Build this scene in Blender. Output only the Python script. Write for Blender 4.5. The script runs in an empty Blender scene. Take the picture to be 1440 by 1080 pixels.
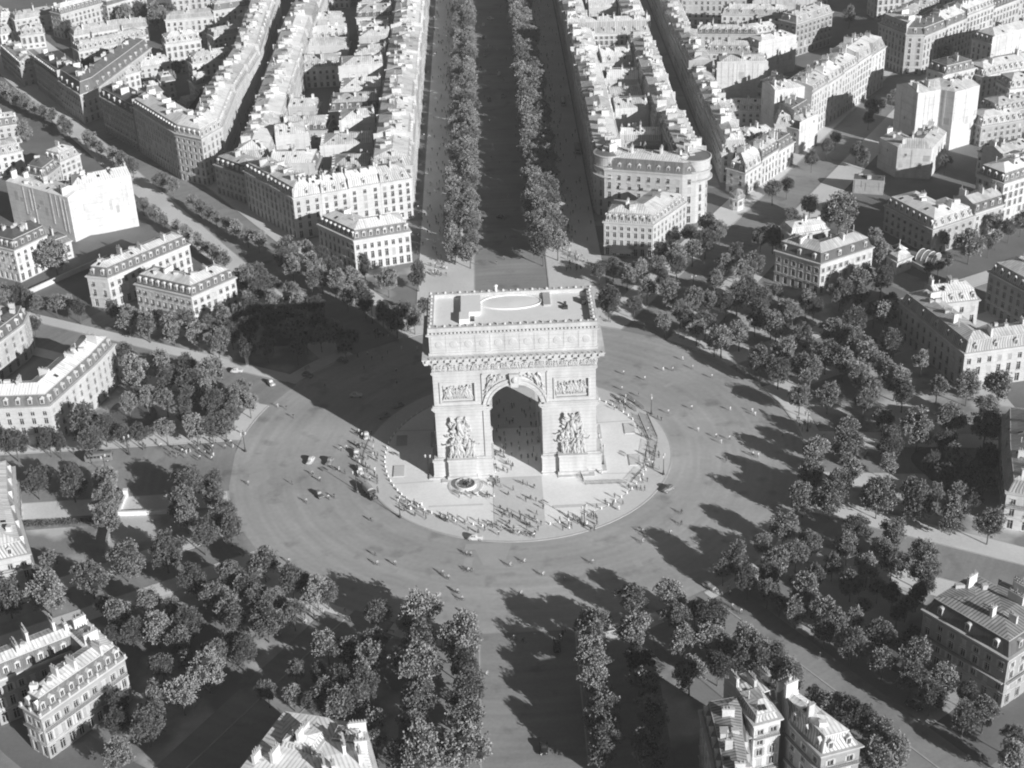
# A great triumphal arch on a round square, seen from the air; black-and-white tones throughout.
import bpy, bmesh, math, random
from math import sin, cos, pi, radians, hypot, atan2
from mathutils import Vector, Matrix, noise
# ---- measured positions in metres (origin: centre of the arch, +Y away along the wide avenue) ----
CAMERA = [-3.3648, -372.18104, 232.15273, 2.11839, 0.00739, 0.51217, -0.04047]
BUILDINGS = [
('pale curved hotel with slate mansard beside the tree-filled grove',((-164.2,15.6),(-151.7,15.8),(-137.2,15.7),(-132.5,29.9),(-128.8,40.9),(-125.7,53.8)),((-164.4,26.6),(-151.8,26.8),(-145.1,26.8),(-142.9,33.4),(-139.3,43.9),(-136.4,56.4)),13.5,3.4,'pf','f','b',0,1,'',1,''),
('low slate-roofed wing behind the curved hotel',((-169.6,48.8),(-163.8,60.3),(-159.3,72.4),(-159.7,80.3)),((-177.6,52.9),(-172,63.9),(-168.4,73.8),(-168.7,79.9)),13,3.4,'pf','f','b',1,2,'',1,''),
('corner hotel with ornate mansard dormers facing the arch shadow',((-128.8,102.7),(-107.4,90.5),(-94.3,104.4)),((-123.8,111.4),(-109.3,103.1),(-101.6,111.3)),11.5,3.4,'ff','f','b',0,1,'',1,''),
('long narrow mansion with round-headed dormers behind the corner hotel',((-147,109.9),(-139.2,107.3),(-115,133.9)),((-144.2,118.4),(-142,117.7),(-121.6,140)),12,3.4,'ff','f','b',0,1,'',1,''),
('tall block ending in a huge blank white party wall',((-166.2,172.7),(-156.7,175.3),(-143.8,181.1)),((-169.5,185.3),(-161,187.5),(-149.2,192.9)),18,3.4,'fp','p','b',3,0,'',1,''),
('grey blank-sided building beside the huge white wall',((-195,188.6),(-165.9,167.9)),((-188.7,197.5),(-159.6,176.9)),15,3.4,'pp','p','b',3,0,'',1,''),
('white-flanked building with balconied end by the left-side garden tree',((-196.6,143.6),(-178.1,132.7),(-169.4,145.8)),((-191.1,153),(-181.5,147.4),(-178.6,151.9)),13,3.4,'pp','f','b',3,2,'',1,''),
('low garden wing under the huge white wall',((-170.7,146.5),(-163.3,153.5)),((-176.2,152.3),(-168.8,159.3)),7,2,'ff','f','b',3,2,'',1,''),
('white villa with gabled dormers beside the tree-lined avenue',((-218.4,239),(-205,246.7)),((-223.9,248.5),(-210.5,256.2)),10,3.4,'ff','f','b',0,0,'',1,''),
('small dark-windowed house crowded with chimneys near the avenue',((-197.9,221.8),(-188,215.1),(-184.7,228.4)),((-192.3,230.1),(-194.3,231.4),(-194.4,230.8)),9,3.4,'ff','f','b',1,2,'',1,''),
('low house with broad skylight near the avenue',((-185.7,232.6),(-179.4,242)),((-194,238.2),(-187.7,247.6)),9,3.4,'ff','f','b',1,0,'',1,''),
('small house with dark shuttered front at the edge of the avenue',((-228.5,280.2),(-216.4,284.4)),((-231.7,289.7),(-219.7,293.8)),9,3.4,'ff','f','b',1,1,'',1,''),
('courtyard hotel with striped zinc roof above the near left-side trees',((-111.9,-115.6),(-106.9,-119.4),(-92.3,-100.6),(-103.8,-87.1),(-125.4,-101)),((-107.1,-109.2),(-108.4,-108.2),(-102.6,-100.8),(-105.3,-97.6),(-121,-107.7)),12.5,3.4,'fp','f','b',2,1,'',2,''),
('concave-fronted hotel with bright cornice beside the clipped lawn',((-142,-61.7),(-125.3,-56.3),(-134.5,-34.3),(-140.2,-14.4)),((-146.3,-48.4),(-144.1,-47.7),(-147.7,-39),(-153.7,-18.3)),11.5,3.4,'pf','f','b',1,0,'',1,''),
('zinc-roofed house seen from above at the near edge',((-61.5,-147.3),(-46.8,-155),(-31.1,-149.3),(-35.2,-133)),((-52.8,-127),(-44.8,-129.1),(-40.2,-130.7),(-36.3,-132.1)),16.5,1.5,'ff','f','b',1,0,'',4,'flat'),
('raised gabled attic on the zinc-roofed house at the near edge',((-52.2,-139),(-45,-142)),((-50,-133.5),(-42.7,-136.4)),18.6,1.3,'ff','f','b',1,0,'',2,''),
('small stepped attic beside the gabled attic of the zinc-roofed house',((-42.2,-138.2),(-36.5,-139.8)),((-40.8,-133.4),(-35.2,-135)),18,1.2,'ff','f','b',1,3,'',1,''),
('near house wing with striped zinc roof and dark side windows',((35.1,-131.8),(35.5,-144.5),(35.2,-158.3)),((44.8,-129.8),(43.2,-143),(42.6,-156.8)),16.5,3.4,'fp','f','b',1,3,'',2,''),
('tall narrow white stair tower of the near zinc-roofed house',((44.9,-139.9),(50.6,-138.2)),((42.3,-131.3),(48,-129.6)),19.5,1.5,'ff','f','b',0,0,'',0,''),
('cross wing joining the near striped roofs',((44.3,-134.1),(51.1,-131.3)),((40.8,-125.8),(47.6,-123)),18,2.4,'pp','f','b',1,3,'',1,'flat'),
('near house wing with bright zinc slopes along the right-side road',((52.5,-136.7),(57.2,-147.4),(65.5,-145.1)),((52,-126),(57.7,-134),(60,-137.2)),17.5,3.4,'pf','f','b',2,0,'',2,'flat'),
('dark-fronted mansion with a row of arched dormers above the near road',((91.1,-98.3),(104.8,-116.9),(119.7,-106.3)),((104.8,-88.2),(108.6,-93.4),(109.8,-92.5)),14,3.4,'fp','f','b',2,3,'',3,'flat'),
('curved hotel with balustraded roof beside the shaded lawn',((137.5,-9.8),(130.9,-30.8),(126.3,-48.5),(136.7,-52.6)),((148.9,-13.4),(142.4,-34.1),(140.6,-41.3),(141.2,-41.5)),11.5,3.4,'fp','f','b',0,0,'',1,''),
('long concave hotel with dark dormers beside the right-side tree rows',((126,61.6),(130.9,45.4),(136.6,25),(169.4,30.7)),((135.6,64.4),(140.5,48.2),(143.8,36.4),(167.7,40.6)),12.5,3.4,'fp','f','b',0,0,'',1,''),
('pavilion with potted trees behind the long concave hotel',((136.7,58.4),(151.5,60.6)),((135.4,67.3),(150.2,69.5)),12.5,3.4,'pf','f','b',0,0,'',1,''),
('dark-fronted corner building across the street from the concave hotel',((159.5,77.1),(170.1,53.1)),((171.4,82.4),(182,58.4)),14.5,3.4,'fp','f','b',2,0,'',1,''),
('square hotel with carved dormers beside the right-side square trees',((93.8,106.2),(107.1,93.6),(127.9,105.6)),((101.3,114.2),(108.7,107.2),(122.5,115.1)),12,3.4,'ff','f','b',0,1,'',1,''),
('rear annexe rising behind the square hotel',((101.6,118.9),(115.8,122.4)),((99.7,126.7),(113.9,130.2)),12,2,'ff','f','b',1,0,'',1,''),
('mansion with dark street front and arched corner dormer',((142,145.6),(153.2,121.2),(171.3,132.2)),((154.8,151.4),(159.4,141.3),(164,144.1)),10.5,3.4,'ff','f','b',2,0,'',1,''),
('low slate-roofed house beside the mansion with the dark front',((171.9,134.1),(185.1,141.4)),((166.6,143.8),(179.8,151)),10.5,3.4,'pp','f','b',1,1,'',1,''),
('tall white apartment house towering over the low slate-roofed house',((184.7,143.1),(207.1,156.3)),((178.1,154.3),(200.5,167.5)),18,3.4,'fp','f','b',3,1,'',1,''),
('tall bare white-and-grey party-wall block with a light well',((173.8,225.2),(184.4,229.3),(189.1,225),(201.7,232.5)),((168.4,239.2),(187.6,246.6),(190.9,243.5),(194,245.4)),22,3.4,'pp','p','b',3,0,'',1,''),
('low windowless whitewashed building below the bare party wall',((154.9,209.3),(159.5,197.3),(172.4,194.1),(183.5,212.5)),((166.1,213.6),(168.5,207.4),(166.7,207.9),(173.3,218.7)),11,2,'pp','p','b',3,0,'',1,''),
('white house with dark hipped roof behind the mansion',((191.5,195),(195.3,178.8)),((202.2,197.5),(206,181.3)),11,3.4,'ff','f','b',0,2,'',1,''),
('flat-fronted pale house at the end of the white houses',((195.9,179.2),(216.3,189.3)),((191,189.1),(211.5,199.2)),12,3.4,'pp','f','b',0,0,'',1,''),
('first house from the corner in the grand block at the far crossroads',((186.9,345.8),(195.2,326.5)),((199.8,351.3),(205,339.2)),20.3,4.6,'fp','f','b',1,0,'grand apartment houses at the far crossroads',1,''),
('second house from the corner in the grand block at the far crossroads',((195.2,326.5),(203.6,325.3)),((205,339.2),(199.1,340.1)),19.73,3,'pp','f','b',1,2,'grand apartment houses at the far crossroads',1,''),
('third house from the corner in the grand block at the far crossroads',((203.6,325.3),(217.4,337.8)),((199.1,340.1),(210.5,350.4)),19.07,3.4,'pp','f','b',1,2,'grand apartment houses at the far crossroads',1,''),
('fourth house from the corner in the grand block at the far crossroads',((217.4,337.8),(231.1,350.2)),((210.5,350.4),(221.8,360.7)),19.48,3,'pp','f','b',1,1,'grand apartment houses at the far crossroads',1,''),
('fifth house from the corner in the grand block at the far crossroads',((231.1,350.2),(249.2,366)),((221.8,360.7),(240,376.5)),20.89,3,'pp','f','b',1,0,'grand apartment houses at the far crossroads',1,''),
('sixth house from the corner in the grand block at the far crossroads',((249.2,366),(267.3,381.7)),((240,376.5),(258.1,392.3)),19.1,4.6,'pp','f','b',1,2,'grand apartment houses at the far crossroads',1,''),
('seventh house from the corner in the grand block at the far crossroads',((267.3,381.7),(285.4,397.5)),((258.1,392.3),(276.2,408)),19.58,3.4,'pf','f','b',1,0,'grand apartment houses at the far crossroads',1,''),
('first building from the bare end wall in the tall row along the far right-side avenue',((134.6,247.4),(144,260)),((123.4,255.8),(132.8,268.4)),20.14,3,'pp','f','b',0,0,'tall row on the far right-side avenue',1,''),
('second building from the bare end wall in the tall row along the far right-side avenue',((144,260),(153.5,272.5)),((132.8,268.4),(142.3,280.9)),19.74,3.4,'pp','f','b',0,0,'tall row on the far right-side avenue',1,''),
('third building from the bare end wall in the tall row along the far right-side avenue',((153.5,272.5),(162.9,285)),((142.3,280.9),(151.7,293.5)),20.24,3,'pp','f','b',0,0,'tall row on the far right-side avenue',1,''),
('fourth building from the bare end wall in the tall row along the far right-side avenue',((162.9,285),(172.3,297.6)),((151.7,293.5),(161.1,306)),20.55,4.6,'pp','f','b',0,0,'tall row on the far right-side avenue',1,''),
('fifth building from the bare end wall in the tall row along the far right-side avenue',((172.3,297.6),(181.7,310.1)),((161.1,306),(170.5,318.5)),19.72,4.6,'pf','f','b',0,0,'tall row on the far right-side avenue',1,''),
('bare stepped end wall block at the head of the tall row',((118.3,246),(135.3,250.4)),((115,258.6),(132.1,263)),19,3.4,'pp','p','b',3,0,'',1,''),
('first lower house below the bare end wall on the far right-side avenue',((116.5,232.6),(124.1,231.7)),((117.7,242.5),(119.8,242.3)),12.16,3.4,'fp','f','b',1,0,'lower houses below the bare end wall',1,''),
('second lower house below the bare end wall on the far right-side avenue',((124.1,231.7),(134.5,244.8)),((119.8,242.3),(126.7,251)),13.75,4.6,'pf','f','b',1,2,'lower houses below the bare end wall',1,''),
('first low white house from the rotunda corner on the far right-side avenue',((89.8,191.1),(96.2,184.9)),((97.4,199),(95.2,201.2)),9.74,3,'fp','f','b',0,1,'low white houses behind the rotunda',1,''),
('second low white house from the rotunda corner on the far right-side avenue',((96.2,184.9),(104.7,195.4)),((95.2,201.2),(101.1,208.6)),9.8,3.8,'pp','f','b',0,0,'low white houses behind the rotunda',1,''),
('third low white house from the rotunda corner on the far right-side avenue',((104.7,195.4),(113.1,205.9)),((101.1,208.6),(107.1,216)),11.42,3,'pp','f','b',0,1,'low white houses behind the rotunda',1,''),
('fourth low white house from the rotunda corner on the far right-side avenue',((113.1,205.9),(121.6,216.4)),((107.1,216),(113.1,223.3)),10.18,3.8,'pf','f','b',0,2,'low white houses behind the rotunda',1,''),
('grand hotel with two rounded corner turrets facing the arch',((36,187.6),(35.9,178),(36.7,172.5),(39.2,169),(53.8,164.4),(68,159.6),(73.2,160.2),(77,163.5),(78.8,168.5),(79.4,177)),((48.5,187),(48.5,182),(48.8,180),(50,178.5),(57,176.5),(65.5,173.5),(66.3,173.8),(66.8,174.5),(67,176),(67,181)),20.3,4.6,'pp','f','b',0,1,'',1,'turret'),
('avenue wing of the turreted hotel',((35.7,227),(35.7,188)),((48.2,227),(48.2,188)),19,3.4,'pp','f','b',0,0,'',1,''),
('narrow street wing of the turreted hotel',((79.2,178),(77.7,226)),((67.7,177.6),(66.2,225.6)),19,3.4,'pp','f','b',0,0,'',1,''),
('jumbled low courtyard buildings inside the turreted hotel',((49,196),(66,194)),((50.5,208.9),(67.5,206.9)),13,2,'pp','f','b',0,2,'',1,''),
('skylit kitchen block inside the turreted hotel',((49,214),(66,212)),((50.3,224.9),(67.3,222.9)),15,2,'pp','f','b',1,0,'',1,''),
('cream corner house with a dark entrance awning below the turreted hotel',((36.2,134.4),(53.7,129.6),(68.2,149.4)),((39.9,147.9),(48.1,145.7),(56.9,157.7)),13.5,3.4,'ff','f','b',0,0,'',1,''),
('corner house with pale end front and round dormers at the mouth of the wide avenue',((-69.1,146),(-54.8,129.5),(-34.5,135.6)),((-60,153.8),(-50.9,143.2),(-37.9,147.1)),12.5,3.4,'ff','f','b',0,1,'',1,''),
('first section of the long white house with a dark street side above the square trees',((-101.9,192.4),(-90.6,176.7)),((-92.2,199.4),(-83.6,187.4)),17.05,3.4,'fp','f','b',0,0,'long white houses behind the corner house',1,''),
('second section of the long white house with a dark street side above the square trees',((-90.6,176.7),(-79.4,161)),((-83.6,187.4),(-75,175.5)),17.27,3.4,'pp','f','b',0,0,'long white houses behind the corner house',1,''),
('third section of the long white house with a dark street side above the square trees',((-79.4,161),(-69.1,164.9)),((-75,175.5),(-69,177.7)),17.14,3.4,'pp','f','b',0,0,'long white houses behind the corner house',1,''),
('fourth section of the long white house with a dark street side above the square trees',((-69.1,164.9),(-58.9,168.7)),((-69,177.7),(-63,180)),16.87,3.4,'pp','f','b',0,0,'long white houses behind the corner house',1,''),
('fifth section of the long white house with a dark street side above the square trees',((-58.9,168.7),(-47,172.8)),((-63,180),(-51,184.1)),17.26,3.4,'pp','f','b',0,0,'long white houses behind the corner house',1,''),
('sixth section of the long white house with a dark street side above the square trees',((-47,172.8),(-35.2,177)),((-51,184.1),(-39.1,188.3)),17,3.4,'pf','f','b',0,0,'long white houses behind the corner house',1,''),
('low dark-fronted house beside the long white house',((-117.1,211.6),(-103.1,198.1)),((-109.4,219.5),(-95.5,206)),13,3.4,'ff','f','b',2,1,'',1,''),
('grand block with canted corner and slate mansard on the far left-side avenue',((-159.2,265.2),(-134.8,228.8),(-122.6,220.5),(-116,234.2),(-116.3,278.9)),((-147.6,273),(-124.6,238.8),(-128.2,241.3),(-130,237.4),(-130.3,278.8)),21,3.4,'pp','f','b',1,0,'',1,''),
('first house behind the canted corner along the narrow left-side street',((-116.8,282),(-114.9,311)),((-129.8,282.8),(-127.9,311.6)),20.48,3.4,'pp','f','b',0,0,'houses on the narrow left-side street',1,''),
('second house behind the canted corner along the narrow left-side street',((-114.9,311),(-112.9,340.1)),((-127.9,311.6),(-125.9,340.3)),19.16,4.6,'pp','f','b',0,0,'houses on the narrow left-side street',1,''),
('third house behind the canted corner along the narrow left-side street',((-112.9,340.1),(-113.9,370.3)),((-125.9,340.3),(-126.9,370.3)),20.77,3.8,'pp','f','b',0,0,'houses on the narrow left-side street',1,''),
('fourth house behind the canted corner along the narrow left-side street',((-113.9,370.3),(-114.8,400.6)),((-126.9,370.3),(-127.8,400.3)),20.41,3.8,'pp','f','b',0,0,'houses on the narrow left-side street',1,''),
('fifth house behind the canted corner along the narrow left-side street',((-114.8,400.6),(-115.7,430.8)),((-127.8,400.3),(-128.7,430.3)),19.3,3.4,'pp','f','b',0,0,'houses on the narrow left-side street',1,''),
('sixth house behind the canted corner along the narrow left-side street',((-115.7,430.8),(-117.3,466.2)),((-128.7,430.3),(-130.3,465.6)),20.32,3.4,'pf','f','b',0,0,'houses on the narrow left-side street',1,''),
('shop-fronted building with striped glass roof beside the canted block',((-180.6,294.5),(-160.1,266.6)),((-170.2,302.2),(-149.6,274.3)),17,3.4,'pp','f','b',2,2,'',1,''),
('dark-sided house with high mansard at the far left-side crossing',((-227.9,361.6),(-208.8,330.9)),((-216.1,369),(-196.9,338.3)),14.5,3.4,'fp','f','b',2,2,'',1,''),
('rounded corner building with tall slate mansard on the far left-side avenue',((-207.9,328.6),(-192.6,305.6),(-186.5,314.1),(-178.1,351.2),(-172.6,376.3)),((-197,335.8),(-192.2,328.5),(-198.6,319.5),(-190.8,354),(-185.3,379.1)),14.5,5,'pf','f','b',1,2,'',1,''),
('first house from the arch on the left-side front of the wide avenue',((-35.3,190),(-35.3,213.1)),((-51.3,190),(-51.3,213.1)),17.29,3.4,'fp','f','b',0,0,'left-side houses of the wide avenue',1,''),
('second house from the arch on the left-side front of the wide avenue',((-35.3,213.1),(-35.3,236.2)),((-51.3,213.1),(-51.3,236.2)),18.1,4.6,'pp','f','b',0,0,'left-side houses of the wide avenue',1,''),
('third house from the arch on the left-side front of the wide avenue',((-35.3,236.2),(-35.3,259.4)),((-51.3,236.2),(-51.3,259.4)),17.87,3,'pp','f','b',0,0,'left-side houses of the wide avenue',1,''),
('fourth house from the arch on the left-side front of the wide avenue',((-35.3,259.4),(-35.3,282.5)),((-51.3,259.4),(-51.3,282.5)),17.68,4.6,'pp','f','b',0,0,'left-side houses of the wide avenue',1,''),
('fifth house from the arch on the left-side front of the wide avenue',((-35.3,282.5),(-35.3,305.6)),((-51.3,282.5),(-51.3,305.6)),17.07,3,'pp','f','b',0,0,'left-side houses of the wide avenue',1,''),
('sixth house from the arch on the left-side front of the wide avenue',((-35.3,305.6),(-35.3,328.8)),((-51.3,305.6),(-51.3,328.8)),16.83,3.4,'pp','f','b',0,0,'left-side houses of the wide avenue',1,''),
('seventh house from the arch on the left-side front of the wide avenue',((-35.3,328.8),(-35.3,351.9)),((-51.3,328.8),(-51.3,351.9)),18.2,3,'pp','f','b',0,0,'left-side houses of the wide avenue',1,''),
('eighth house from the arch on the left-side front of the wide avenue',((-35.3,351.9),(-35.3,375)),((-51.3,351.9),(-51.3,375)),16.71,3,'pp','f','b',0,0,'left-side houses of the wide avenue',1,''),
('ninth house from the arch on the left-side front of the wide avenue',((-35.3,375),(-35.3,398.1)),((-51.3,375),(-51.3,398.1)),16.95,4.6,'pp','f','b',0,0,'left-side houses of the wide avenue',1,''),
('tenth house from the arch on the left-side front of the wide avenue',((-35.3,398.1),(-35.3,421.2)),((-51.3,398.1),(-51.3,421.2)),17.92,3.8,'pp','f','b',0,0,'left-side houses of the wide avenue',1,''),
('eleventh house from the arch on the left-side front of the wide avenue',((-35.3,421.2),(-35.3,444.4)),((-51.3,421.2),(-51.3,444.4)),17.94,4.6,'pp','f','b',0,0,'left-side houses of the wide avenue',1,''),
('twelfth house from the arch on the left-side front of the wide avenue',((-35.3,444.4),(-35.3,467.5)),((-51.3,444.4),(-51.3,467.5)),16.81,3.4,'pp','f','b',0,0,'left-side houses of the wide avenue',1,''),
('thirteenth house from the arch on the left-side front of the wide avenue',((-35.3,467.5),(-35.3,490.6)),((-51.3,467.5),(-51.3,490.6)),18.99,4.6,'pp','f','b',0,0,'left-side houses of the wide avenue',1,''),
('fourteenth house from the arch on the left-side front of the wide avenue',((-35.3,490.6),(-35.3,513.8)),((-51.3,490.6),(-51.3,513.8)),17.12,3,'pp','f','b',0,0,'left-side houses of the wide avenue',1,''),
('fifteenth house from the arch on the left-side front of the wide avenue',((-35.3,513.8),(-35.3,536.9)),((-51.3,513.8),(-51.3,536.9)),18.77,3,'pp','f','b',0,0,'left-side houses of the wide avenue',1,''),
('sixteenth house from the arch on the left-side front of the wide avenue',((-35.3,536.9),(-35.3,560)),((-51.3,536.9),(-51.3,560)),18.06,3.8,'pf','f','b',0,0,'left-side houses of the wide avenue',1,''),
('first house from the far end on the right-side front of the wide avenue',((35.7,560),(35.7,536.3)),((48.7,560),(48.7,536.3)),16.6,3.4,'fp','f','b',1,0,'right-side houses of the wide avenue',1,''),
('second house from the far end on the right-side front of the wide avenue',((35.7,536.3),(35.7,512.6)),((48.7,536.3),(48.7,512.6)),17.42,3.4,'pp','f','b',1,0,'right-side houses of the wide avenue',1,''),
('third house from the far end on the right-side front of the wide avenue',((35.7,512.6),(35.7,488.9)),((48.7,512.6),(48.7,488.9)),16.55,3.4,'pp','f','b',2,0,'right-side houses of the wide avenue',1,''),
('fourth house from the far end on the right-side front of the wide avenue',((35.7,488.9),(35.7,465.1)),((48.7,488.9),(48.7,465.1)),17.37,3,'pp','f','b',1,0,'right-side houses of the wide avenue',1,''),
('fifth house from the far end on the right-side front of the wide avenue',((35.7,465.1),(35.7,441.4)),((48.7,465.1),(48.7,441.4)),17.08,3.4,'pp','f','b',2,0,'right-side houses of the wide avenue',1,''),
('sixth house from the far end on the right-side front of the wide avenue',((35.7,441.4),(35.7,417.7)),((48.7,441.4),(48.7,417.7)),17.87,3.8,'pp','f','b',1,0,'right-side houses of the wide avenue',1,''),
('seventh house from the far end on the right-side front of the wide avenue',((35.7,417.7),(35.7,394)),((48.7,417.7),(48.7,394)),15.31,3.4,'pp','f','b',1,0,'right-side houses of the wide avenue',1,''),
('eighth house from the far end on the right-side front of the wide avenue',((35.7,394),(35.7,370.3)),((48.7,394),(48.7,370.3)),15.61,3.8,'pp','f','b',2,0,'right-side houses of the wide avenue',1,''),
('ninth house from the far end on the right-side front of the wide avenue',((35.7,370.3),(35.7,346.6)),((48.7,370.3),(48.7,346.6)),17.4,3.8,'pp','f','b',0,0,'right-side houses of the wide avenue',1,''),
('tenth house from the far end on the right-side front of the wide avenue',((35.7,346.6),(35.7,322.9)),((48.7,346.6),(48.7,322.9)),17.35,4.6,'pp','f','b',0,0,'right-side houses of the wide avenue',1,''),
('eleventh house from the far end on the right-side front of the wide avenue',((35.7,322.9),(35.7,299.1)),((48.7,322.9),(48.7,299.1)),16.3,3.4,'pp','f','b',1,0,'right-side houses of the wide avenue',1,''),
('twelfth house from the far end on the right-side front of the wide avenue',((35.7,299.1),(35.7,275.4)),((48.7,299.1),(48.7,275.4)),16.39,4.6,'pp','f','b',1,0,'right-side houses of the wide avenue',1,''),
('thirteenth house from the far end on the right-side front of the wide avenue',((35.7,275.4),(35.7,251.7)),((48.7,275.4),(48.7,251.7)),17.98,3.4,'pp','f','b',0,0,'right-side houses of the wide avenue',1,''),
('fourteenth house from the far end on the right-side front of the wide avenue',((35.7,251.7),(35.7,228)),((48.7,251.7),(48.7,228)),17.42,4.6,'pf','f','b',0,0,'right-side houses of the wide avenue',1,''),
('first house from the far end on the narrow left-side street facing the canted block',((-104,560),(-104.8,528)),((-89,559.6),(-89.8,527.7)),15.63,4.6,'fp','f','b',1,0,'houses facing the canted block',1,''),
('second house from the far end on the narrow left-side street facing the canted block',((-104.8,528),(-105.6,496)),((-89.8,527.7),(-90.6,495.7)),13.09,3.4,'pp','f','b',1,0,'houses facing the canted block',1,''),
('third house from the far end on the narrow left-side street facing the canted block',((-105.6,496),(-106.4,464)),((-90.6,495.7),(-91.4,463.7)),14.74,3.4,'pp','f','b',0,0,'houses facing the canted block',1,''),
('fourth house from the far end on the narrow left-side street facing the canted block',((-106.4,464),(-107.2,432)),((-91.4,463.7),(-92.2,431.8)),14.01,3,'pp','f','b',1,0,'houses facing the canted block',1,''),
('fifth house from the far end on the narrow left-side street facing the canted block',((-107.2,432),(-108,400)),((-92.2,431.8),(-93,399.8)),16.05,3.4,'pp','f','b',1,0,'houses facing the canted block',1,''),
('sixth house from the far end on the narrow left-side street facing the canted block',((-108,400),(-108.1,376.5)),((-93,399.8),(-93.1,376.3)),16.34,4.6,'pp','f','b',1,0,'houses facing the canted block',1,''),
('seventh house from the far end on the narrow left-side street facing the canted block',((-108.1,376.5),(-108.1,353)),((-93.1,376.3),(-93.1,352.8)),15.65,4.6,'pp','f','b',0,0,'houses facing the canted block',1,''),
('eighth house from the far end on the narrow left-side street facing the canted block',((-108.1,353),(-108.2,329.5)),((-93.1,352.8),(-93.2,329.4)),15.13,3.4,'pp','f','b',2,0,'houses facing the canted block',1,''),
('ninth house from the far end on the narrow left-side street facing the canted block',((-108.2,329.5),(-108.2,306)),((-93.2,329.4),(-93.3,305.9)),15.43,3.4,'pp','f','b',0,0,'houses facing the canted block',1,''),
('tenth house from the far end on the narrow left-side street facing the canted block',((-108.2,306),(-108.3,282.5)),((-93.3,305.9),(-93.3,282.4)),14.89,3.4,'pp','f','b',1,0,'houses facing the canted block',1,''),
('eleventh house from the far end on the narrow left-side street facing the canted block',((-108.3,282.5),(-108.4,259)),((-93.3,282.4),(-93.4,258.9)),14.3,3,'pp','f','b',0,0,'houses facing the canted block',1,''),
('twelfth house from the far end on the narrow left-side street facing the canted block',((-108.4,259),(-108.4,235.5)),((-93.4,258.9),(-93.4,235.4)),13.99,3,'pp','f','b',2,0,'houses facing the canted block',1,''),
('thirteenth house from the far end on the narrow left-side street facing the canted block',((-108.4,235.5),(-108.5,212)),((-93.4,235.4),(-93.5,212)),15.03,3,'pf','f','b',1,0,'houses facing the canted block',1,''),
('first house from the turreted hotel along the narrow right-side street',((77,230),(77,255.4)),((65,230),(65,255.4)),15.3,4.6,'fp','f','b',0,0,'houses on the near side of the narrow right-side street',1,''),
('second house from the turreted hotel along the narrow right-side street',((77,255.4),(77,280.8)),((65,255.4),(65,280.8)),16.03,4.6,'pp','f','b',1,0,'houses on the near side of the narrow right-side street',1,''),
('third house from the turreted hotel along the narrow right-side street',((77,280.8),(77,306.2)),((65,280.8),(65,306.2)),16.8,3.4,'pp','f','b',2,0,'houses on the near side of the narrow right-side street',1,''),
('fourth house from the turreted hotel along the narrow right-side street',((77,306.2),(77,331.5)),((65,306.2),(65,331.5)),17.36,3.4,'pp','f','b',1,0,'houses on the near side of the narrow right-side street',1,''),
('fifth house from the turreted hotel along the narrow right-side street',((77,331.5),(77,356.9)),((65,331.5),(65,356.9)),15.57,3,'pp','f','b',1,0,'houses on the near side of the narrow right-side street',1,''),
('sixth house from the turreted hotel along the narrow right-side street',((77,356.9),(77,382.3)),((65,356.9),(65,382.3)),15.71,3.4,'pp','f','b',1,0,'houses on the near side of the narrow right-side street',1,''),
('seventh house from the turreted hotel along the narrow right-side street',((77,382.3),(77,407.7)),((65,382.3),(65,407.7)),17.59,3,'pp','f','b',1,0,'houses on the near side of the narrow right-side street',1,''),
('eighth house from the turreted hotel along the narrow right-side street',((77,407.7),(77,433.1)),((65,407.7),(65,433.1)),15.01,3.4,'pp','f','b',1,0,'houses on the near side of the narrow right-side street',1,''),
('ninth house from the turreted hotel along the narrow right-side street',((77,433.1),(77,458.5)),((65,433.1),(65,458.5)),16.99,3.4,'pp','f','b',1,0,'houses on the near side of the narrow right-side street',1,''),
('tenth house from the turreted hotel along the narrow right-side street',((77,458.5),(77,483.8)),((65,458.5),(65,483.8)),14.65,4.6,'pp','f','b',0,0,'houses on the near side of the narrow right-side street',1,''),
('eleventh house from the turreted hotel along the narrow right-side street',((77,483.8),(77,509.2)),((65,483.8),(65,509.2)),17.98,4.6,'pp','f','b',1,0,'houses on the near side of the narrow right-side street',1,''),
('twelfth house from the turreted hotel along the narrow right-side street',((77,509.2),(77,534.6)),((65,509.2),(65,534.6)),14.78,4.6,'pp','f','b',2,0,'houses on the near side of the narrow right-side street',1,''),
('thirteenth house from the turreted hotel along the narrow right-side street',((77,534.6),(77,560)),((65,534.6),(65,560)),14.08,3.8,'pf','f','b',1,0,'houses on the near side of the narrow right-side street',1,''),
('first house from the far end across the narrow right-side street',((89,560),(89,534.3)),((100,560),(100,534.3)),12.42,3,'fp','f','b',2,0,'houses across the narrow right-side street',1,''),
('second house from the far end across the narrow right-side street',((89,534.3),(89,508.6)),((100,534.3),(100,508.6)),11.06,3,'pp','f','b',1,0,'houses across the narrow right-side street',1,''),
('third house from the far end across the narrow right-side street',((89,508.6),(89,482.9)),((100,508.6),(100,482.9)),11.83,3,'pp','f','b',1,0,'houses across the narrow right-side street',1,''),
('fourth house from the far end across the narrow right-side street',((89,482.9),(89,457.1)),((100,482.9),(100,457.1)),14.28,3.8,'pp','f','b',0,0,'houses across the narrow right-side street',1,''),
('fifth house from the far end across the narrow right-side street',((89,457.1),(89,431.4)),((100,457.1),(100,431.4)),11.25,4.6,'pp','f','b',2,0,'houses across the narrow right-side street',1,''),
('sixth house from the far end across the narrow right-side street',((89,431.4),(89,405.7)),((100,431.4),(100,405.7)),11.9,3,'pp','f','b',2,0,'houses across the narrow right-side street',1,''),
('seventh house from the far end across the narrow right-side street',((89,405.7),(89,380)),((100,405.7),(100,380)),11.84,3,'pp','f','b',1,0,'houses across the narrow right-side street',1,''),
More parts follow.
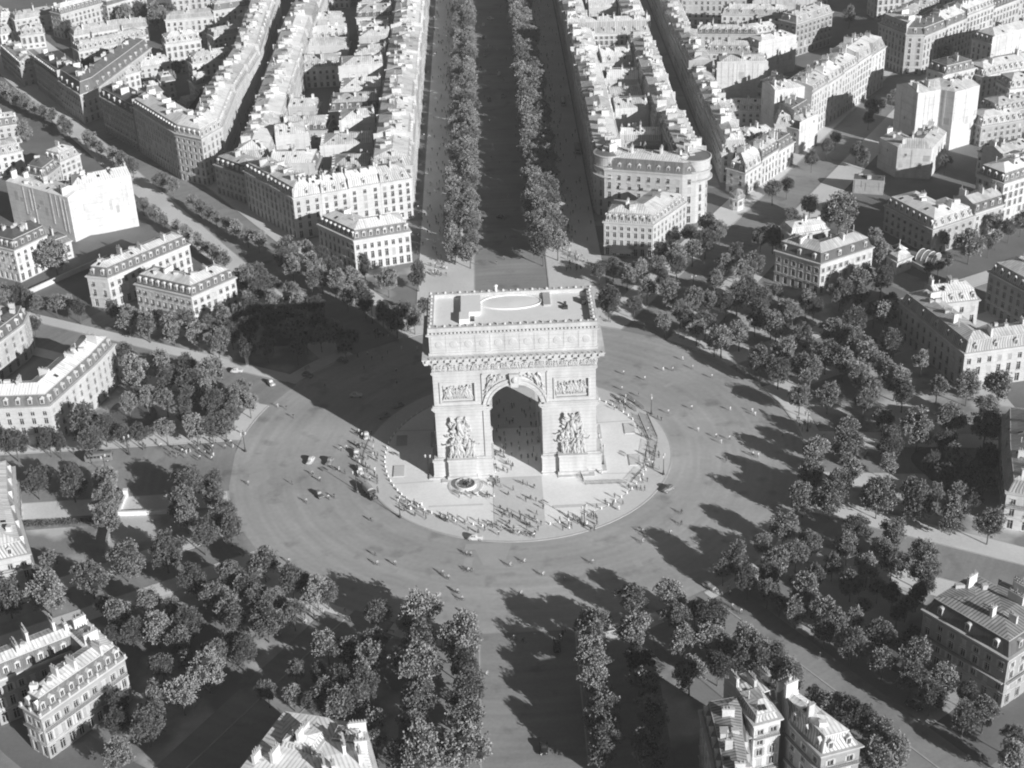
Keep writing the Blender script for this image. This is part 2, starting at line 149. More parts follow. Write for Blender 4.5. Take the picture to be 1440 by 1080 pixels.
('eighth house from the far end across the narrow right-side street',((89,380),(89,354.3)),((100,380),(100,354.3)),10.92,3.8,'pp','f','b',0,0,'houses across the narrow right-side street',1,''),
('ninth house from the far end across the narrow right-side street',((89,354.3),(89,328.6)),((100,354.3),(100,328.6)),14.81,3.8,'pp','f','b',1,0,'houses across the narrow right-side street',1,''),
('tenth house from the far end across the narrow right-side street',((89,328.6),(89,302.9)),((100,328.6),(100,302.9)),15.47,3.8,'pp','f','b',2,0,'houses across the narrow right-side street',1,''),
('eleventh house from the far end across the narrow right-side street',((89,302.9),(89,277.1)),((100,302.9),(100,277.1)),10.72,3.4,'pp','f','b',2,0,'houses across the narrow right-side street',1,''),
('twelfth house from the far end across the narrow right-side street',((89,277.1),(89,251.4)),((100,277.1),(100,251.4)),11.81,3.4,'pp','f','b',1,0,'houses across the narrow right-side street',1,''),
('thirteenth house from the far end across the narrow right-side street',((89,251.4),(89,225.7)),((100,251.4),(100,225.7)),13.64,3.8,'pp','f','b',1,0,'houses across the narrow right-side street',1,''),
('fourteenth house from the far end across the narrow right-side street',((89,225.7),(89,200)),((100,225.7),(100,200)),13,4.6,'pf','f','b',1,0,'houses across the narrow right-side street',1,''),
('first courtyard wing from the arch behind the left-side avenue houses',((-67.9,195.4),(-52.5,196)),((-68.6,211.4),(-53.1,212)),13.07,2.4,'fp','f','b',1,0,'courtyard wings behind the left-side avenue houses',1,''),
('first rear wing from the arch behind the narrow left-side street',((-93,201),(-74.7,199.8)),((-91.9,217.7),(-73.5,216.5)),12.85,3.4,'pf','p','b',0,1,'rear wings behind the narrow left-side street',1,''),
('second courtyard wing from the arch behind the left-side avenue houses',((-74.3,219.2),(-52.5,220)),((-74.8,235.2),(-53.1,236)),13.86,2.4,'fp','p','b',0,1,'courtyard wings behind the left-side avenue houses',1,''),
('second rear wing from the arch behind the narrow left-side street',((-93,225),(-79,227)),((-95.3,241.2),(-81.2,243.1)),15.89,3.4,'pf','p','b',0,0,'rear wings behind the narrow left-side street',1,''),
('third courtyard wing from the arch behind the left-side avenue houses',((-67.8,242.3),(-52.5,244)),((-69.5,258.2),(-54.2,259.9)),16.37,2.4,'fp','p','b',3,1,'courtyard wings behind the left-side avenue houses',1,''),
('third rear wing from the arch behind the narrow left-side street',((-93,249),(-74.1,247.6)),((-92,263),(-73.1,261.6)),12.67,2.4,'pf','f','b',1,1,'rear wings behind the narrow left-side street',1,''),
('fourth courtyard wing from the arch behind the left-side avenue houses',((-74.2,267.2),(-52.5,268)),((-74.8,283.2),(-53.1,284)),14.43,3.4,'fp','f','b',0,1,'courtyard wings behind the left-side avenue houses',1,''),
('fourth rear wing from the arch behind the narrow left-side street',((-93,273),(-80.7,271.8)),((-91.7,286),(-79.5,284.8)),13.03,2.4,'pf','p','b',1,0,'rear wings behind the narrow left-side street',1,''),
('fifth courtyard wing from the arch behind the left-side avenue houses',((-71.2,291.6),(-52.5,292)),((-71.6,307.6),(-52.9,308)),14.2,2.4,'fp','p','b',3,0,'courtyard wings behind the left-side avenue houses',1,''),
('sixth courtyard wing from the arch behind the left-side avenue houses',((-73.3,314.6),(-52.5,316)),((-74.4,330.6),(-53.6,332)),16.57,3.4,'fp','p','b',3,1,'courtyard wings behind the left-side avenue houses',1,''),
('seventh courtyard wing from the arch behind the left-side avenue houses',((-67.7,340.9),(-52.5,340)),((-66.8,356.9),(-51.6,356)),15.57,2.4,'fp','p','b',0,1,'courtyard wings behind the left-side avenue houses',1,''),
('seventh rear wing from the arch behind the narrow left-side street',((-93,345),(-74.5,346.3)),((-94.1,360.7),(-75.6,362)),10.1,2.4,'pf','f','b',3,0,'rear wings behind the narrow left-side street',1,''),
('eighth courtyard wing from the arch behind the left-side avenue houses',((-66.8,364.5),(-52.5,364)),((-66.2,380.5),(-51.9,380)),16.84,2.4,'fp','p','b',1,1,'courtyard wings behind the left-side avenue houses',1,''),
('eighth rear wing from the arch behind the narrow left-side street',((-93,369),(-73.5,368)),((-92.2,383.8),(-72.7,382.8)),11.58,2.4,'pf','p','b',0,0,'rear wings behind the narrow left-side street',1,''),
('ninth courtyard wing from the arch behind the left-side avenue houses',((-68.5,386.3),(-52.5,388)),((-70.2,402.2),(-54.2,403.9)),14.06,2.4,'fp','p','b',3,0,'courtyard wings behind the left-side avenue houses',1,''),
('ninth rear wing from the arch behind the narrow left-side street',((-93,393),(-74.8,394.4)),((-94.3,409.6),(-76.1,411)),10.46,2.4,'pf','f','b',1,0,'rear wings behind the narrow left-side street',1,''),
('tenth courtyard wing from the arch behind the left-side avenue houses',((-71.3,411.3),(-52.5,412)),((-71.9,427.3),(-53.1,428)),15.61,2.4,'fp','f','b',3,1,'courtyard wings behind the left-side avenue houses',1,''),
('tenth rear wing from the arch behind the narrow left-side street',((-93,417),(-77.7,418.9)),((-94.7,430.8),(-79.4,432.7)),10.6,3.4,'pf','p','b',1,1,'rear wings behind the narrow left-side street',1,''),
('eleventh courtyard wing from the arch behind the left-side avenue houses',((-70.2,437.1),(-52.5,436)),((-69.3,453),(-51.5,452)),16.97,3.4,'fp','f','b',3,0,'courtyard wings behind the left-side avenue houses',1,''),
('twelfth courtyard wing from the arch behind the left-side avenue houses',((-66.6,459.8),(-52.5,460)),((-66.8,475.8),(-52.7,476)),16.28,3.4,'fp','f','b',1,1,'courtyard wings behind the left-side avenue houses',1,''),
('thirteenth courtyard wing from the arch behind the left-side avenue houses',((-73.9,482.3),(-52.5,484)),((-75.2,498.2),(-53.8,499.9)),13.36,3.4,'fp','f','b',3,1,'courtyard wings behind the left-side avenue houses',1,''),
('thirteenth rear wing from the arch behind the narrow left-side street',((-93,489),(-81.1,488.1)),((-91.9,503.4),(-80,502.5)),10.68,3.4,'pf','f','b',1,1,'rear wings behind the narrow left-side street',1,''),
('fourteenth courtyard wing from the arch behind the left-side avenue houses',((-67.8,509.8),(-52.5,508)),((-65.9,525.7),(-50.6,523.9)),15.73,2.4,'fp','f','b',1,1,'courtyard wings behind the left-side avenue houses',1,''),
('fourteenth rear wing from the arch behind the narrow left-side street',((-93,513),(-73.4,514.4)),((-94.1,529),(-74.5,530.3)),10.01,2.4,'pf','f','b',1,0,'rear wings behind the narrow left-side street',1,''),
('fifteenth courtyard wing from the arch behind the left-side avenue houses',((-73.7,531.2),(-52.5,532)),((-74.3,547.1),(-53.1,548)),14.49,2.4,'fp','f','b',1,1,'courtyard wings behind the left-side avenue houses',1,''),
('first courtyard building from the turreted hotel between the avenue and narrow street',((50,245),(64.5,246)),((48.9,261.1),(63.4,262.1)),15.27,2.4,'pp','p','b',0,0,'courtyard buildings behind the right-side avenue houses',1,''),
('second courtyard building from the turreted hotel between the avenue and narrow street',((50,268),(64.5,268.5)),((49.3,286.9),(63.8,287.4)),11.74,2.4,'pp','p','b',3,0,'courtyard buildings behind the right-side avenue houses',1,''),
('third courtyard building from the turreted hotel between the avenue and narrow street',((50,292),(64.5,290.8)),((51.6,310.8),(66.1,309.5)),12.87,2.4,'pp','p','b',0,0,'courtyard buildings behind the right-side avenue houses',1,''),
('fourth courtyard building from the turreted hotel between the avenue and narrow street',((50,316),(64.5,317.7)),((48.1,333.1),(62.6,334.7)),15.7,2.4,'pp','f','b',0,0,'courtyard buildings behind the right-side avenue houses',1,''),
('fifth courtyard building from the turreted hotel between the avenue and narrow street',((50,378),(64.5,379.7)),((47.9,395.3),(62.4,397.1)),13.05,2.4,'pp','p','b',0,0,'courtyard buildings behind the right-side avenue houses',1,''),
('sixth courtyard building from the turreted hotel between the avenue and narrow street',((50,402),(64.5,401.9)),((50.1,419.2),(64.6,419.1)),15.56,2.4,'pp','p','b',0,0,'courtyard buildings behind the right-side avenue houses',1,''),
('seventh courtyard building from the turreted hotel between the avenue and narrow street',((50,426),(64.5,425.7)),((50.4,442),(64.9,441.7)),12.41,2.4,'pp','p','b',3,0,'courtyard buildings behind the right-side avenue houses',1,''),
('eighth courtyard building from the turreted hotel between the avenue and narrow street',((50,450),(64.5,450.6)),((49.3,467.2),(63.8,467.8)),12.5,2.4,'pp','f','b',3,0,'courtyard buildings behind the right-side avenue houses',1,''),
('ninth courtyard building from the turreted hotel between the avenue and narrow street',((50,474),(64.5,472.7)),((51.4,489.8),(65.9,488.4)),11.81,2.4,'pp','f','b',3,0,'courtyard buildings behind the right-side avenue houses',1,''),
('tenth courtyard building from the turreted hotel between the avenue and narrow street',((50,498),(64.5,497.8)),((50.2,516),(64.7,515.8)),12.66,2.4,'pp','f','b',3,0,'courtyard buildings behind the right-side avenue houses',1,''),
('eleventh courtyard building from the turreted hotel between the avenue and narrow street',((50,522),(64.5,522.2)),((49.8,537.7),(64.3,537.9)),12.22,2.4,'pp','p','b',0,0,'courtyard buildings behind the right-side avenue houses',1,''),
('hotel with four tall chimney bays spanning the block beside the wide avenue',((35.9,352),(76.4,350)),((36.5,364),(77,362)),19.6,5,'pp','f','b',0,0,'',1,''),
('big bare white gable wall in the middle of the right-side block',((101,296),(124,294)),((102.1,309),(125.1,307)),17,3.2,'ff','p','b',3,0,'',1,''),
('small white house under the big bare gable',((101,262),(118,258)),((103.3,271.7),(120.3,267.7)),9,2.4,'ff','f','b',0,0,'',1,''),
('little house with tall arched windows by the narrow street',((102,222),(116,226)),((99.5,230.7),(113.5,234.7)),9,3.2,'ff','f','b',0,0,'',1,''),
('house with a row of round dormers behind the bare gable',((101,335),(122,330)),((103.3,344.7),(124.3,339.7)),13,3.2,'ff','f','b',0,0,'',1,''),
('broad slate-roofed house in the right-side block',((101,365),(130,360)),((102.7,374.9),(131.7,369.9)),13,2.4,'ff','f','b',1,1,'',1,''),
('stepped windowless block behind the tall row',((126,330),(146,340)),((121.1,339.8),(141.1,349.8)),15,3.2,'ff','p','b',3,0,'',1,''),
('long courtyard house with twin chimneys in the right-side block',((118,395),(150,388)),((120.4,405.7),(152.4,398.7)),14,2.4,'ff','f','b',0,0,'',1,''),
('pale apartment house with deep courtyard in the right-side block',((101,425),(135,420)),((102.6,435.9),(136.6,430.9)),15,3.2,'ff','f','b',1,0,'',1,''),
('bare-walled workshop in the right-side block',((140,425),(172,418)),((142.4,435.7),(174.4,428.7)),14,3.2,'ff','p','b',3,1,'',1,''),
('flat-roofed apartment house near the top of the right-side block',((101,458),(140,452)),((102.8,469.9),(141.8,463.9)),16,2.4,'ff','f','b',0,0,'',1,''),
('many-chimneyed house near the top of the right-side block',((145,456),(185,450)),((146.8,467.9),(186.8,461.9)),15,3.2,'ff','f','b',1,0,'',1,''),
('broad far apartment house in the right-side block',((101,490),(150,486)),((102,502),(151,498)),16,3.2,'ff','f','b',0,0,'',1,''),
('far pale house with dark roof in the right-side block',((155,490),(200,484)),((156.6,501.9),(201.6,495.9)),16,3.2,'ff','f','b',2,0,'',1,''),
('tower-like tall narrow house behind the tall row',((150,362),(172,380)),((143,370.5),(165,388.5)),17,3.2,'ff','f','b',2,0,'',1,''),
('wide house at the top of the right-side block',((104,520),(190,515)),((104.7,532),(190.7,527)),16,2.4,'ff','f','b',0,0,'',1,''),
('low dark-roofed annexe in the right-side block',((124,365),(146,372)),((121.3,373.6),(143.3,380.6)),11,3.2,'ff','f','b',2,0,'',1,''),
('small bare annexe behind the low white houses',((126,228),(136,238)),((119.6,234.4),(129.6,244.4)),11,3.2,'ff','p','b',3,1,'',1,''),
('narrow house in the yard behind the bare end wall',((124,275),(134,285)),((116.9,282.1),(126.9,292.1)),12,3.2,'ff','f','b',0,1,'',1,''),
('courtyard house behind the grand block at the far crossroads',((205,360),(228,385)),((196.2,368.1),(219.2,393.1)),17,2.4,'ff','f','b',0,0,'',1,''),
('long apartment house beyond the far crossroads',((205,420),(255,430)),((202.6,431.8),(252.6,441.8)),18,3.2,'ff','f','b',1,0,'',1,''),
('far sunlit apartment house near the upper corner',((215,460),(290,455)),((215.8,472),(290.8,467)),18,2.4,'ff','f','b',0,0,'',1,''),
('sunlit terrace beyond the grand block',((262,402),(290,430)),((253.5,410.5),(281.5,438.5)),18,2.4,'ff','f','b',0,0,'',1,''),
('stepped row of tall white houses by the far right-side crossing',((229.6,305.4),(248,316.4),(267.8,325.2)),((223.5,315.7),(242.5,327),(262.9,336.1)),20,3.4,'ff','p','b',3,0,'',1,''),
('white house with little spire beside the bare party-wall block',((214.5,268.3),(226,274.9),(247,282.3)),((208.6,278.7),(221,285.8),(243,293.6)),17,3.4,'ff','f','b',0,0,'',1,''),
('low dark-roofed house behind the bare party-wall block',((210.9,234.1),(227.7,241.1)),((206.3,245.2),(223.1,252.2)),12,3.4,'ff','f','b',2,0,'',1,''),
('domed corner house with finial beside the far crossroads',((196.8,264.4),(212.3,272.4)),((191.2,275.1),(206.8,283.1)),20,3.4,'ff','f','b',0,2,'',1,''),
('tall pale house behind the little spire',((219.9,247.8),(239.7,251.9)),((217.5,259.5),(237.2,263.6)),18,3.4,'ff','f','b',0,0,'',1,''),
('garden house among the yard trees',((202.7,227.7),(222.7,234)),((199.1,239.1),(219.1,245.4)),9,3.4,'ff','f','b',2,0,'',1,''),
('low yard building tucked inside the canted block',((-141,289.2),(-128.5,296.5)),((-146.1,297.8),(-133.6,305.1)),12,2,'ff','f','b',0,0,'',1,''),
('narrow pale house by the narrow left-side street',((-127.3,415),(-121.3,427.6)),((-136.3,419.3),(-130.3,431.9)),15,2,'ff','f','b',3,0,'',1,''),
('low skylit shed behind the shop-fronted building',((-164.8,316.4),(-157.6,319.6)),((-168.9,325.5),(-161.8,328.7)),10,3,'ff','f','b',0,1,'',1,''),
('dark low shed at the far left-side crossing',((-255.5,399.5),(-236.8,366.8)),((-246.8,404.5),(-228.1,371.8)),10,3,'ff','f','b',2,0,'',1,''),
('long slate-roofed school building at the upper corner',((-235.1,448.8),(-214.6,471.6)),((-242.5,455.5),(-222.1,478.3)),14,3,'ff','f','b',1,1,'',1,''),
('pale wing of the long school building',((-213.7,466.3),(-195.9,487.4)),((-221.3,472.8),(-203.5,493.9)),13,2,'ff','f','b',0,1,'',1,''),
('long low white pavilion among the dark trees',((-224.3,427.3),(-202.8,437.5),(-186.8,440.5)),((-228.6,436.4),(-205.9,447.1),(-188.7,450.4)),8,2,'ff','f','b',0,0,'',1,''),
('low shed roof at the upper corner',((-264.1,459.9),(-243.1,470.9)),((-268.8,468.7),(-247.8,479.8)),9,2,'ff','f','b',1,0,'',1,''),
('small domed kiosk building near the upper corner',((-253.9,431.7),(-241.8,435.2)),((-256.7,441.3),(-244.6,444.8)),8,3,'ff','f','b',0,0,'',1,''),
('low pale roof at the extreme upper corner',((-273.5,465.5),(-267.2,468.9)),((-278.2,474.4),(-271.9,477.7)),9,2,'ff','f','b',0,0,'',1,''),
('long slate-roofed back building behind the rounded corner building',((-213.1,390.9),(-197,401),(-182.8,414.3)),((-218.4,399.4),(-203.1,409),(-189.7,421.6)),10,3,'ff','f','b',1,0,'',1,''),
('house with a double row of dormers inside the canted block',((-165.2,376.3),(-148.3,382.5)),((-168.7,385.7),(-151.7,391.9)),16,3,'ff','f','b',0,0,'',1,''),
('tall rear house behind the dark trees',((-173.8,424.8),(-148.8,429.1)),((-175.5,434.6),(-150.5,439)),15,2,'ff','f','b',0,0,'',1,''),
('small yard building behind the rounded corner',((-176.8,361.7),(-161.9,367.7)),((-180.6,370.9),(-165.7,377)),9,2,'ff','f','b',0,0,'',1,''),
('little square yard house inside the canted block',((-161.9,337.2),(-155.4,339.6)),((-165.4,346.5),(-158.9,348.9)),9,2,'ff','f','b',1,1,'',1,''),
('sunlit courtyard house inside the canted block',((-145.4,337.4),(-126.1,346)),((-149.5,346.5),(-130.1,355.2)),17,3,'ff','f','b',0,0,'',1,''),
('narrow courtyard tower house inside the canted block',((-139.1,307.3),(-131.5,311.5)),((-143.9,316),(-136.3,320.2)),16,3,'ff','f','b',3,1,'',1,''),
('pale house with many dormers near the narrow left-side street',((-141.6,381.8),(-124.2,391.8)),((-146.6,390.5),(-129.1,400.5)),17,2,'ff','f','b',0,0,'',1,''),
('skylit workshop beside the canted block',((-187.4,337.7),(-173.8,349.2)),((-193.8,345.4),(-180.2,356.8)),11,3,'ff','f','b',0,0,'',1,''),
('upper pale house near the narrow left-side street',((-148.9,431.6),(-124.2,441.8)),((-152.7,440.8),(-128.1,451.1)),17,3,'ff','f','b',0,1,'',1,''),
('far pale house at the upper edge behind the dark trees',((-178.1,468),(-155.2,473.3)),((-180.4,477.7),(-157.4,483)),15,3,'ff','f','b',1,0,'',1,''),
('low white arcade beside the far left-side crossing',((-268.1,443.3),(-262.3,447.9)),((-274.3,451.2),(-268.6,455.7)),6,3,'ff','f','b',3,0,'',1,''),
('small round domed pavilion at the rotunda corner',((88.5,174.2),(89.4,170.5),(91.1,169.5),(93.4,171.4),(94.5,175)),((90.2,177.7),(91.1,178.3),(92.1,178.9),(92.9,178.8),(93.6,178)),5,1.2,'pp','f','b',0,0,'',0,'round'),
('low garden lodge with white terrace by the mansion',((135,112.5),(137.3,106.8),(143.8,111.6)),((142.3,115.6),(140.8,119.3),(139.1,118)),5,1.2,'ff','f','b',0,0,'',0,''),
('walled shed beside the dark garden of the mansion',((139,183.2),(150.3,179.7)),((140.8,189),(152.1,185.4)),5,1,'pp','p','b',4,2,'',0,'')]
TREE_ZONES = ['in the outer left-side row along the near avenue', 'in the inner left-side row beside the near avenue roadway', 'in the clump between the near avenue and the zinc-roofed house', 'in the inner right-side row beside the near avenue roadway', 'in the shaded outer right-side row of the near avenue', 'in the clump behind the near white stair tower', 'in the rounded island grove by the near right-side road', 'beside the pale kerb of the right-side avenue', 'tall and slender along the pale pavement of the right-side avenue', 'in the row on the upper side of the near right-side road', 'in front of the mansion with arched dormers', 'in the row between the near house and the right-side road', 'in the outer double row below the concave hotel', 'in the middle row of the right-side square trees', 'in the inner row facing the square on the right-side', 'in the shady clump at the mouth of the right-side avenue', 'in the garden beside the square hotel', 'along the side wall of the square hotel', 'between the square hotel and the concave hotel', 'in the second row below the square hotel', 'on the pavement in front of the dark mansion', 'in front of the cream corner house', 'below the rounded turret of the grand hotel', 'in the dense clump on the square beyond the arch', 'along the far right-side rim of the square', 'at the mouth of the far right-side avenue', 'in the bright row beside the corner house at the wide avenue', 'beside the arch shadow at the wide avenue corner', 'between the corner hotel and the far left-side avenue', 'in the dark park under the arch shadow', 'hard against the end wall of the corner hotel', 'in the shaded row below the long narrow mansion', 'in the row in front of the corner hotel', 'standing alone against the white party wall', 'deep in the grove beside the curved hotel', 'in the grove tip facing the square', 'at the foot of the curved hotel front', 'on the lower side of the left-side avenue', 'beside the white underpass parapet', 'in the second rank behind the underpass', 'in the broad near left-side wood', 'by the curved kerb of the near left-side rim', 'beside the courtyard hotel with the striped roof', 'on the dark street corner behind the zinc-roofed house', 'in the dark garden before the curved hotel', 'in the shaded garden of the arched-dormer mansion', 'among the buildings at the upper left-side corner', 'in the yards of the right-side block', 'in the outer kerbside row of the far left-side avenue', 'in the inner kerbside row of the far left-side avenue', 'in the left-side kerb row of the wide avenue', 'in the left-side outer row of the wide avenue', 'in the right-side kerb row of the wide avenue', 'in the right-side outer row of the wide avenue']
TREES = [
('first^ @',0,'p',-24.1,-130.4,4.24,1.15,3.0),
('second^ @',0,'p',-29.1,-129.3,2.74,1.15,3.0),
('third^ @',0,'p',-26.0,-121.1,3.11,1.15,3.0),
('fourth^ @',0,'p',-25.1,-112.7,3.34,1.15,3.0),
('fifth^ @',0,'p',-25.6,-102.9,4.55,1.15,3.0),
('sixth^ @',0,'p',-25.3,-91.7,3.68,1.15,3.0),
('seventh^ @',0,'p',-25.8,-82.0,4.28,1.15,3.0),
('first^ @',1,'p',-15.3,-130.1,4.09,1.15,3.0),
('second^ @',1,'p',-14.4,-120.0,3.43,1.15,3.0),
('third^ @',1,'p',-14.4,-111.7,3.82,1.15,3.0),
('fourth^ @',1,'p',-15.6,-101.0,3.27,1.15,3.0),
('fifth^ @',1,'p',-15.2,-92.8,4.17,1.15,3.0),
('first^ @',2,'p',-34.5,-123.8,2.16,1.15,3.0),
('second^ @',2,'p',-35.0,-118.6,2.51,1.15,3.0),
('third^ @',2,'p',-43.2,-112.4,3.5,1.15,3.0),
('fourth^ @',2,'p',-39.2,-112.4,3.34,1.15,3.0),
('fifth^ @',2,'p',-46.8,-107.7,2.9,1.15,3.0),
('sixth^ @',2,'p',-37.7,-106.4,2.91,1.15,3.0),
('seventh^ @',2,'p',-42.7,-104.4,2.92,1.15,3.0),
('eighth^ @',2,'p',-37.3,-98.5,3.29,1.15,3.0),
('ninth^ @',2,'p',-42.8,-94.0,2.67,1.15,3.0),
('tenth^ @',2,'p',-47.3,-91.5,3.02,1.15,3.0),
('eleventh^ @',2,'p',-35.9,-89.5,2.53,1.15,3.0),
('twelfth^ @',2,'p',-36.2,-79.8,2.76,1.15,3.0),
('first^ @',3,'p',15.2,-130.2,3.79,1.15,3.0),
('second^ @',3,'p',15.1,-121.0,4.04,1.15,3.0),
('third^ @',3,'p',15.0,-111.3,3.83,1.15,3.0),
('fourth^ @',3,'p',15.2,-101.3,4.09,1.15,3.0),
('fifth^ @',3,'p',15.9,-90.9,4.03,1.15,3.0),
('first^ @',4,'p',24.7,-132.1,3.92,1.15,3.0),
('second^ @',4,'p',25.4,-121.4,3.88,1.15,3.0),
('third^ @',4,'p',25.5,-110.9,3.35,1.15,3.0),
('fourth^ @',4,'p',25.4,-102.9,2.94,1.15,3.0),
('fifth^ @',4,'p',25.0,-93.3,4.33,1.15,3.0),
('sixth^ @',4,'p',25.4,-80.3,3.45,1.15,3.0),
('first^ @',5,'p',58.7,-109.8,3.21,1.15,3.0),
('second^ @',5,'p',36.1,-108.2,3.54,1.15,3.0),
('third^ @',5,'p',55.0,-108.2,2.58,1.15,3.0),
('fourth^ @',5,'p',52.7,-105.7,3.24,1.15,3.0),
('fifth^ @',5,'p',43.0,-105.4,2.92,1.15,3.0),
('sixth^ @',5,'p',48.8,-104.7,3.57,1.15,3.0),
('seventh^ @',5,'p',56.7,-103.1,2.94,1.15,3.0),
('eighth^ @',5,'p',53.0,-99.4,2.64,1.15,3.0),
('ninth^ @',5,'p',45.8,-97.6,2.65,1.15,3.0),
('tenth^ @',5,'p',36.0,-96.3,3.15,1.15,3.0),
('eleventh^ @',5,'p',50.2,-95.8,2.99,1.15,3.0),
('twelfth^ @',5,'p',41.9,-95.7,3.32,1.15,3.0),
('thirteenth^ @',5,'p',44.1,-88.5,3.38,1.15,3.0),
('fourteenth^ @',5,'p',35.8,-87.3,3.39,1.15,3.0),
('fifteenth^ @',5,'p',40.5,-84.0,2.4,1.15,3.0),
('sixteenth^ @',5,'p',35.5,-78.6,3.12,1.15,3.0),
('first> @',6,'p',49.8,-67.9,2.13,1.15,3.0),
('second> @',6,'p',53.2,-66.0,3.56,1.15,3.0),
('third> @',6,'p',55.0,-73.8,2.8,1.15,3.0),
('fourth> @',6,'p',60.4,-71.3,2.47,1.15,3.0),
('fifth> @',6,'p',61.6,-59.4,2.54,1.15,3.0),
('sixth> @',6,'p',63.3,-66.8,3.2,1.15,3.0),
('seventh> @',6,'p',67.7,-52.3,3.13,1.15,3.0),
('eighth> @',6,'p',68.9,-63.6,2.87,1.15,3.0),
('ninth> @',6,'p',72.9,-59.0,2.72,1.15,3.0),
('first^ @',7,'p',79.9,-76.5,2.44,1.15,3.0),
('second^ @',7,'p',98.7,-73.8,3.15,1.15,3.0),
('third^ @',7,'p',71.8,-71.9,2.29,1.15,3.0),
('fourth^ @',7,'p',85.1,-71.1,3.0,1.15,3.0),
('fifth^ @',7,'p',91.9,-68.9,3.19,1.15,3.0),
('sixth^ @',7,'p',100.4,-68.0,3.55,1.15,3.0),
('seventh^ @',7,'p',77.2,-67.9,2.31,1.15,3.0),
('eighth^ @',7,'p',90.8,-63.8,2.87,1.15,3.0),
('ninth^ @',7,'p',82.3,-61.6,2.88,1.15,3.0),
('tenth^ @',7,'p',95.4,-56.4,2.92,1.15,3.0),
('eleventh^ @',7,'p',86.7,-54.1,3.3,1.15,3.0),
('twelfth^ @',7,'p',82.2,-40.7,3.4,1.15,3.0),
('thirteenth^ @',7,'p',75.5,-39.2,3.41,1.15,3.0),
('first> @',8,'p',94.7,-41.6,4.33,1.15,3.0),
('second> @',8,'p',104.6,-43.8,4.12,1.15,3.0),
('third> @',8,'p',112.1,-50.6,3.51,1.15,3.0),
('fourth> @',8,'p',120.3,-55.4,3.47,1.15,3.0),
('first> @',9,'p',59.2,-77.9,2.43,1.15,3.0),
('second> @',9,'p',61.6,-81.2,1.72,1.15,3.0),
('third> @',9,'p',64.7,-85.7,2.73,1.15,3.0),
('fourth> @',9,'p',66.8,-80.5,3.79,1.15,3.0),
('fifth> @',9,'p',69.8,-94.1,2.34,1.15,3.0),
('sixth> @',9,'p',70.2,-88.0,3.05,1.15,3.0),
('seventh> @',9,'p',72.8,-91.4,3.02,1.15,3.0),
('eighth> @',9,'p',74.5,-100.5,3.28,1.15,3.0),
('ninth> @',9,'p',77.2,-90.7,2.36,1.15,3.0),
('tenth> @',9,'p',80.6,-106.0,2.92,1.15,3.0),
('eleventh> @',9,'p',81.7,-96.5,2.82,1.15,3.0),
('twelfth> @',9,'p',83.8,-98.5,2.31,1.15,3.0),
('thirteenth> @',9,'p',88.2,-105.2,3.25,1.15,3.0),
('first^ @',10,'p',99.7,-138.0,2.68,1.15,3.0),
('second^ @',10,'p',102.0,-132.5,2.42,1.15,3.0),
('third^ @',10,'p',93.5,-125.6,3.08,1.15,3.0),
('fourth^ @',10,'p',98.2,-124.6,2.93,1.15,3.0),
('fifth^ @',10,'p',88.2,-118.4,3.14,1.15,3.0),
('sixth^ @',10,'p',96.7,-116.9,2.05,1.15,3.0),
('seventh^ @',10,'p',92.4,-113.1,3.02,1.15,3.0),
('eighth^ @',10,'p',85.5,-111.9,2.87,1.15,3.0),
('first^ @',11,'p',72.6,-139.0,2.67,1.15,3.0),
('second^ @',11,'p',71.5,-135.9,3.29,1.15,3.0),
('third^ @',11,'p',76.2,-134.9,3.15,1.15,3.0),
('fourth^ @',11,'p',73.8,-129.5,2.74,1.15,3.0),
('fifth^ @',11,'p',71.6,-126.0,2.77,1.15,3.0),
('sixth^ @',11,'p',67.4,-125.4,2.47,1.15,3.0),
('seventh^ @',11,'p',68.8,-122.5,2.79,1.15,3.0),
('eighth^ @',11,'p',65.5,-119.8,2.66,1.15,3.0),
('ninth^ @',11,'p',62.6,-117.1,2.21,1.15,3.0),
('first^ @',12,'p',129.1,-23.5,3.14,1.15,3.0),
('second^ @',12,'p',113.9,-9.5,4.43,1.15,3.0),
('third^ @',12,'p',133.5,-8.5,4.04,1.15,3.0),
('fourth^ @',12,'p',124.7,-3.8,4.08,1.15,3.0),
('fifth^ @',12,'p',115.6,0.1,2.88,1.15,3.0),
('sixth^ @',12,'p',137.3,1.9,3.71,1.15,3.0),
('seventh^ @',12,'p',115.3,12.9,3.79,1.15,3.0),
('eighth^ @',12,'p',144.4,13.7,4.22,1.15,3.0),
('ninth^ @',12,'p',135.3,15.0,4.02,1.15,3.0),
('tenth^ @',12,'p',126.7,16.6,3.19,1.15,3.0),
('eleventh^ @',12,'p',114.8,19.8,4.27,1.15,3.0),
('twelfth^ @',12,'p',113.9,28.7,3.26,1.15,3.0),
('thirteenth^ @',12,'p',110.4,35.7,4.4,1.15,3.0),
('first^ @',13,'p',103.2,10.6,2.94,1.15,3.0),
('second^ @',13,'p',105.4,15.9,3.82,1.15,3.0),
('third^ @',13,'p',105.3,24.5,3.45,1.15,3.0),
('fourth^ @',13,'p',102.1,32.9,3.94,1.15,3.0),
('fifth^ @',13,'p',97.6,37.8,4.42,1.15,3.0),
('sixth^ @',13,'p',108.5,43.8,4.02,1.15,3.0),
('seventh^ @',13,'p',105.8,49.8,3.62,1.15,3.0),
('eighth^ @',13,'p',101.9,52.6,4.09,1.15,3.0),
('first^ @',14,'p',84.8,13.5,3.38,1.15,3.0),
('second^ @',14,'p',93.3,14.0,3.17,1.15,3.0),
('third^ @',14,'p',90.8,28.1,3.91,1.15,3.0),
('fourth^ @',14,'p',81.4,29.8,3.48,1.15,3.0),
('fifth^ @',14,'p',88.5,32.8,3.5,1.15,3.0),
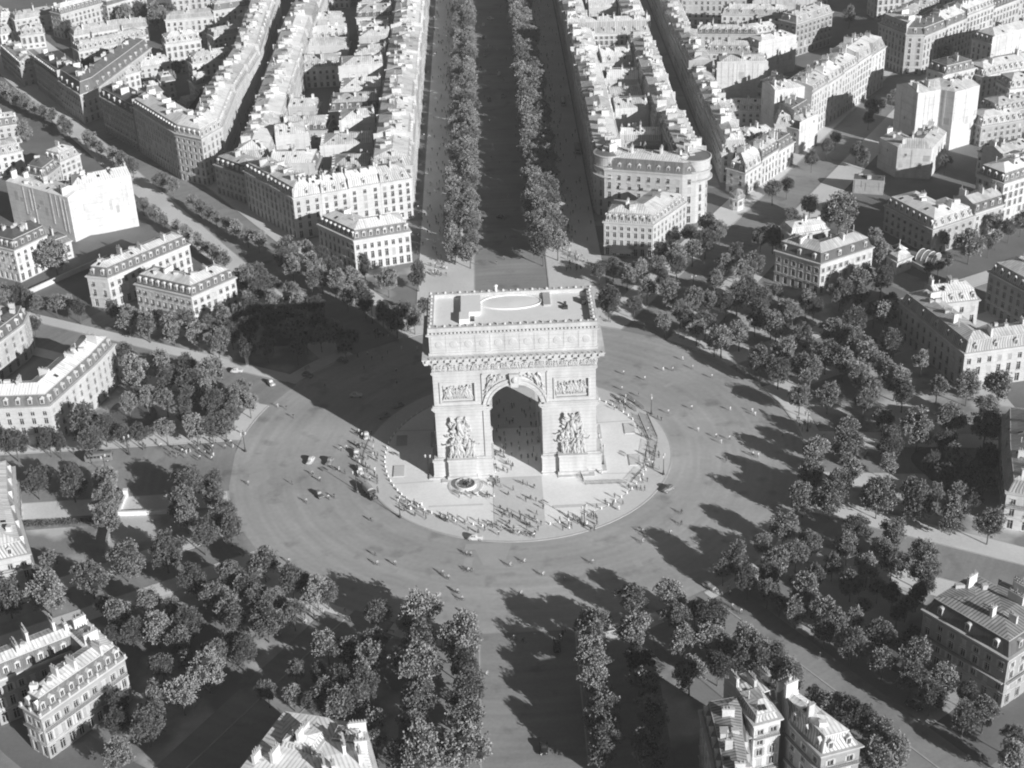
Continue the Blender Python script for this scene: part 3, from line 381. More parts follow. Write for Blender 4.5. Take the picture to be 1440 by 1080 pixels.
('sixth^ @',14,'p',77.0,36.1,3.96,1.15,3.0),
('seventh^ @',14,'p',85.1,41.8,3.78,1.15,3.0),
('eighth^ @',14,'p',93.1,48.6,4.06,1.15,3.0),
('first^ @',15,'p',84.9,-36.5,3.81,1.15,3.0),
('second^ @',15,'p',79.8,-28.8,3.29,1.15,3.0),
('third^ @',15,'p',91.2,-25.9,3.12,1.15,3.0),
('fourth^ @',15,'p',102.6,-23.6,2.35,1.15,3.0),
('fifth^ @',15,'p',104.0,-17.4,2.98,1.15,3.0),
('sixth^ @',15,'p',83.2,-16.8,3.57,1.15,3.0),
('seventh^ @',15,'p',92.3,-16.0,3.78,1.15,3.0),
('eighth^ @',15,'p',104.7,-12.9,3.6,1.15,3.0),
('ninth^ @',15,'p',94.0,-7.1,3.44,1.15,3.0),
('tenth^ @',15,'p',106.3,0.1,2.88,1.15,3.0),
('first^ @',16,'p',132.4,114.3,3.54,1.15,3.0),
('second^ @',16,'p',132.8,125.4,3.6,1.15,3.0),
('third^ @',16,'p',97.4,129.1,3.62,1.15,3.0),
('fourth^ @',16,'p',119.7,142.9,3.7,1.15,3.0),
('fifth^ @',16,'p',124.6,143.3,5.81,1.15,3.0),
('sixth^ @',16,'p',107.9,150.3,2.68,1.15,3.0),
('seventh^ @',16,'p',116.7,158.2,3.25,1.15,3.0),
('first> @',17,'p',91.7,86.3,2.41,1.15,3.0),
('second> @',17,'p',93.4,70.1,3.05,1.15,3.0),
('third> @',17,'p',99.3,77.3,3.56,1.15,3.0),
('fourth> @',17,'p',101.2,73.5,2.83,1.15,3.0),
('fifth> @',17,'p',111.5,80.9,3.82,1.15,3.0),
('sixth> @',17,'p',118.0,79.8,2.86,1.15,3.0),
('seventh> @',17,'p',119.2,88.4,3.87,1.15,3.0),
('eighth> @',17,'p',122.9,94.8,3.42,1.15,3.0),
('ninth> @',17,'p',127.5,89.7,4.12,1.15,3.0),
('first^ @',18,'p',126.5,33.4,3.07,1.15,3.0),
('second^ @',18,'p',119.5,45.2,3.36,1.15,3.0),
('third^ @',18,'p',110.6,58.2,4.58,1.15,3.0),
('fourth^ @',18,'p',121.9,62.1,4.62,1.15,3.0),
('fifth^ @',18,'p',119.9,68.0,3.27,1.15,3.0),
('sixth^ @',18,'p',127.6,75.1,2.84,1.15,3.0),
('first^ @',19,'p',85.8,58.1,4.13,1.15,3.0),
('second^ @',19,'p',85.0,62.7,3.7,1.15,3.0),
('third^ @',19,'p',80.2,65.2,2.79,1.15,3.0),
('fourth^ @',19,'p',82.7,69.5,3.74,1.15,3.0),
('fifth^ @',19,'p',91.7,73.4,2.83,1.15,3.0),
('sixth^ @',19,'p',83.4,77.8,4.04,1.15,3.0),
('first> @',20,'p',146.7,101.7,1.98,1.15,3.0),
('second> @',20,'p',150.6,102.4,2.23,1.15,3.0),
('third> @',20,'p',155.3,106.7,2.0,1.15,3.0),
('fourth> @',20,'p',158.9,123.3,2.57,1.15,3.0),
('fifth> @',20,'p',164.7,113.2,4.54,1.15,3.0),
('sixth> @',20,'p',173.1,118.1,2.29,1.15,3.0),
('seventh> @',20,'p',177.6,123.9,2.31,1.15,3.0),
('eighth> @',20,'p',179.5,134.5,3.13,1.15,3.0),
('ninth> @',20,'p',184.0,129.5,2.85,1.15,3.0),
('tenth> @',20,'p',190.0,134.6,3.14,1.15,3.0),
('first^ @',21,'p',33.5,81.1,4.29,1.15,3.0),
('second^ @',21,'p',42.2,81.4,2.63,1.15,3.0),
('third^ @',21,'p',47.6,91.7,3.16,1.15,3.0),
('fourth^ @',21,'p',54.0,100.7,2.72,1.15,3.0),
('fifth^ @',21,'p',41.9,104.2,2.98,1.15,3.0),
('sixth^ @',21,'p',53.5,107.6,3.5,1.15,3.0),
('seventh^ @',21,'p',47.2,107.6,3.25,1.15,3.0),
('eighth^ @',21,'p',32.4,109.2,2.51,1.15,3.0),
('ninth^ @',21,'p',60.0,109.9,3.01,1.15,3.0),
('tenth^ @',21,'p',37.5,110.4,3.01,1.15,3.0),
('eleventh^ @',21,'p',60.2,115.1,3.79,1.15,3.0),
('twelfth^ @',21,'p',55.0,121.1,3.57,1.15,3.0),
('thirteenth^ @',21,'p',62.0,136.2,2.36,1.15,3.0),
('first^ @',22,'p',67.0,121.1,3.57,1.15,3.0),
('second^ @',22,'p',72.5,127.3,4.12,1.15,3.0),
('third^ @',22,'p',68.1,136.8,3.14,1.15,3.0),
('fourth^ @',22,'p',79.4,138.8,3.15,1.15,3.0),
('fifth^ @',22,'p',75.9,145.7,3.19,1.15,3.0),
('first^ @',23,'p',72.4,78.4,3.09,1.15,3.0),
('second^ @',23,'p',67.9,80.4,3.1,1.15,3.0),
('third^ @',23,'p',76.7,80.6,4.29,1.15,3.0),
('fourth^ @',23,'p',62.0,81.0,3.58,1.15,3.0),
('fifth^ @',23,'p',54.2,86.0,4.09,1.15,3.0),
('sixth^ @',23,'p',81.8,89.4,3.39,1.15,3.0),
('seventh^ @',23,'p',71.3,96.0,3.43,1.15,3.0),
('eighth^ @',23,'p',82.3,103.5,3.47,1.15,3.0),
('ninth^ @',23,'p',86.5,105.9,3.98,1.15,3.0),
('tenth^ @',23,'p',76.8,108.1,3.5,1.15,3.0),
('eleventh^ @',23,'p',82.1,117.8,3.05,1.15,3.0),
('twelfth^ @',23,'p',98.9,130.3,3.11,1.15,3.0),
('thirteenth^ @',23,'p',93.3,130.9,3.11,1.15,3.0),
('first> @',24,'p',50.8,67.0,2.8,1.15,3.0),
('second> @',24,'p',56.7,73.1,3.3,1.15,3.0),
('third> @',24,'p',58.3,67.3,2.8,1.15,3.0),
('fourth> @',24,'p',60.4,60.5,3.0,1.15,3.0),
('fifth> @',24,'p',63.8,64.7,3.71,1.15,3.0),
('sixth> @',24,'p',65.1,52.7,2.73,1.15,3.0),
('seventh> @',24,'p',67.1,51.5,3.85,1.15,3.0),
('eighth> @',24,'p',73.4,55.3,3.65,1.15,3.0),
('first^ @',25,'p',105.4,174.3,3.6,1.15,3.0),
('second^ @',25,'p',112.0,179.6,2.8,1.15,3.0),
('third^ @',25,'p',180.1,199.2,2.59,1.15,3.0),
('fourth^ @',25,'p',127.3,207.0,2.91,1.15,3.0),
('fifth^ @',25,'p',148.7,207.0,2.62,1.15,3.0),
('sixth^ @',25,'p',147.4,214.4,2.94,1.15,3.0),
('seventh^ @',25,'p',136.2,219.8,2.96,1.15,3.0),
('eighth^ @',25,'p',142.2,231.1,2.41,1.15,3.0),
('ninth^ @',25,'p',201.0,252.1,2.79,1.15,3.0),
('tenth^ @',25,'p',161.6,253.5,2.48,1.15,3.0),
('eleventh^ @',25,'p',165.8,263.8,3.46,1.15,3.0),
('twelfth^ @',25,'p',171.7,272.1,2.23,1.15,3.0),
('thirteenth^ @',25,'p',178.4,279.8,2.57,1.15,3.0),
('fourteenth^ @',25,'p',217.2,333.1,4.11,1.15,3.0),
('first^ @',26,'p',-60.6,107.6,3.49,1.15,3.0),
('second^ @',26,'p',-69.3,111.3,3.01,1.15,3.0),
('third^ @',26,'p',-65.6,112.1,3.02,1.15,3.0),
('fourth^ @',26,'p',-55.5,112.2,3.27,1.15,3.0),
('fifth^ @',26,'p',-51.0,121.3,3.06,1.15,3.0),
('sixth^ @',26,'p',-77.0,122.1,3.83,1.15,3.0),
('seventh^ @',26,'p',-61.8,122.4,3.07,1.15,3.0),
('eighth^ @',26,'p',-69.5,123.1,3.58,1.15,3.0),
('ninth^ @',26,'p',-81.3,130.5,3.11,1.15,3.0),
('tenth^ @',26,'p',-67.7,132.1,3.11,1.15,3.0),
('eleventh^ @',26,'p',-79.1,135.1,4.17,1.15,3.0),
('twelfth^ @',26,'p',-73.7,140.3,2.63,1.15,3.0),
('first^ @',27,'p',-37.7,75.4,3.31,1.15,3.0),
('second^ @',27,'p',-31.9,77.5,2.85,1.15,3.0),
('third^ @',27,'p',-42.8,83.8,2.88,1.15,3.0),
('fourth^ @',27,'p',-36.1,84.2,2.88,1.15,3.0),
('fifth^ @',27,'p',-29.0,87.3,2.41,1.15,3.0),
('sixth^ @',27,'p',-49.2,90.8,3.64,1.15,3.0),
('seventh^ @',27,'p',-55.7,97.0,2.94,1.15,3.0),
('eighth^ @',27,'p',-51.1,102.1,2.97,1.15,3.0),
('ninth^ @',27,'p',-41.9,106.8,3.73,1.15,3.0),
('tenth^ @',27,'p',-31.5,110.4,3.51,1.15,3.0),
('first^ @',28,'p',-81.3,96.2,3.18,1.15,3.0),
('second^ @',28,'p',-89.4,97.6,2.45,1.15,3.0),
('third^ @',28,'p',-75.7,101.2,3.21,1.15,3.0),
('fourth^ @',28,'p',-87.2,104.0,3.22,1.15,3.0),
('fifth^ @',28,'p',-82.6,107.5,3.24,1.15,3.0),
('sixth^ @',28,'p',-92.5,113.0,3.77,1.15,3.0),
('seventh^ @',28,'p',-87.8,116.1,3.54,1.15,3.0),
('first> @',29,'p',-86.7,86.4,3.61,1.15,3.0),
('second> @',29,'p',-86.4,73.9,3.3,1.15,3.0),
('third> @',29,'p',-80.9,81.6,3.58,1.15,3.0),
('fourth> @',29,'p',-79.2,61.8,2.77,1.15,3.0),
('fifth> @',29,'p',-78.4,69.6,3.04,1.15,3.0),
('sixth> @',29,'p',-75.5,82.7,3.59,1.15,3.0),
('seventh> @',29,'p',-73.3,72.7,3.29,1.15,3.0),
('eighth> @',29,'p',-71.6,91.9,3.4,1.15,3.0),
('ninth> @',29,'p',-69.2,59.4,2.76,1.15,3.0),
('tenth> @',29,'p',-69.1,78.4,3.32,1.15,3.0),
('eleventh> @',29,'p',-66.8,66.1,3.02,1.15,3.0),
('twelfth> @',29,'p',-65.3,89.2,3.14,1.15,3.0),
('thirteenth> @',29,'p',-63.9,78.5,3.09,1.15,3.0),
('fourteenth> @',29,'p',-62.3,67.6,3.26,1.15,3.0),
('fifteenth> @',29,'p',-57.2,68.1,3.5,1.15,3.0),
('sixteenth> @',29,'p',-53.6,59.4,2.76,1.15,3.0),
('seventeenth> @',29,'p',-52.4,66.2,3.02,1.15,3.0),
('first^ @',30,'p',-85.7,61.4,3.22,1.15,3.0),
('second^ @',30,'p',-95.9,69.3,2.8,1.15,3.0),
('third^ @',30,'p',-92.1,72.4,3.05,1.15,3.0),
('fourth^ @',30,'p',-96.0,83.6,3.35,1.15,3.0),
('fifth^ @',30,'p',-92.5,87.6,2.65,1.15,3.0),
('first> @',31,'p',-176.9,111.2,3.26,1.15,3.0),
('second> @',31,'p',-172.5,110.8,2.76,1.15,3.0),
('third> @',31,'p',-168.8,108.2,2.49,1.15,3.0),
('fourth> @',31,'p',-163.9,103.2,2.47,1.15,3.0),
('fifth> @',31,'p',-161.0,86.8,2.41,1.15,3.0),
('sixth> @',31,'p',-157.4,102.0,2.72,1.15,3.0),
('seventh> @',31,'p',-153.6,101.6,2.71,1.15,3.0),
('eighth> @',31,'p',-147.8,96.1,3.18,1.15,3.0),
('first> @',32,'p',-135.2,93.8,2.92,1.15,3.0),
('second> @',32,'p',-128.6,85.7,3.84,1.15,3.0),
('third> @',32,'p',-121.0,79.8,3.8,1.15,3.0),
('fourth> @',32,'p',-117.9,87.9,2.41,1.15,3.0),
('fifth> @',32,'p',-112.2,76.9,3.55,1.15,3.0),
('sixth> @',32,'p',-108.4,82.2,3.34,1.15,3.0),
('seventh> @',32,'p',-103.3,72.5,3.52,1.15,3.0),
('eighth> @',32,'p',-101.0,80.0,2.86,1.15,3.0),
('ninth> @',32,'p',-95.8,66.3,3.71,1.15,3.0),
('lone leafy tree @',33,'p',-166.1,138.4,4.7,1.15,3.0),
('first^ @',34,'p',-115.1,10.2,2.72,1.15,3.0),
('second^ @',34,'p',-110.5,10.6,2.93,1.15,3.0),
('third^ @',34,'p',-103.7,13.3,2.74,1.15,3.0),
('fourth^ @',34,'p',-117.6,28.7,3.04,1.15,3.0),
('fifth^ @',34,'p',-106.4,29.4,3.26,1.15,3.0),
('sixth^ @',34,'p',-112.5,30.8,3.48,1.15,3.0),
('seventh^ @',34,'p',-108.2,40.6,3.99,1.15,3.0),
('eighth^ @',34,'p',-119.6,46.1,4.47,1.15,3.0),
('ninth^ @',34,'p',-103.7,50.2,3.61,1.15,3.0),
('tenth^ @',34,'p',-112.1,53.3,3.63,1.15,3.0),
('eleventh^ @',34,'p',-123.9,61.1,3.22,1.15,3.0),
('first^ @',35,'p',-94.3,11.3,3.35,1.15,3.0),
('second^ @',35,'p',-89.8,11.7,2.94,1.15,3.0),
('third^ @',35,'p',-86.1,13.0,3.16,1.15,3.0),
('fourth^ @',35,'p',-84.6,19.4,2.56,1.15,3.0),
('fifth^ @',35,'p',-99.0,20.7,2.56,1.15,3.0),
('sixth^ @',35,'p',-91.1,25.5,3.45,1.15,3.0),
('seventh^ @',35,'p',-80.5,26.3,2.59,1.15,3.0),
('eighth^ @',35,'p',-85.6,28.5,3.47,1.15,3.0),
('ninth^ @',35,'p',-99.9,29.3,3.04,1.15,3.0),
('tenth^ @',35,'p',-94.9,32.3,3.49,1.15,3.0),
('eleventh^ @',35,'p',-83.3,34.8,2.85,1.15,3.0),
('twelfth^ @',35,'p',-100.3,36.3,3.96,1.15,3.0),
('thirteenth^ @',35,'p',-94.3,43.8,4.01,1.15,3.0),
('first> @',36,'p',-146.4,7.0,3.74,1.15,3.0),
('second> @',36,'p',-137.3,8.9,2.92,1.15,3.0),
('third> @',36,'p',-133.9,7.4,2.5,1.15,3.0),
('fourth> @',36,'p',-127.6,13.8,4.62,1.15,3.0),
('fifth> @',36,'p',-124.5,7.5,3.12,1.15,3.0),
('sixth> @',36,'p',-121.8,13.2,3.57,1.15,3.0),
('first> @',37,'p',-135.1,-13.9,3.19,1.15,3.0),
('second> @',37,'p',-124.6,-16.2,3.57,1.15,3.0),
('third> @',37,'p',-115.5,-15.5,3.18,1.15,3.0),
('fourth> @',37,'p',-112.6,-24.5,3.7,1.15,3.0),
('fifth> @',37,'p',-111.3,-33.2,3.06,1.15,3.0),
('first^ @',38,'p',-92.4,-51.6,4.04,1.15,3.0),
('second^ @',38,'p',-83.7,-44.5,3.17,1.15,3.0),
('third^ @',38,'p',-77.3,-40.8,3.01,1.15,3.0),
('fourth^ @',38,'p',-82.2,-36.6,2.28,1.15,3.0),
('fifth^ @',38,'p',-90.1,-34.2,2.68,1.15,3.0),
('sixth^ @',38,'p',-79.7,-33.7,2.87,1.15,3.0),
('seventh^ @',38,'p',-91.8,-29.0,3.28,1.15,3.0),
('eighth^ @',38,'p',-83.5,-24.9,2.54,1.15,3.0),
('ninth^ @',38,'p',-92.1,-20.6,3.93,1.15,3.0),
('tenth^ @',38,'p',-85.0,-16.9,2.58,1.15,3.0),
('first> @',39,'p',-128.8,-68.0,3.18,1.15,3.0),
('second> @',39,'p',-123.1,-59.5,2.17,1.15,3.0),
('third> @',39,'p',-122.6,-50.8,2.03,1.15,3.0),
('fourth> @',39,'p',-118.5,-68.1,4.24,1.15,3.0),
('fifth> @',39,'p',-109.5,-61.3,3.59,1.15,3.0),
('sixth> @',39,'p',-103.6,-71.1,2.11,1.15,3.0),
('seventh> @',39,'p',-102.1,-54.9,3.65,1.15,3.0),
('eighth> @',39,'p',-99.5,-76.1,2.95,1.15,3.0),
('ninth> @',39,'p',-92.6,-70.7,2.82,1.15,3.0),
('tenth> @',39,'p',-83.2,-63.2,3.22,1.15,3.0),
('first> @',40,'p',-99.6,-82.5,2.06,1.15,3.0),
('second> @',40,'p',-94.3,-82.8,2.57,1.15,3.0),
('third> @',40,'p',-89.1,-82.5,3.08,1.15,3.0),
('fourth> @',40,'p',-86.2,-74.9,2.44,1.15,3.0),
('fifth> @',40,'p',-85.7,-95.8,2.49,1.15,3.0),
('sixth> @',40,'p',-83.0,-86.8,2.37,1.15,3.0),
('seventh> @',40,'p',-82.1,-81.1,3.09,1.15,3.0),
('eighth> @',40,'p',-80.2,-94.0,2.33,1.15,3.0),
('ninth> @',40,'p',-77.1,-70.9,3.17,1.15,3.0),
('tenth> @',40,'p',-74.5,-99.7,3.44,1.15,3.0),
('eleventh> @',40,'p',-73.3,-91.8,2.68,1.15,3.0),
('twelfth> @',40,'p',-72.7,-75.0,2.79,1.15,3.0),
('thirteenth> @',40,'p',-70.5,-78.8,2.42,1.15,3.0),
('fourteenth> @',40,'p',-70.5,-88.2,2.37,1.15,3.0),
('fifteenth> @',40,'p',-67.3,-92.5,2.84,1.15,3.0),
('first> @',41,'p',-74.3,-61.9,2.88,1.15,3.0),
('second> @',41,'p',-70.9,-65.8,2.14,1.15,3.0),
('third> @',41,'p',-68.9,-67.0,2.49,1.15,3.0),
('fourth> @',41,'p',-66.4,-70.4,2.29,1.15,3.0),
('fifth> @',41,'p',-66.3,-57.7,3.08,1.15,3.0),
('sixth> @',41,'p',-62.6,-82.2,3.42,1.15,3.0),
('seventh> @',41,'p',-62.1,-72.4,2.46,1.15,3.0),
('eighth> @',41,'p',-58.4,-64.8,2.86,1.15,3.0),
('ninth> @',41,'p',-56.7,-78.1,2.6,1.15,3.0),
('tenth> @',41,'p',-55.7,-65.7,2.5,1.15,3.0),
('eleventh> @',41,'p',-51.7,-70.3,2.82,1.15,3.0),
('twelfth> @',41,'p',-49.1,-70.2,2.29,1.15,3.0),
('first^ @',42,'p',-90.0,-125.2,2.61,1.15,3.0),
('second^ @',42,'p',-85.2,-116.9,3.45,1.15,3.0),
('third^ @',42,'p',-92.1,-114.8,2.53,1.15,3.0),
('fourth^ @',42,'p',-84.9,-111.4,2.23,1.15,3.0),
('fifth^ @',42,'p',-94.0,-109.1,2.72,1.15,3.0),
('sixth^ @',42,'p',-79.1,-107.0,3.06,1.15,3.0),
('seventh^ @',42,'p',-85.7,-104.7,2.59,1.15,3.0),
('first> @',43,'p',-59.9,-105.8,2.1,1.15,3.0),
('second> @',43,'p',-54.2,-99.0,2.3,1.15,3.0),
('third> @',43,'p',-53.9,-107.4,2.1,1.15,3.0),
('fourth> @',43,'p',-48.3,-100.7,1.97,1.15,3.0),
('fifth> @',43,'p',-48.2,-110.6,2.4,1.15,3.0),
('first^ @',44,'p',120.8,-41.8,2.26,1.15,3.0),
('second^ @',44,'p',117.4,-38.8,2.66,1.15,3.0),
('third^ @',44,'p',112.2,-37.4,2.1,1.15,3.0),
('fourth^ @',44,'p',125.3,-34.6,2.87,1.15,3.0),
('fifth^ @',44,'p',116.2,-29.7,2.52,1.15,3.0),
('sixth^ @',44,'p',123.2,-28.9,2.72,1.15,3.0),
('seventh^ @',44,'p',113.9,-23.8,2.35,1.15,3.0),
('eighth^ @',44,'p',121.3,-21.8,2.95,1.15,3.0),
('ninth^ @',44,'p',120.7,-13.6,2.6,1.15,3.0),
('first> @',45,'p',81.3,-84.3,1.88,1.15,3.0),
('second> @',45,'p',86.3,-77.6,1.91,1.15,3.0),
('third> @',45,'p',88.5,-87.8,1.7,1.15,3.0),
('fourth> @',45,'p',89.0,-80.9,2.07,1.15,3.0),
('fifth> @',45,'p',91.3,-85.3,2.05,1.15,3.0),
('sixth> @',45,'p',94.8,-81.6,2.24,1.15,3.0),
('seventh> @',45,'p',97.8,-77.0,2.26,1.15,3.0),
('first^ @',46,'p',-159.2,349.7,3.14,1.15,3.0),
('second^ @',46,'p',-159.5,367.9,2.85,1.15,3.0),
('third^ @',46,'p',-232.3,448.1,3.5,1.15,3.0),
('fourth^ @',46,'p',-185.1,457.9,5.5,1.15,3.0),
('fifth^ @',46,'p',-150.3,458.4,2.36,1.15,3.0),
('sixth^ @',46,'p',-161.3,458.5,2.76,1.15,3.0),
('seventh^ @',46,'p',-203.3,463.9,4.74,1.15,3.0),
('eighth^ @',46,'p',-178.5,464.3,4.74,1.15,3.0),
('ninth^ @',46,'p',-225.1,464.9,3.56,1.15,3.0),
('tenth^ @',46,'p',-196.0,467.0,4.76,1.15,3.0),
('eleventh^ @',46,'p',-213.3,469.0,3.18,1.15,3.0),
('first^ @',47,'p',172.1,245.8,2.46,1.15,3.0),
('second^ @',47,'p',98.7,332.3,2.74,1.15,3.0),
('third^ @',47,'p',129.9,365.0,2.14,1.15,3.0),
('fourth^ @',47,'p',126.8,385.9,3.28,1.15,3.0),
('fifth^ @',47,'p',123.0,389.9,4.02,1.15,3.0),
('sixth^ @',47,'p',164.3,403.6,2.98,1.15,3.0),
('seventh^ @',47,'p',159.0,405.4,3.72,1.15,3.0),
('eighth^ @',47,'p',187.2,406.3,4.1,1.15,3.0),
('first tree from the far end @',48,'s',-239.6,346.2,2.78,1.2,2.6),
('second tree from the far end @',48,'s',-232.1,334.5,2.74,1.2,2.6),
('third tree from the far end @',48,'s',-224.5,326.3,2.71,1.2,2.6),
('fourth tree from the far end @',48,'s',-218.9,318.6,2.35,1.2,2.6),
('fifth tree from the far end @',48,'s',-213.0,310.8,2.33,1.2,2.6),
('sixth tree from the far end @',48,'s',-207.8,306.0,2.65,1.2,2.6),
('seventh tree from the far end @',48,'s',-200.7,296.5,2.29,1.2,2.6),
('eighth tree from the far end @',48,'s',-194.9,286.0,2.9,1.2,2.6),
('ninth tree from the far end @',48,'s',-182.5,271.8,2.53,1.2,2.6),
('tenth tree from the far end @',48,'s',-178.8,266.0,2.2,1.2,2.6),
('eleventh tree from the far end @',48,'s',-175.2,259.4,2.18,1.2,2.6),
('twelfth tree from the far end @',48,'s',-168.1,250.6,2.47,1.2,2.6),
('thirteenth tree from the far end @',48,'s',-162.5,244.0,2.44,1.2,2.6),
('fourteenth tree from the far end @',48,'s',-156.2,234.0,2.71,1.2,2.6),
('fifteenth tree from the far end @',48,'s',-141.0,216.2,2.65,1.2,2.6),
('sixteenth tree from the far end @',48,'s',-134.9,209.3,2.62,1.2,2.6),
('seventeenth tree from the far end @',48,'s',-124.5,194.7,2.0,1.2,2.6),
('eighteenth tree from the far end @',48,'s',-119.9,186.8,1.98,1.2,2.6),
('nineteenth tree from the far end @',48,'s',-115.9,180.6,1.96,1.2,2.6),
('twentieth tree from the far end @',48,'s',-112.3,175.3,1.94,1.2,2.6),
('twenty-first tree from the far end @',48,'s',-107.6,169.2,1.93,1.2,2.6),
('twenty-second tree from the far end @',48,'s',-103.2,163.2,2.18,1.2,2.6),
('twenty-third tree from the far end @',48,'s',-97.5,155.2,2.42,1.2,2.6),
('twenty-fourth tree from the far end @',48,'s',-92.6,150.1,2.4,1.2,2.6),
('first tree from the far end @',49,'s',-214.2,284.7,2.9,1.2,2.6),
('second tree from the far end @',49,'s',-143.9,191.7,1.99,1.2,2.6),
('third tree from the far end @',49,'s',-137.7,183.8,1.97,1.2,2.6),
('fourth tree from the far end @',49,'s',-132.7,176.1,1.94,1.2,2.6),
('fifth tree from the far end @',49,'s',-126.7,168.6,1.92,1.2,2.6),
('sixth tree from the far end @',49,'s',-121.0,160.4,2.17,1.2,2.6),
('seventh tree from the far end @',49,'s',-116.1,153.3,2.15,1.2,2.6),
('eighth tree from the far end @',49,'s',-111.5,146.3,2.12,1.2,2.6),
('ninth tree from the far end @',49,'s',-107.6,140.8,2.11,1.2,2.6),
('tenth tree from the far end @',49,'s',-103.3,134.7,2.09,1.2,2.6),
('first tree from the arch @',50,'a',-13.1,127.7,3.64,1.12,2.4),
('second tree from the arch @',50,'a',-13.0,134.5,4.0,1.12,2.4),
('third tree from the arch @',50,'a',-12.6,142.3,3.41,1.12,2.4),
('fourth tree from the arch @',50,'a',-12.3,150.1,3.63,1.12,2.4),
('fifth tree from the arch @',50,'a',-13.2,157.9,4.24,1.12,2.4),
('sixth tree from the arch @',50,'a',-13.0,165.7,3.55,1.12,2.4),
('seventh tree from the arch @',50,'a',-12.8,172.7,3.92,1.12,2.4),
('eighth tree from the arch @',50,'a',-12.7,180.0,3.46,1.12,2.4),
('ninth tree from the arch @',50,'a',-14.0,187.9,3.7,1.12,2.4),
('tenth tree from the arch @',50,'a',-12.8,195.4,3.87,1.12,2.4),
('eleventh tree from the arch @',50,'a',-12.4,201.8,4.11,1.12,2.4),
('twelfth tree from the arch @',50,'a',-13.3,210.3,4.2,1.12,2.4),
('thirteenth tree from the arch @',50,'a',-13.9,216.1,4.28,1.12,2.4),
('fourteenth tree from the arch @',50,'a',-12.4,224.1,3.62,1.12,2.4),
('fifteenth tree from the arch @',50,'a',-13.6,231.6,4.03,1.12,2.4),
('sixteenth tree from the arch @',50,'a',-13.5,239.2,3.79,1.12,2.4),
('seventeenth tree from the arch @',50,'a',-12.5,246.8,3.98,1.12,2.4),
('eighteenth tree from the arch @',50,'a',-12.6,254.8,4.33,1.12,2.4),
('nineteenth tree from the arch @',50,'a',-13.8,261.9,4.07,1.12,2.4),
('twentieth tree from the arch @',50,'a',-12.5,268.7,4.36,1.12,2.4),
('twenty-first tree from the arch @',50,'a',-13.7,276.7,4.11,1.12,2.4),
('twenty-second tree from the arch @',50,'a',-13.6,282.5,3.97,1.12,2.4),
('twenty-third tree from the arch @',50,'a',-12.3,290.0,4.25,1.12,2.4),
('twenty-fourth tree from the arch @',50,'a',-13.4,297.5,4.2,1.12,2.4),
('twenty-fifth tree from the arch @',50,'a',-12.7,306.3,3.69,1.12,2.4),
('twenty-sixth tree from the arch @',50,'a',-13.0,312.1,3.44,1.12,2.4),
('twenty-seventh tree from the arch @',50,'a',-13.5,321.2,4.12,1.12,2.4),
('twenty-eighth tree from the arch @',50,'a',-13.2,328.8,4.38,1.12,2.4),
('twenty-ninth tree from the arch @',50,'a',-14.0,335.4,3.71,1.12,2.4),
('thirtieth tree from the arch @',50,'a',-13.7,342.4,3.43,1.12,2.4),
('thirty-first tree from the arch @',50,'a',-13.8,349.1,4.01,1.12,2.4),
('thirty-second tree from the arch @',50,'a',-13.5,358.3,4.27,1.12,2.4),
('thirty-third tree from the arch @',50,'a',-13.4,364.7,4.3,1.12,2.4),
('thirty-fourth tree from the arch @',50,'a',-12.9,372.4,3.92,1.12,2.4),
('thirty-fifth tree from the arch @',50,'a',-13.0,380.5,3.96,1.12,2.4),
('thirty-sixth tree from the arch @',50,'a',-13.3,387.4,3.91,1.12,2.4),
('thirty-seventh tree from the arch @',50,'a',-13.6,395.4,3.64,1.12,2.4),
('thirty-eighth tree from the arch @',50,'a',-13.1,400.8,3.92,1.12,2.4),
('thirty-ninth tree from the arch @',50,'a',-13.1,408.2,3.82,1.12,2.4),
('fortieth tree from the arch @',50,'a',-13.0,415.7,4.02,1.12,2.4),
('forty-first tree from the arch @',50,'a',-13.3,424.4,4.03,1.12,2.4),
('forty-second tree from the arch @',50,'a',-12.8,431.9,3.75,1.12,2.4),
('forty-third tree from the arch @',50,'a',-14.0,439.2,3.42,1.12,2.4),
('forty-fourth tree from the arch @',50,'a',-13.6,446.1,4.36,1.12,2.4),
('forty-fifth tree from the arch @',50,'a',-13.5,453.3,3.99,1.12,2.4),
('forty-sixth tree from the arch @',50,'a',-13.4,461.2,3.71,1.12,2.4),
('forty-seventh tree from the arch @',50,'a',-13.4,468.9,3.7,1.12,2.4),
('forty-eighth tree from the arch @',50,'a',-13.1,476.3,3.43,1.12,2.4),
('forty-ninth tree from the arch @',50,'a',-13.7,483.8,3.71,1.12,2.4),
('fiftieth tree from the arch @',50,'a',-13.8,490.5,3.64,1.12,2.4),
('fifty-first tree from the arch @',50,'a',-13.9,497.6,4.1,1.12,2.4),
('fifty-second tree from the arch @',50,'a',-12.6,505.3,3.73,1.12,2.4),
('fifty-third tree from the arch @',50,'a',-13.8,512.5,4.26,1.12,2.4),
('fifty-fourth tree from the arch @',50,'a',-12.5,520.1,4.05,1.12,2.4),
('fifty-fifth tree from the arch @',50,'a',-13.9,527.7,3.63,1.12,2.4),
('fifty-sixth tree from the arch @',50,'a',-12.6,535.7,3.59,1.12,2.4),
('fifty-seventh tree from the arch @',50,'a',-13.6,543.0,3.58,1.12,2.4),
('first tree from the arch @',51,'a',-18.6,131.7,3.67,1.12,2.4),
('second tree from the arch @',51,'a',-19.6,140.9,3.06,1.12,2.4),
('third tree from the arch @',51,'a',-19.5,148.4,3.23,1.12,2.4),
('fourth tree from the arch @',51,'a',-19.4,157.7,3.4,1.12,2.4),
('fifth tree from the arch @',51,'a',-20.1,166.1,3.09,1.12,2.4),
('sixth tree from the arch @',51,'a',-18.3,173.4,3.96,1.12,2.4),
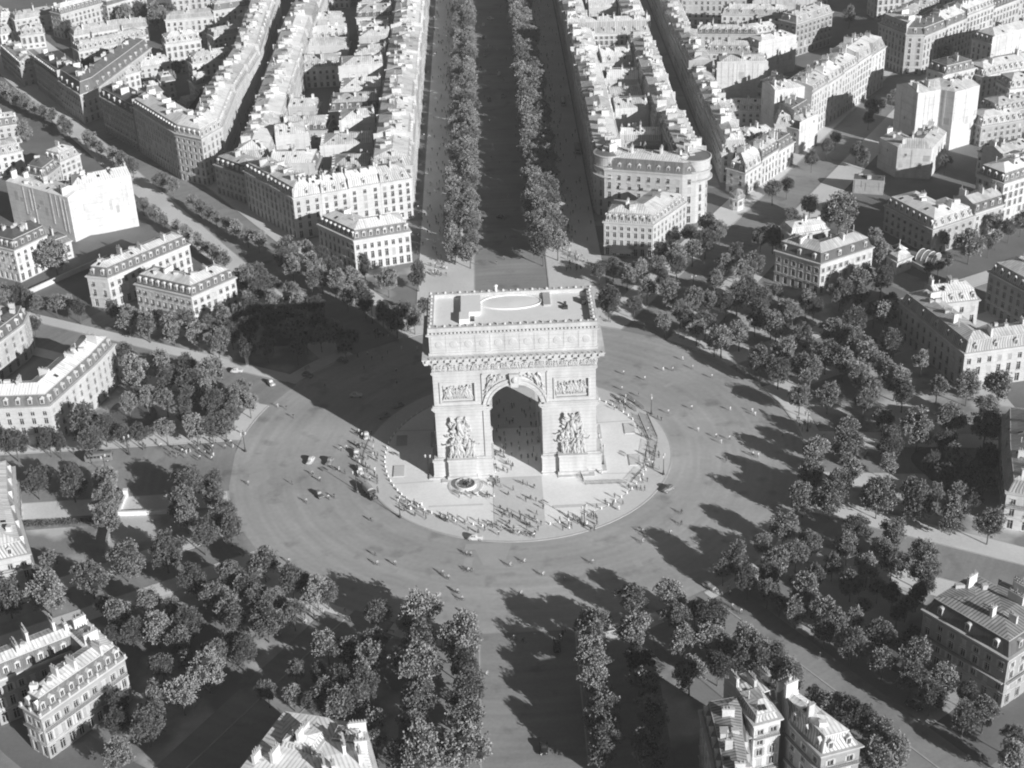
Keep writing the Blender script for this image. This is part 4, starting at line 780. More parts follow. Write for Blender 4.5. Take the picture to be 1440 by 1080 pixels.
('seventh tree from the arch @',51,'a',-18.4,181.2,4.04,1.12,2.4),
('eighth tree from the arch @',51,'a',-18.6,190.4,3.79,1.12,2.4),
('ninth tree from the arch @',51,'a',-19.6,198.1,3.52,1.12,2.4),
('tenth tree from the arch @',51,'a',-20.0,206.9,3.17,1.12,2.4),
('eleventh tree from the arch @',51,'a',-18.6,214.1,3.24,1.12,2.4),
('twelfth tree from the arch @',51,'a',-18.9,224.1,3.98,1.12,2.4),
('thirteenth tree from the arch @',51,'a',-18.5,231.8,3.98,1.12,2.4),
('fourteenth tree from the arch @',51,'a',-18.8,239.2,2.92,1.12,2.4),
('fifteenth tree from the arch @',51,'a',-18.9,248.2,3.26,1.12,2.4),
('sixteenth tree from the arch @',51,'a',-18.4,256.7,3.4,1.12,2.4),
('seventeenth tree from the arch @',51,'a',-19.6,265.5,3.31,1.12,2.4),
('eighteenth tree from the arch @',51,'a',-18.7,272.8,3.47,1.12,2.4),
('nineteenth tree from the arch @',51,'a',-19.1,282.0,3.14,1.12,2.4),
('twentieth tree from the arch @',51,'a',-18.7,290.5,3.11,1.12,2.4),
('twenty-first tree from the arch @',51,'a',-18.6,297.0,3.87,1.12,2.4),
('twenty-second tree from the arch @',51,'a',-18.5,305.4,3.65,1.12,2.4),
('twenty-third tree from the arch @',51,'a',-19.6,314.7,3.23,1.12,2.4),
('twenty-fourth tree from the arch @',51,'a',-19.2,323.5,3.41,1.12,2.4),
('twenty-fifth tree from the arch @',51,'a',-20.0,330.5,2.9,1.12,2.4),
('twenty-sixth tree from the arch @',51,'a',-20.0,340.4,3.05,1.12,2.4),
('twenty-seventh tree from the arch @',51,'a',-19.9,347.8,3.93,1.12,2.4),
('twenty-eighth tree from the arch @',51,'a',-19.5,355.8,3.28,1.12,2.4),
('twenty-ninth tree from the arch @',51,'a',-19.0,364.1,3.68,1.12,2.4),
('thirtieth tree from the arch @',51,'a',-19.5,371.9,3.13,1.12,2.4),
('thirty-first tree from the arch @',51,'a',-18.8,380.8,3.57,1.12,2.4),
('thirty-second tree from the arch @',51,'a',-19.8,389.0,3.0,1.12,2.4),
('thirty-third tree from the arch @',51,'a',-18.7,397.4,3.63,1.12,2.4),
('thirty-fourth tree from the arch @',51,'a',-19.0,405.8,3.86,1.12,2.4),
('thirty-fifth tree from the arch @',51,'a',-19.2,414.6,3.35,1.12,2.4),
('thirty-sixth tree from the arch @',51,'a',-18.9,422.4,3.4,1.12,2.4),
('thirty-seventh tree from the arch @',51,'a',-19.1,431.2,3.19,1.12,2.4),
('thirty-eighth tree from the arch @',51,'a',-19.3,439.0,2.99,1.12,2.4),
('thirty-ninth tree from the arch @',51,'a',-18.4,447.1,3.96,1.12,2.4),
('fortieth tree from the arch @',51,'a',-18.7,455.2,3.98,1.12,2.4),
('forty-first tree from the arch @',51,'a',-19.9,464.6,3.46,1.12,2.4),
('forty-second tree from the arch @',51,'a',-18.5,472.9,3.69,1.12,2.4),
('forty-third tree from the arch @',51,'a',-18.8,480.7,3.7,1.12,2.4),
('forty-fourth tree from the arch @',51,'a',-19.0,487.9,3.02,1.12,2.4),
('forty-fifth tree from the arch @',51,'a',-18.7,496.3,3.07,1.12,2.4),
('forty-sixth tree from the arch @',51,'a',-19.9,506.3,3.01,1.12,2.4),
('forty-seventh tree from the arch @',51,'a',-20.1,514.5,3.11,1.12,2.4),
('forty-eighth tree from the arch @',51,'a',-18.6,522.4,3.05,1.12,2.4),
('forty-ninth tree from the arch @',51,'a',-18.4,530.6,3.9,1.12,2.4),
('fiftieth tree from the arch @',51,'a',-20.0,539.2,3.86,1.12,2.4),
('first tree from the arch @',52,'a',13.4,127.2,4.61,1.12,3.2),
('second tree from the arch @',52,'a',13.8,134.5,4.85,1.12,3.2),
('third tree from the arch @',52,'a',13.1,143.5,4.42,1.12,3.2),
('fourth tree from the arch @',52,'a',12.4,149.7,4.34,1.12,3.2),
('fifth tree from the arch @',52,'a',13.5,157.4,4.72,1.12,3.2),
('sixth tree from the arch @',52,'a',12.8,164.7,4.47,1.12,3.2),
('seventh tree from the arch @',52,'a',12.2,172.4,4.52,1.12,3.2),
('eighth tree from the arch @',52,'a',12.8,180.3,5.07,1.12,3.2),
('ninth tree from the arch @',52,'a',13.3,187.7,4.26,1.12,3.2),
('tenth tree from the arch @',52,'a',13.0,194.6,4.77,1.12,3.2),
('eleventh tree from the arch @',52,'a',13.7,201.3,4.74,1.12,3.2),
('twelfth tree from the arch @',52,'a',13.4,210.2,4.2,1.12,3.2),
('thirteenth tree from the arch @',52,'a',12.9,217.2,4.62,1.12,3.2),
('fourteenth tree from the arch @',52,'a',12.6,223.6,4.29,1.12,3.2),
('fifteenth tree from the arch @',52,'a',12.7,231.1,4.69,1.12,3.2),
('sixteenth tree from the arch @',52,'a',13.8,238.6,4.79,1.12,3.2),
('seventeenth tree from the arch @',52,'a',12.8,247.1,4.81,1.12,3.2),
('eighteenth tree from the arch @',52,'a',12.6,253.2,4.68,1.12,3.2),
('nineteenth tree from the arch @',52,'a',13.0,261.0,4.12,1.12,3.2),
('twentieth tree from the arch @',52,'a',12.7,268.2,4.27,1.12,3.2),
('twenty-first tree from the arch @',52,'a',12.4,277.0,4.87,1.12,3.2),
('twenty-second tree from the arch @',52,'a',13.2,283.3,4.58,1.12,3.2),
('twenty-third tree from the arch @',52,'a',13.6,290.9,4.93,1.12,3.2),
('twenty-fourth tree from the arch @',52,'a',13.4,298.9,4.58,1.12,3.2),
('twenty-fifth tree from the arch @',52,'a',13.4,306.5,4.5,1.12,3.2),
('twenty-sixth tree from the arch @',52,'a',12.5,312.5,4.57,1.12,3.2),
('twenty-seventh tree from the arch @',52,'a',13.3,321.3,4.82,1.12,3.2),
('twenty-eighth tree from the arch @',52,'a',12.5,327.2,4.95,1.12,3.2),
('twenty-ninth tree from the arch @',52,'a',12.4,335.6,4.36,1.12,3.2),
('thirtieth tree from the arch @',52,'a',13.7,342.1,4.96,1.12,3.2),
('thirty-first tree from the arch @',52,'a',12.7,349.8,4.97,1.12,3.2),
('thirty-second tree from the arch @',52,'a',12.3,356.6,4.83,1.12,3.2),
('thirty-third tree from the arch @',52,'a',12.6,364.5,4.93,1.12,3.2),
('thirty-fourth tree from the arch @',52,'a',13.3,371.2,4.68,1.12,3.2),
('thirty-fifth tree from the arch @',52,'a',12.9,379.6,4.43,1.12,3.2),
('thirty-sixth tree from the arch @',52,'a',13.2,387.9,4.31,1.12,3.2),
('thirty-seventh tree from the arch @',52,'a',13.1,393.6,4.49,1.12,3.2),
('thirty-eighth tree from the arch @',52,'a',13.3,401.0,4.37,1.12,3.2),
('thirty-ninth tree from the arch @',52,'a',13.7,408.4,4.99,1.12,3.2),
('fortieth tree from the arch @',52,'a',12.8,417.1,5.04,1.12,3.2),
('forty-first tree from the arch @',52,'a',12.6,424.4,4.86,1.12,3.2),
('forty-second tree from the arch @',52,'a',13.6,430.9,4.75,1.12,3.2),
('forty-third tree from the arch @',52,'a',13.8,439.1,4.85,1.12,3.2),
('forty-fourth tree from the arch @',52,'a',12.3,446.2,4.64,1.12,3.2),
('forty-fifth tree from the arch @',52,'a',13.4,454.0,4.45,1.12,3.2),
('forty-sixth tree from the arch @',52,'a',12.4,461.3,4.67,1.12,3.2),
('forty-seventh tree from the arch @',52,'a',12.4,469.2,4.73,1.12,3.2),
('forty-eighth tree from the arch @',52,'a',12.3,476.7,4.76,1.12,3.2),
('forty-ninth tree from the arch @',52,'a',12.7,483.6,4.24,1.12,3.2),
('fiftieth tree from the arch @',52,'a',13.1,490.9,4.7,1.12,3.2),
('fifty-first tree from the arch @',52,'a',12.7,497.4,4.56,1.12,3.2),
('fifty-second tree from the arch @',52,'a',13.4,505.9,4.17,1.12,3.2),
('fifty-third tree from the arch @',52,'a',13.4,512.5,4.64,1.12,3.2),
('fifty-fourth tree from the arch @',52,'a',12.8,520.9,4.37,1.12,3.2),
('fifty-fifth tree from the arch @',52,'a',13.0,527.1,4.14,1.12,3.2),
('fifty-sixth tree from the arch @',52,'a',12.7,534.7,4.87,1.12,3.2),
('fifty-seventh tree from the arch @',52,'a',13.1,542.9,4.5,1.12,3.2),
('first tree from the arch @',53,'a',19.0,131.2,4.02,1.12,3.2),
('second tree from the arch @',53,'a',17.7,139.5,3.92,1.12,3.2),
('third tree from the arch @',53,'a',18.8,148.0,4.53,1.12,3.2),
('fourth tree from the arch @',53,'a',18.2,157.4,3.83,1.12,3.2),
('fifth tree from the arch @',53,'a',18.8,165.4,4.58,1.12,3.2),
('sixth tree from the arch @',53,'a',18.2,172.9,3.78,1.12,3.2),
('seventh tree from the arch @',53,'a',18.5,181.2,4.23,1.12,3.2),
('eighth tree from the arch @',53,'a',18.9,189.2,3.9,1.12,3.2),
('ninth tree from the arch @',53,'a',19.1,199.3,4.56,1.12,3.2),
('tenth tree from the arch @',53,'a',18.5,206.9,4.06,1.12,3.2),
('eleventh tree from the arch @',53,'a',19.3,215.4,4.36,1.12,3.2),
('twelfth tree from the arch @',53,'a',19.0,223.3,3.96,1.12,3.2),
('thirteenth tree from the arch @',53,'a',18.8,230.6,4.32,1.12,3.2),
('fourteenth tree from the arch @',53,'a',18.7,239.9,4.52,1.12,3.2),
('fifteenth tree from the arch @',53,'a',18.3,247.6,4.23,1.12,3.2),
('sixteenth tree from the arch @',53,'a',17.6,256.5,4.24,1.12,3.2),
('seventeenth tree from the arch @',53,'a',18.3,264.9,4.38,1.12,3.2),
('eighteenth tree from the arch @',53,'a',19.1,272.4,4.75,1.12,3.2),
('nineteenth tree from the arch @',53,'a',18.6,280.5,4.55,1.12,3.2),
('twentieth tree from the arch @',53,'a',17.9,288.9,4.03,1.12,3.2),
('twenty-first tree from the arch @',53,'a',19.2,297.6,4.25,1.12,3.2),
('twenty-second tree from the arch @',53,'a',18.8,305.6,4.64,1.12,3.2),
('twenty-third tree from the arch @',53,'a',18.6,315.5,4.63,1.12,3.2),
('twenty-fourth tree from the arch @',53,'a',18.8,322.6,4.46,1.12,3.2),
('twenty-fifth tree from the arch @',53,'a',19.2,331.9,4.57,1.12,3.2),
('twenty-sixth tree from the arch @',53,'a',18.9,339.5,4.12,1.12,3.2),
('twenty-seventh tree from the arch @',53,'a',17.6,347.0,3.73,1.12,3.2),
('twenty-eighth tree from the arch @',53,'a',17.8,356.1,3.84,1.12,3.2),
('twenty-ninth tree from the arch @',53,'a',18.5,364.2,4.44,1.12,3.2),
('thirtieth tree from the arch @',53,'a',18.0,372.6,4.38,1.12,3.2),
('thirty-first tree from the arch @',53,'a',18.2,380.4,4.51,1.12,3.2),
('thirty-second tree from the arch @',53,'a',18.8,389.0,4.68,1.12,3.2),
('thirty-third tree from the arch @',53,'a',18.5,397.8,4.05,1.12,3.2),
('thirty-fourth tree from the arch @',53,'a',17.5,405.3,3.87,1.12,3.2),
('thirty-fifth tree from the arch @',53,'a',17.8,414.1,4.54,1.12,3.2),
('thirty-sixth tree from the arch @',53,'a',17.9,421.8,3.83,1.12,3.2),
('thirty-seventh tree from the arch @',53,'a',17.8,429.9,4.08,1.12,3.2),
('thirty-eighth tree from the arch @',53,'a',17.8,439.1,3.73,1.12,3.2),
('thirty-ninth tree from the arch @',53,'a',17.5,447.3,3.67,1.12,3.2),
('fortieth tree from the arch @',53,'a',18.8,454.8,4.09,1.12,3.2),
('forty-first tree from the arch @',53,'a',18.2,463.1,4.08,1.12,3.2),
('forty-second tree from the arch @',53,'a',17.9,471.5,4.76,1.12,3.2),
('forty-third tree from the arch @',53,'a',17.8,480.8,4.17,1.12,3.2),
('forty-fourth tree from the arch @',53,'a',17.7,488.0,4.02,1.12,3.2),
('forty-fifth tree from the arch @',53,'a',18.0,497.8,4.47,1.12,3.2),
('forty-sixth tree from the arch @',53,'a',19.2,505.1,4.16,1.12,3.2),
('forty-seventh tree from the arch @',53,'a',18.0,514.4,3.9,1.12,3.2),
('forty-eighth tree from the arch @',53,'a',18.1,521.3,4.35,1.12,3.2),
('forty-ninth tree from the arch @',53,'a',19.2,530.6,4.42,1.12,3.2),
('fiftieth tree from the arch @',53,'a',17.6,537.9,3.6,1.12,3.2)]
PEOPLE_GROUPS = ['riders on the right-side sweep of the square', 'riders on the left-side sweep of the square', 'riders on the near sweep of the square', 'riders on the near avenue roadway', 'riders on the near right-side road', 'riders in the arch shadow on the square', 'walkers on the left-side sweep of the square', 'walkers on the near sweep of the square', 'walkers on the right-side sweep of the square', 'walkers on the near right-side road', 'walkers in the arch shadow on the square', 'walkers on the near avenue roadway', 'people in the crowd around the parked lorries at the island edge', 'people in the queue beside the left-side pier', 'people around the ring of the tomb', 'people in the group at the pier base', 'people in the knot of people at the near island gap', 'people along the near bollards', 'people along the right-side bollards', 'people walking on the island before the arch', 'people by the lamp post at the near island kerb', 'people in the shaded passage under the arch', 'people along the right-side pier foot', 'people in the group of walkers on the left-side road', 'people in the second group on the left-side road', 'people in the shade at the far island rim', 'people on the far pavement behind the arch shadow', 'people under the trees on the right-side rim', 'people at the right-side kerb of the square', 'people on the near left-side rim under the trees', 'people on the left-side grove pavement', 'people beside the shaded trees of the near avenue']
PEOPLE = [
('first cyclist',0,'c',33.7,33.6),
('second cyclist',0,'c',35.1,43.5),
('third cyclist',0,'c',38.4,29.2),
('fourth cyclist',0,'c',44.7,73.0),
('fifth cyclist',0,'c',41.4,39.3),
('sixth cyclist',0,'c',47.8,44.7),
('seventh cyclist',0,'c',46.3,18.1),
('eighth cyclist',0,'c',50.8,44.4),
('ninth cyclist',0,'c',54.8,51.2),
('tenth cyclist',0,'c',53.6,20.0),
('eleventh cyclist',0,'c',57.2,45.2),
('twelfth cyclist',0,'c',53.8,7.1),
('thirteenth cyclist',0,'c',62.4,38.7),
('fourteenth cyclist',0,'c',58.5,3.1),
('fifteenth cyclist',0,'c',59.5,-0.2),
('sixteenth cyclist',0,'c',59.5,-9.9),
('seventeenth cyclist',0,'c',62.2,1.6),
('eighteenth cyclist',0,'c',65.0,18.2),
('nineteenth cyclist',0,'c',71.4,16.8),
('twentieth cyclist',0,'c',67.5,-7.9),
('twenty-first cyclist',0,'c',71.9,14.6),
('twenty-second cyclist',0,'c',68.9,-8.4),
('first cyclist',1,'c',-76.6,-11.0),
('second cyclist',1,'c',-73.0,32.4),
('third cyclist',1,'c',-70.2,30.9),
('fourth cyclist',1,'c',-67.5,25.5),
('fifth cyclist',1,'c',-59.2,-21.5),
('sixth cyclist',1,'c',-58.7,-7.3),
('seventh cyclist',1,'c',-56.4,-10.8),
('eighth cyclist',1,'c',-53.2,-20.2),
('ninth cyclist',1,'c',-51.7,-19.6),
('tenth cyclist',1,'c',-51.5,5.2),
('eleventh cyclist',1,'c',-50.0,5.9),
('twelfth cyclist',1,'c',-47.0,7.2),
('thirteenth cyclist',1,'c',-40.7,-32.0),
('first cyclist',2,'c',-61.3,-49.7),
('second cyclist',2,'c',-38.1,-52.4),
('third cyclist',2,'c',-33.4,-52.7),
('fourth cyclist',2,'c',-21.0,-57.7),
('fifth cyclist',2,'c',-19.5,-59.9),
('sixth cyclist',2,'c',-17.2,-66.0),
('seventh cyclist',2,'c',-17.1,-65.8),
('eighth cyclist',2,'c',-16.0,-69.0),
('ninth cyclist',2,'c',-15.1,-74.6),
('tenth cyclist',2,'c',-14.7,-49.7),
('eleventh cyclist',2,'c',-14.4,-57.2),
('twelfth cyclist',2,'c',-14.0,-76.0),
('thirteenth cyclist',2,'c',-13.8,-50.4),
('fourteenth cyclist',2,'c',-13.4,-57.3),
('fifteenth cyclist',2,'c',-3.5,-55.6),
('sixteenth cyclist',2,'c',-1.1,-67.8),
('seventeenth cyclist',2,'c',0.2,-54.3),
('eighteenth cyclist',2,'c',4.8,-60.2),
('nineteenth cyclist',2,'c',10.1,-63.0),
('twentieth cyclist',2,'c',17.7,-56.0),
('twenty-first cyclist',2,'c',32.0,-43.3),
('twenty-second cyclist',2,'c',31.6,-47.9),
('twenty-third cyclist',2,'c',39.3,-44.6),
('twenty-fourth cyclist',2,'c',43.5,-35.2),
('twenty-fifth cyclist',2,'c',42.8,-40.5),
('first cyclist',3,'c',-10.1,-98.2),
('second cyclist',3,'c',-9.6,-122.2),
('third cyclist',3,'c',-3.4,-85.3),
('fourth cyclist',3,'c',-1.2,-86.8),
('first cyclist',4,'c',51.0,-69.6),
('second cyclist',4,'c',51.0,-71.9),
('third cyclist',4,'c',50.7,-77.1),
('fourth cyclist',4,'c',52.4,-79.4),
('fifth cyclist',4,'c',68.2,-97.2),
('sixth cyclist',4,'c',92.7,-132.8),
('seventh cyclist',4,'c',95.7,-132.8),
('first cyclist',5,'c',-59.3,43.3),
('first pedestrian',6,'p',-142.5,13.3),
('second pedestrian',6,'p',-141.2,12.4),
('third pedestrian',6,'p',-130.7,9.5),
('fourth pedestrian',6,'p',-114.9,11.8),
('fifth pedestrian',6,'p',-110.0,11.3),
('sixth pedestrian',6,'p',-95.0,10.1),
('seventh pedestrian',6,'p',-91.3,13.4),
('eighth pedestrian',6,'p',-84.7,11.6),
('ninth pedestrian',6,'p',-81.7,16.7),
('tenth pedestrian',6,'p',-64.1,-12.0),
('eleventh pedestrian',6,'p',-52.3,-5.5),
('twelfth pedestrian',6,'p',-51.3,-5.6),
('thirteenth pedestrian',6,'p',-49.5,-7.7),
('fourteenth pedestrian',6,'p',-36.0,21.1),
('first pedestrian',7,'p',-45.1,-71.5),
('second pedestrian',7,'p',-38.7,-48.2),
('third pedestrian',7,'p',23.6,-14.0),
('fourth pedestrian',7,'p',32.6,-22.8),
('fifth pedestrian',7,'p',33.7,-23.2),
('first pedestrian',8,'p',34.4,28.7),
('second pedestrian',8,'p',36.7,25.0),
('third pedestrian',8,'p',42.7,15.1),
('fourth pedestrian',8,'p',43.7,14.2),
('fifth pedestrian',8,'p',70.7,42.1),
('sixth pedestrian',8,'p',77.7,1.9),
('seventh pedestrian',8,'p',84.0,4.5),
('first pedestrian',9,'p',45.4,-75.0),
('second pedestrian',9,'p',46.0,-75.3),
('third pedestrian',9,'p',46.9,-76.8),
('fourth pedestrian',9,'p',47.9,-78.0),
('fifth pedestrian',9,'p',48.9,-72.4),
('sixth pedestrian',9,'p',48.2,-78.6),
('seventh pedestrian',9,'p',85.1,-27.0),
('first pedestrian',10,'p',-50.2,62.8),
('second pedestrian',10,'p',-47.6,54.4),
('third pedestrian',10,'p',-47.0,64.0),
('fourth pedestrian',10,'p',-45.4,60.4),
('fifth pedestrian',10,'p',-42.0,60.1),
('sixth pedestrian',10,'p',-40.5,64.4),
('seventh pedestrian',10,'p',-37.2,52.0),
('eighth pedestrian',10,'p',-36.7,44.0),
('ninth pedestrian',10,'p',-36.0,66.9),
('tenth pedestrian',10,'p',-30.8,66.4),
('first pedestrian',11,'p',-43.6,-75.6),
('first person',12,'p',-47.4,8.0),
('second person',12,'p',-46.7,-0.8),
('third person',12,'p',-46.1,-6.3),
('fourth person',12,'p',-46.6,3.7),
('fifth person',12,'p',-46.1,-4.8),
('sixth person',12,'p',-45.6,-12.2),
('seventh person',12,'p',-46.6,4.7),
('eighth person',12,'p',-45.2,-18.0),
('ninth person',12,'p',-47.1,13.2),
('tenth person',12,'p',-46.2,0.6),
('eleventh person',12,'p',-46.6,6.6),
('twelfth person',12,'p',-45.7,-6.9),
('thirteenth person',12,'p',-46.8,14.8),
('fourteenth person',12,'p',-45.6,-2.5),
('fifteenth person',12,'p',-46.1,6.7),
('sixteenth person',12,'p',-45.1,-9.8),
('seventeenth person',12,'p',-45.6,1.5),
('eighteenth person',12,'p',-45.9,5.8),
('nineteenth person',12,'p',-45.9,6.2),
('twentieth person',12,'p',-45.0,-5.5),
('twenty-first person',12,'p',-45.8,12.7),
('twenty-second person',12,'p',-45.7,12.6),
('twenty-third person',12,'p',-44.1,-14.8),
('twenty-fourth person',12,'p',-45.3,7.1),
('twenty-fifth person',12,'p',-44.5,-0.6),
('twenty-sixth person',12,'p',-43.3,-13.5),
('twenty-seventh person',12,'p',-43.7,-4.2),
('twenty-eighth person',12,'p',-44.2,5.3),
('twenty-ninth person',12,'p',-43.2,-7.7),
('thirtieth person',12,'p',-43.3,-5.2),
('thirty-first person',12,'p',-43.1,-6.9),
('thirty-second person',12,'p',-44.2,13.0),
('thirty-third person',12,'p',-43.2,-0.5),
('thirty-fourth person',12,'p',-42.1,-12.0),
('thirty-fifth person',12,'p',-42.3,-6.2),
('thirty-sixth person',12,'p',-43.1,13.5),
('thirty-seventh person',12,'p',-41.9,1.0),
('thirty-eighth person',12,'p',-42.0,3.4),
('thirty-ninth person',12,'p',-42.1,5.4),
('fortieth person',12,'p',-42.1,8.6),
('forty-first person',12,'p',-40.9,-9.3),
('forty-second person',12,'p',-41.4,1.4),
('forty-third person',12,'p',-40.9,-7.2),
('forty-fourth person',12,'p',-40.8,-1.5),
('forty-fifth person',12,'p',-40.8,-1.3),
('forty-sixth person',12,'p',-39.9,-13.9),
('forty-seventh person',12,'p',-40.5,-2.0),
('forty-eighth person',12,'p',-40.0,-11.0),
('forty-ninth person',12,'p',-39.9,-12.5),
('fiftieth person',12,'p',-40.5,0.9),
('fifty-first person',12,'p',-39.6,-17.7),
('fifty-second person',12,'p',-39.4,-18.6),
('first person',13,'p',-7.6,-2.6),
('second person',13,'p',-7.5,-11.0),
('third person',13,'p',-7.2,-2.1),
('fourth person',13,'p',-6.6,-8.2),
('fifth person',13,'p',-6.5,-3.9),
('sixth person',13,'p',-6.4,-1.3),
('seventh person',13,'p',-6.5,-11.0),
('eighth person',13,'p',-6.2,-8.0),
('ninth person',13,'p',-6.0,-1.7),
('tenth person',13,'p',-6.1,-9.5),
('eleventh person',13,'p',-5.4,-10.4),
('twelfth person',13,'p',-4.9,-0.8),
('thirteenth person',13,'p',-4.7,-0.2),
('fourteenth person',13,'p',-4.2,-10.0),
('fifteenth person',13,'p',-3.9,-1.2),
('sixteenth person',13,'p',-4.1,-10.2),
('seventeenth person',13,'p',-3.8,-3.2),
('eighteenth person',13,'p',-3.6,-3.1),
('nineteenth person',13,'p',-3.2,-6.8),
('twentieth person',13,'p',-3.0,-11.1),
('twenty-first person',13,'p',-2.0,-7.2),
('twenty-second person',13,'p',-1.9,-9.8),
('twenty-third person',13,'p',-1.6,-2.3),
('twenty-fourth person',13,'p',-1.4,-7.9),
('first person',14,'p',-16.7,-22.7),
('second person',14,'p',-16.6,-21.6),
('third person',14,'p',-16.1,-21.2),
('fourth person',14,'p',-15.3,-19.1),
('fifth person',14,'p',-13.4,-23.4),
('sixth person',14,'p',-13.0,-22.1),
('seventh person',14,'p',-11.6,-22.4),
('eighth person',14,'p',-9.3,-23.5),
('ninth person',14,'p',-8.9,-23.3),
('tenth person',14,'p',-8.9,-22.5),
('eleventh person',14,'p',-8.3,-23.4),
('twelfth person',14,'p',-7.1,-23.3),
('first person',15,'p',-8.6,-16.6),
('second person',15,'p',-8.6,-17.5),
('third person',15,'p',-7.2,-17.9),
('fourth person',15,'p',-7.1,-18.3),
('fifth person',15,'p',-6.5,-16.5),
('sixth person',15,'p',-6.3,-14.7),
('seventh person',15,'p',-5.9,-14.8),
('eighth person',15,'p',-5.9,-16.3),
('ninth person',15,'p',-5.4,-16.3),
('tenth person',15,'p',-5.0,-18.8),
('first person',16,'p',-5.0,-33.3),
('second person',16,'p',-5.0,-38.6),
('third person',16,'p',-4.4,-32.1),
('fourth person',16,'p',-3.8,-37.5),
('fifth person',16,'p',-3.7,-32.4),
('sixth person',16,'p',-3.1,-36.8),
('seventh person',16,'p',-3.0,-33.8),
('eighth person',16,'p',-3.0,-36.7),
('ninth person',16,'p',-2.4,-32.1),
('tenth person',16,'p',-2.2,-33.9),
('eleventh person',16,'p',-2.1,-39.7),
('twelfth person',16,'p',-2.0,-41.0),
('thirteenth person',16,'p',-2.0,-41.5),
('fourteenth person',16,'p',-1.8,-39.6),
('fifteenth person',16,'p',-0.6,-42.2),
('sixteenth person',16,'p',-0.3,-35.3),
('seventeenth person',16,'p',-0.2,-32.4),
('eighteenth person',16,'p',-0.0,-34.2),
('nineteenth person',16,'p',0.0,-34.8),
('twentieth person',16,'p',1.1,-35.9),
('twenty-first person',16,'p',1.2,-42.7),
('twenty-second person',16,'p',1.5,-37.9),
('twenty-third person',16,'p',1.6,-37.4),
('twenty-fourth person',16,'p',1.5,-39.7),
('twenty-fifth person',16,'p',2.3,-34.6),
('twenty-sixth person',16,'p',2.3,-38.0),
('twenty-seventh person',16,'p',2.4,-38.8),
('twenty-eighth person',16,'p',2.2,-43.1),
('twenty-ninth person',16,'p',3.3,-42.8),
('thirtieth person',16,'p',3.3,-43.3),
('thirty-first person',16,'p',3.8,-35.2),
('thirty-second person',16,'p',3.6,-42.1),
('thirty-third person',16,'p',4.4,-32.9),
('thirty-fourth person',16,'p',4.3,-36.9),
('thirty-fifth person',16,'p',4.5,-40.0),
('thirty-sixth person',16,'p',5.4,-37.7),
('first person',17,'p',-33.3,-23.9),
('second person',17,'p',-31.9,-23.8),
('third person',17,'p',-31.7,-28.3),
('fourth person',17,'p',-31.5,-23.6),
('fifth person',17,'p',-31.3,-27.5),
('sixth person',17,'p',-30.8,-26.1),
('seventh person',17,'p',-30.5,-26.6),
('eighth person',17,'p',-30.0,-27.9),
('ninth person',17,'p',-29.1,-24.8),
('tenth person',17,'p',-28.7,-30.8),
('eleventh person',17,'p',-28.2,-27.8),
('twelfth person',17,'p',-27.6,-26.2),
('thirteenth person',17,'p',-27.0,-26.1),
('fourteenth person',17,'p',-26.4,-30.6),
('fifteenth person',17,'p',-25.7,-32.5),
('sixteenth person',17,'p',-25.1,-30.2),
('seventeenth person',17,'p',-21.8,-32.0),
('eighteenth person',17,'p',-20.5,-34.1),
('nineteenth person',17,'p',-20.5,-33.6),
('twentieth person',17,'p',-20.2,-33.7),
('twenty-first person',17,'p',-19.7,-32.3),
('twenty-second person',17,'p',-19.6,-34.5),
('twenty-third person',17,'p',-18.5,-33.3),
('twenty-fourth person',17,'p',-17.2,-36.0),
('twenty-fifth person',17,'p',-17.1,-33.0),
('twenty-sixth person',17,'p',-15.1,-35.7),
('twenty-seventh person',17,'p',-14.4,-34.5),
('twenty-eighth person',17,'p',-14.2,-39.0),
('twenty-ninth person',17,'p',-11.5,-40.3),
('thirtieth person',17,'p',-11.4,-35.3),
('thirty-first person',17,'p',-9.8,-39.2),
('thirty-second person',17,'p',-9.1,-37.2),
('thirty-third person',17,'p',-7.9,-36.9),
('thirty-fourth person',17,'p',-7.6,-38.0),
('thirty-fifth person',17,'p',-6.6,-37.1),
('thirty-sixth person',17,'p',-6.1,-41.6),
('thirty-seventh person',17,'p',-5.3,-39.5),
('thirty-eighth person',17,'p',-5.3,-39.5),
('first person',18,'p',10.5,-36.6),
('second person',18,'p',11.1,-40.6),
('third person',18,'p',13.4,-39.8),
('fourth person',18,'p',19.1,-34.7),
('fifth person',18,'p',19.6,-36.2),
('sixth person',18,'p',19.8,-34.4),
('seventh person',18,'p',20.9,-30.9),
('eighth person',18,'p',23.4,-29.0),
('ninth person',18,'p',25.4,-29.9),
('tenth person',18,'p',26.2,-26.2),
('eleventh person',18,'p',26.8,-32.3),
('twelfth person',18,'p',28.2,-29.7),
('thirteenth person',18,'p',30.2,21.6),
('fourteenth person',18,'p',30.5,-21.9),
('fifteenth person',18,'p',30.9,-23.1),
('sixteenth person',18,'p',31.5,21.9),
('seventeenth person',18,'p',31.9,24.9),
('eighteenth person',18,'p',32.2,24.6),
('nineteenth person',18,'p',33.2,22.5),
('twentieth person',18,'p',33.4,25.8),
('twenty-first person',18,'p',33.5,20.6),
('twenty-second person',18,'p',33.8,24.1),
('twenty-third person',18,'p',33.8,25.2),
('twenty-fourth person',18,'p',34.5,-17.0),
('twenty-fifth person',18,'p',34.6,-19.4),
('twenty-sixth person',18,'p',34.8,-23.4),
('twenty-seventh person',18,'p',35.9,-11.4),
('twenty-eighth person',18,'p',36.0,-18.9),
('twenty-ninth person',18,'p',36.1,10.0),
('thirtieth person',18,'p',36.9,5.4),
('thirty-first person',18,'p',37.0,-5.1),
('thirty-second person',18,'p',37.2,-5.7),
('thirty-third person',18,'p',38.1,4.4),
('thirty-fourth person',18,'p',38.4,-12.3),
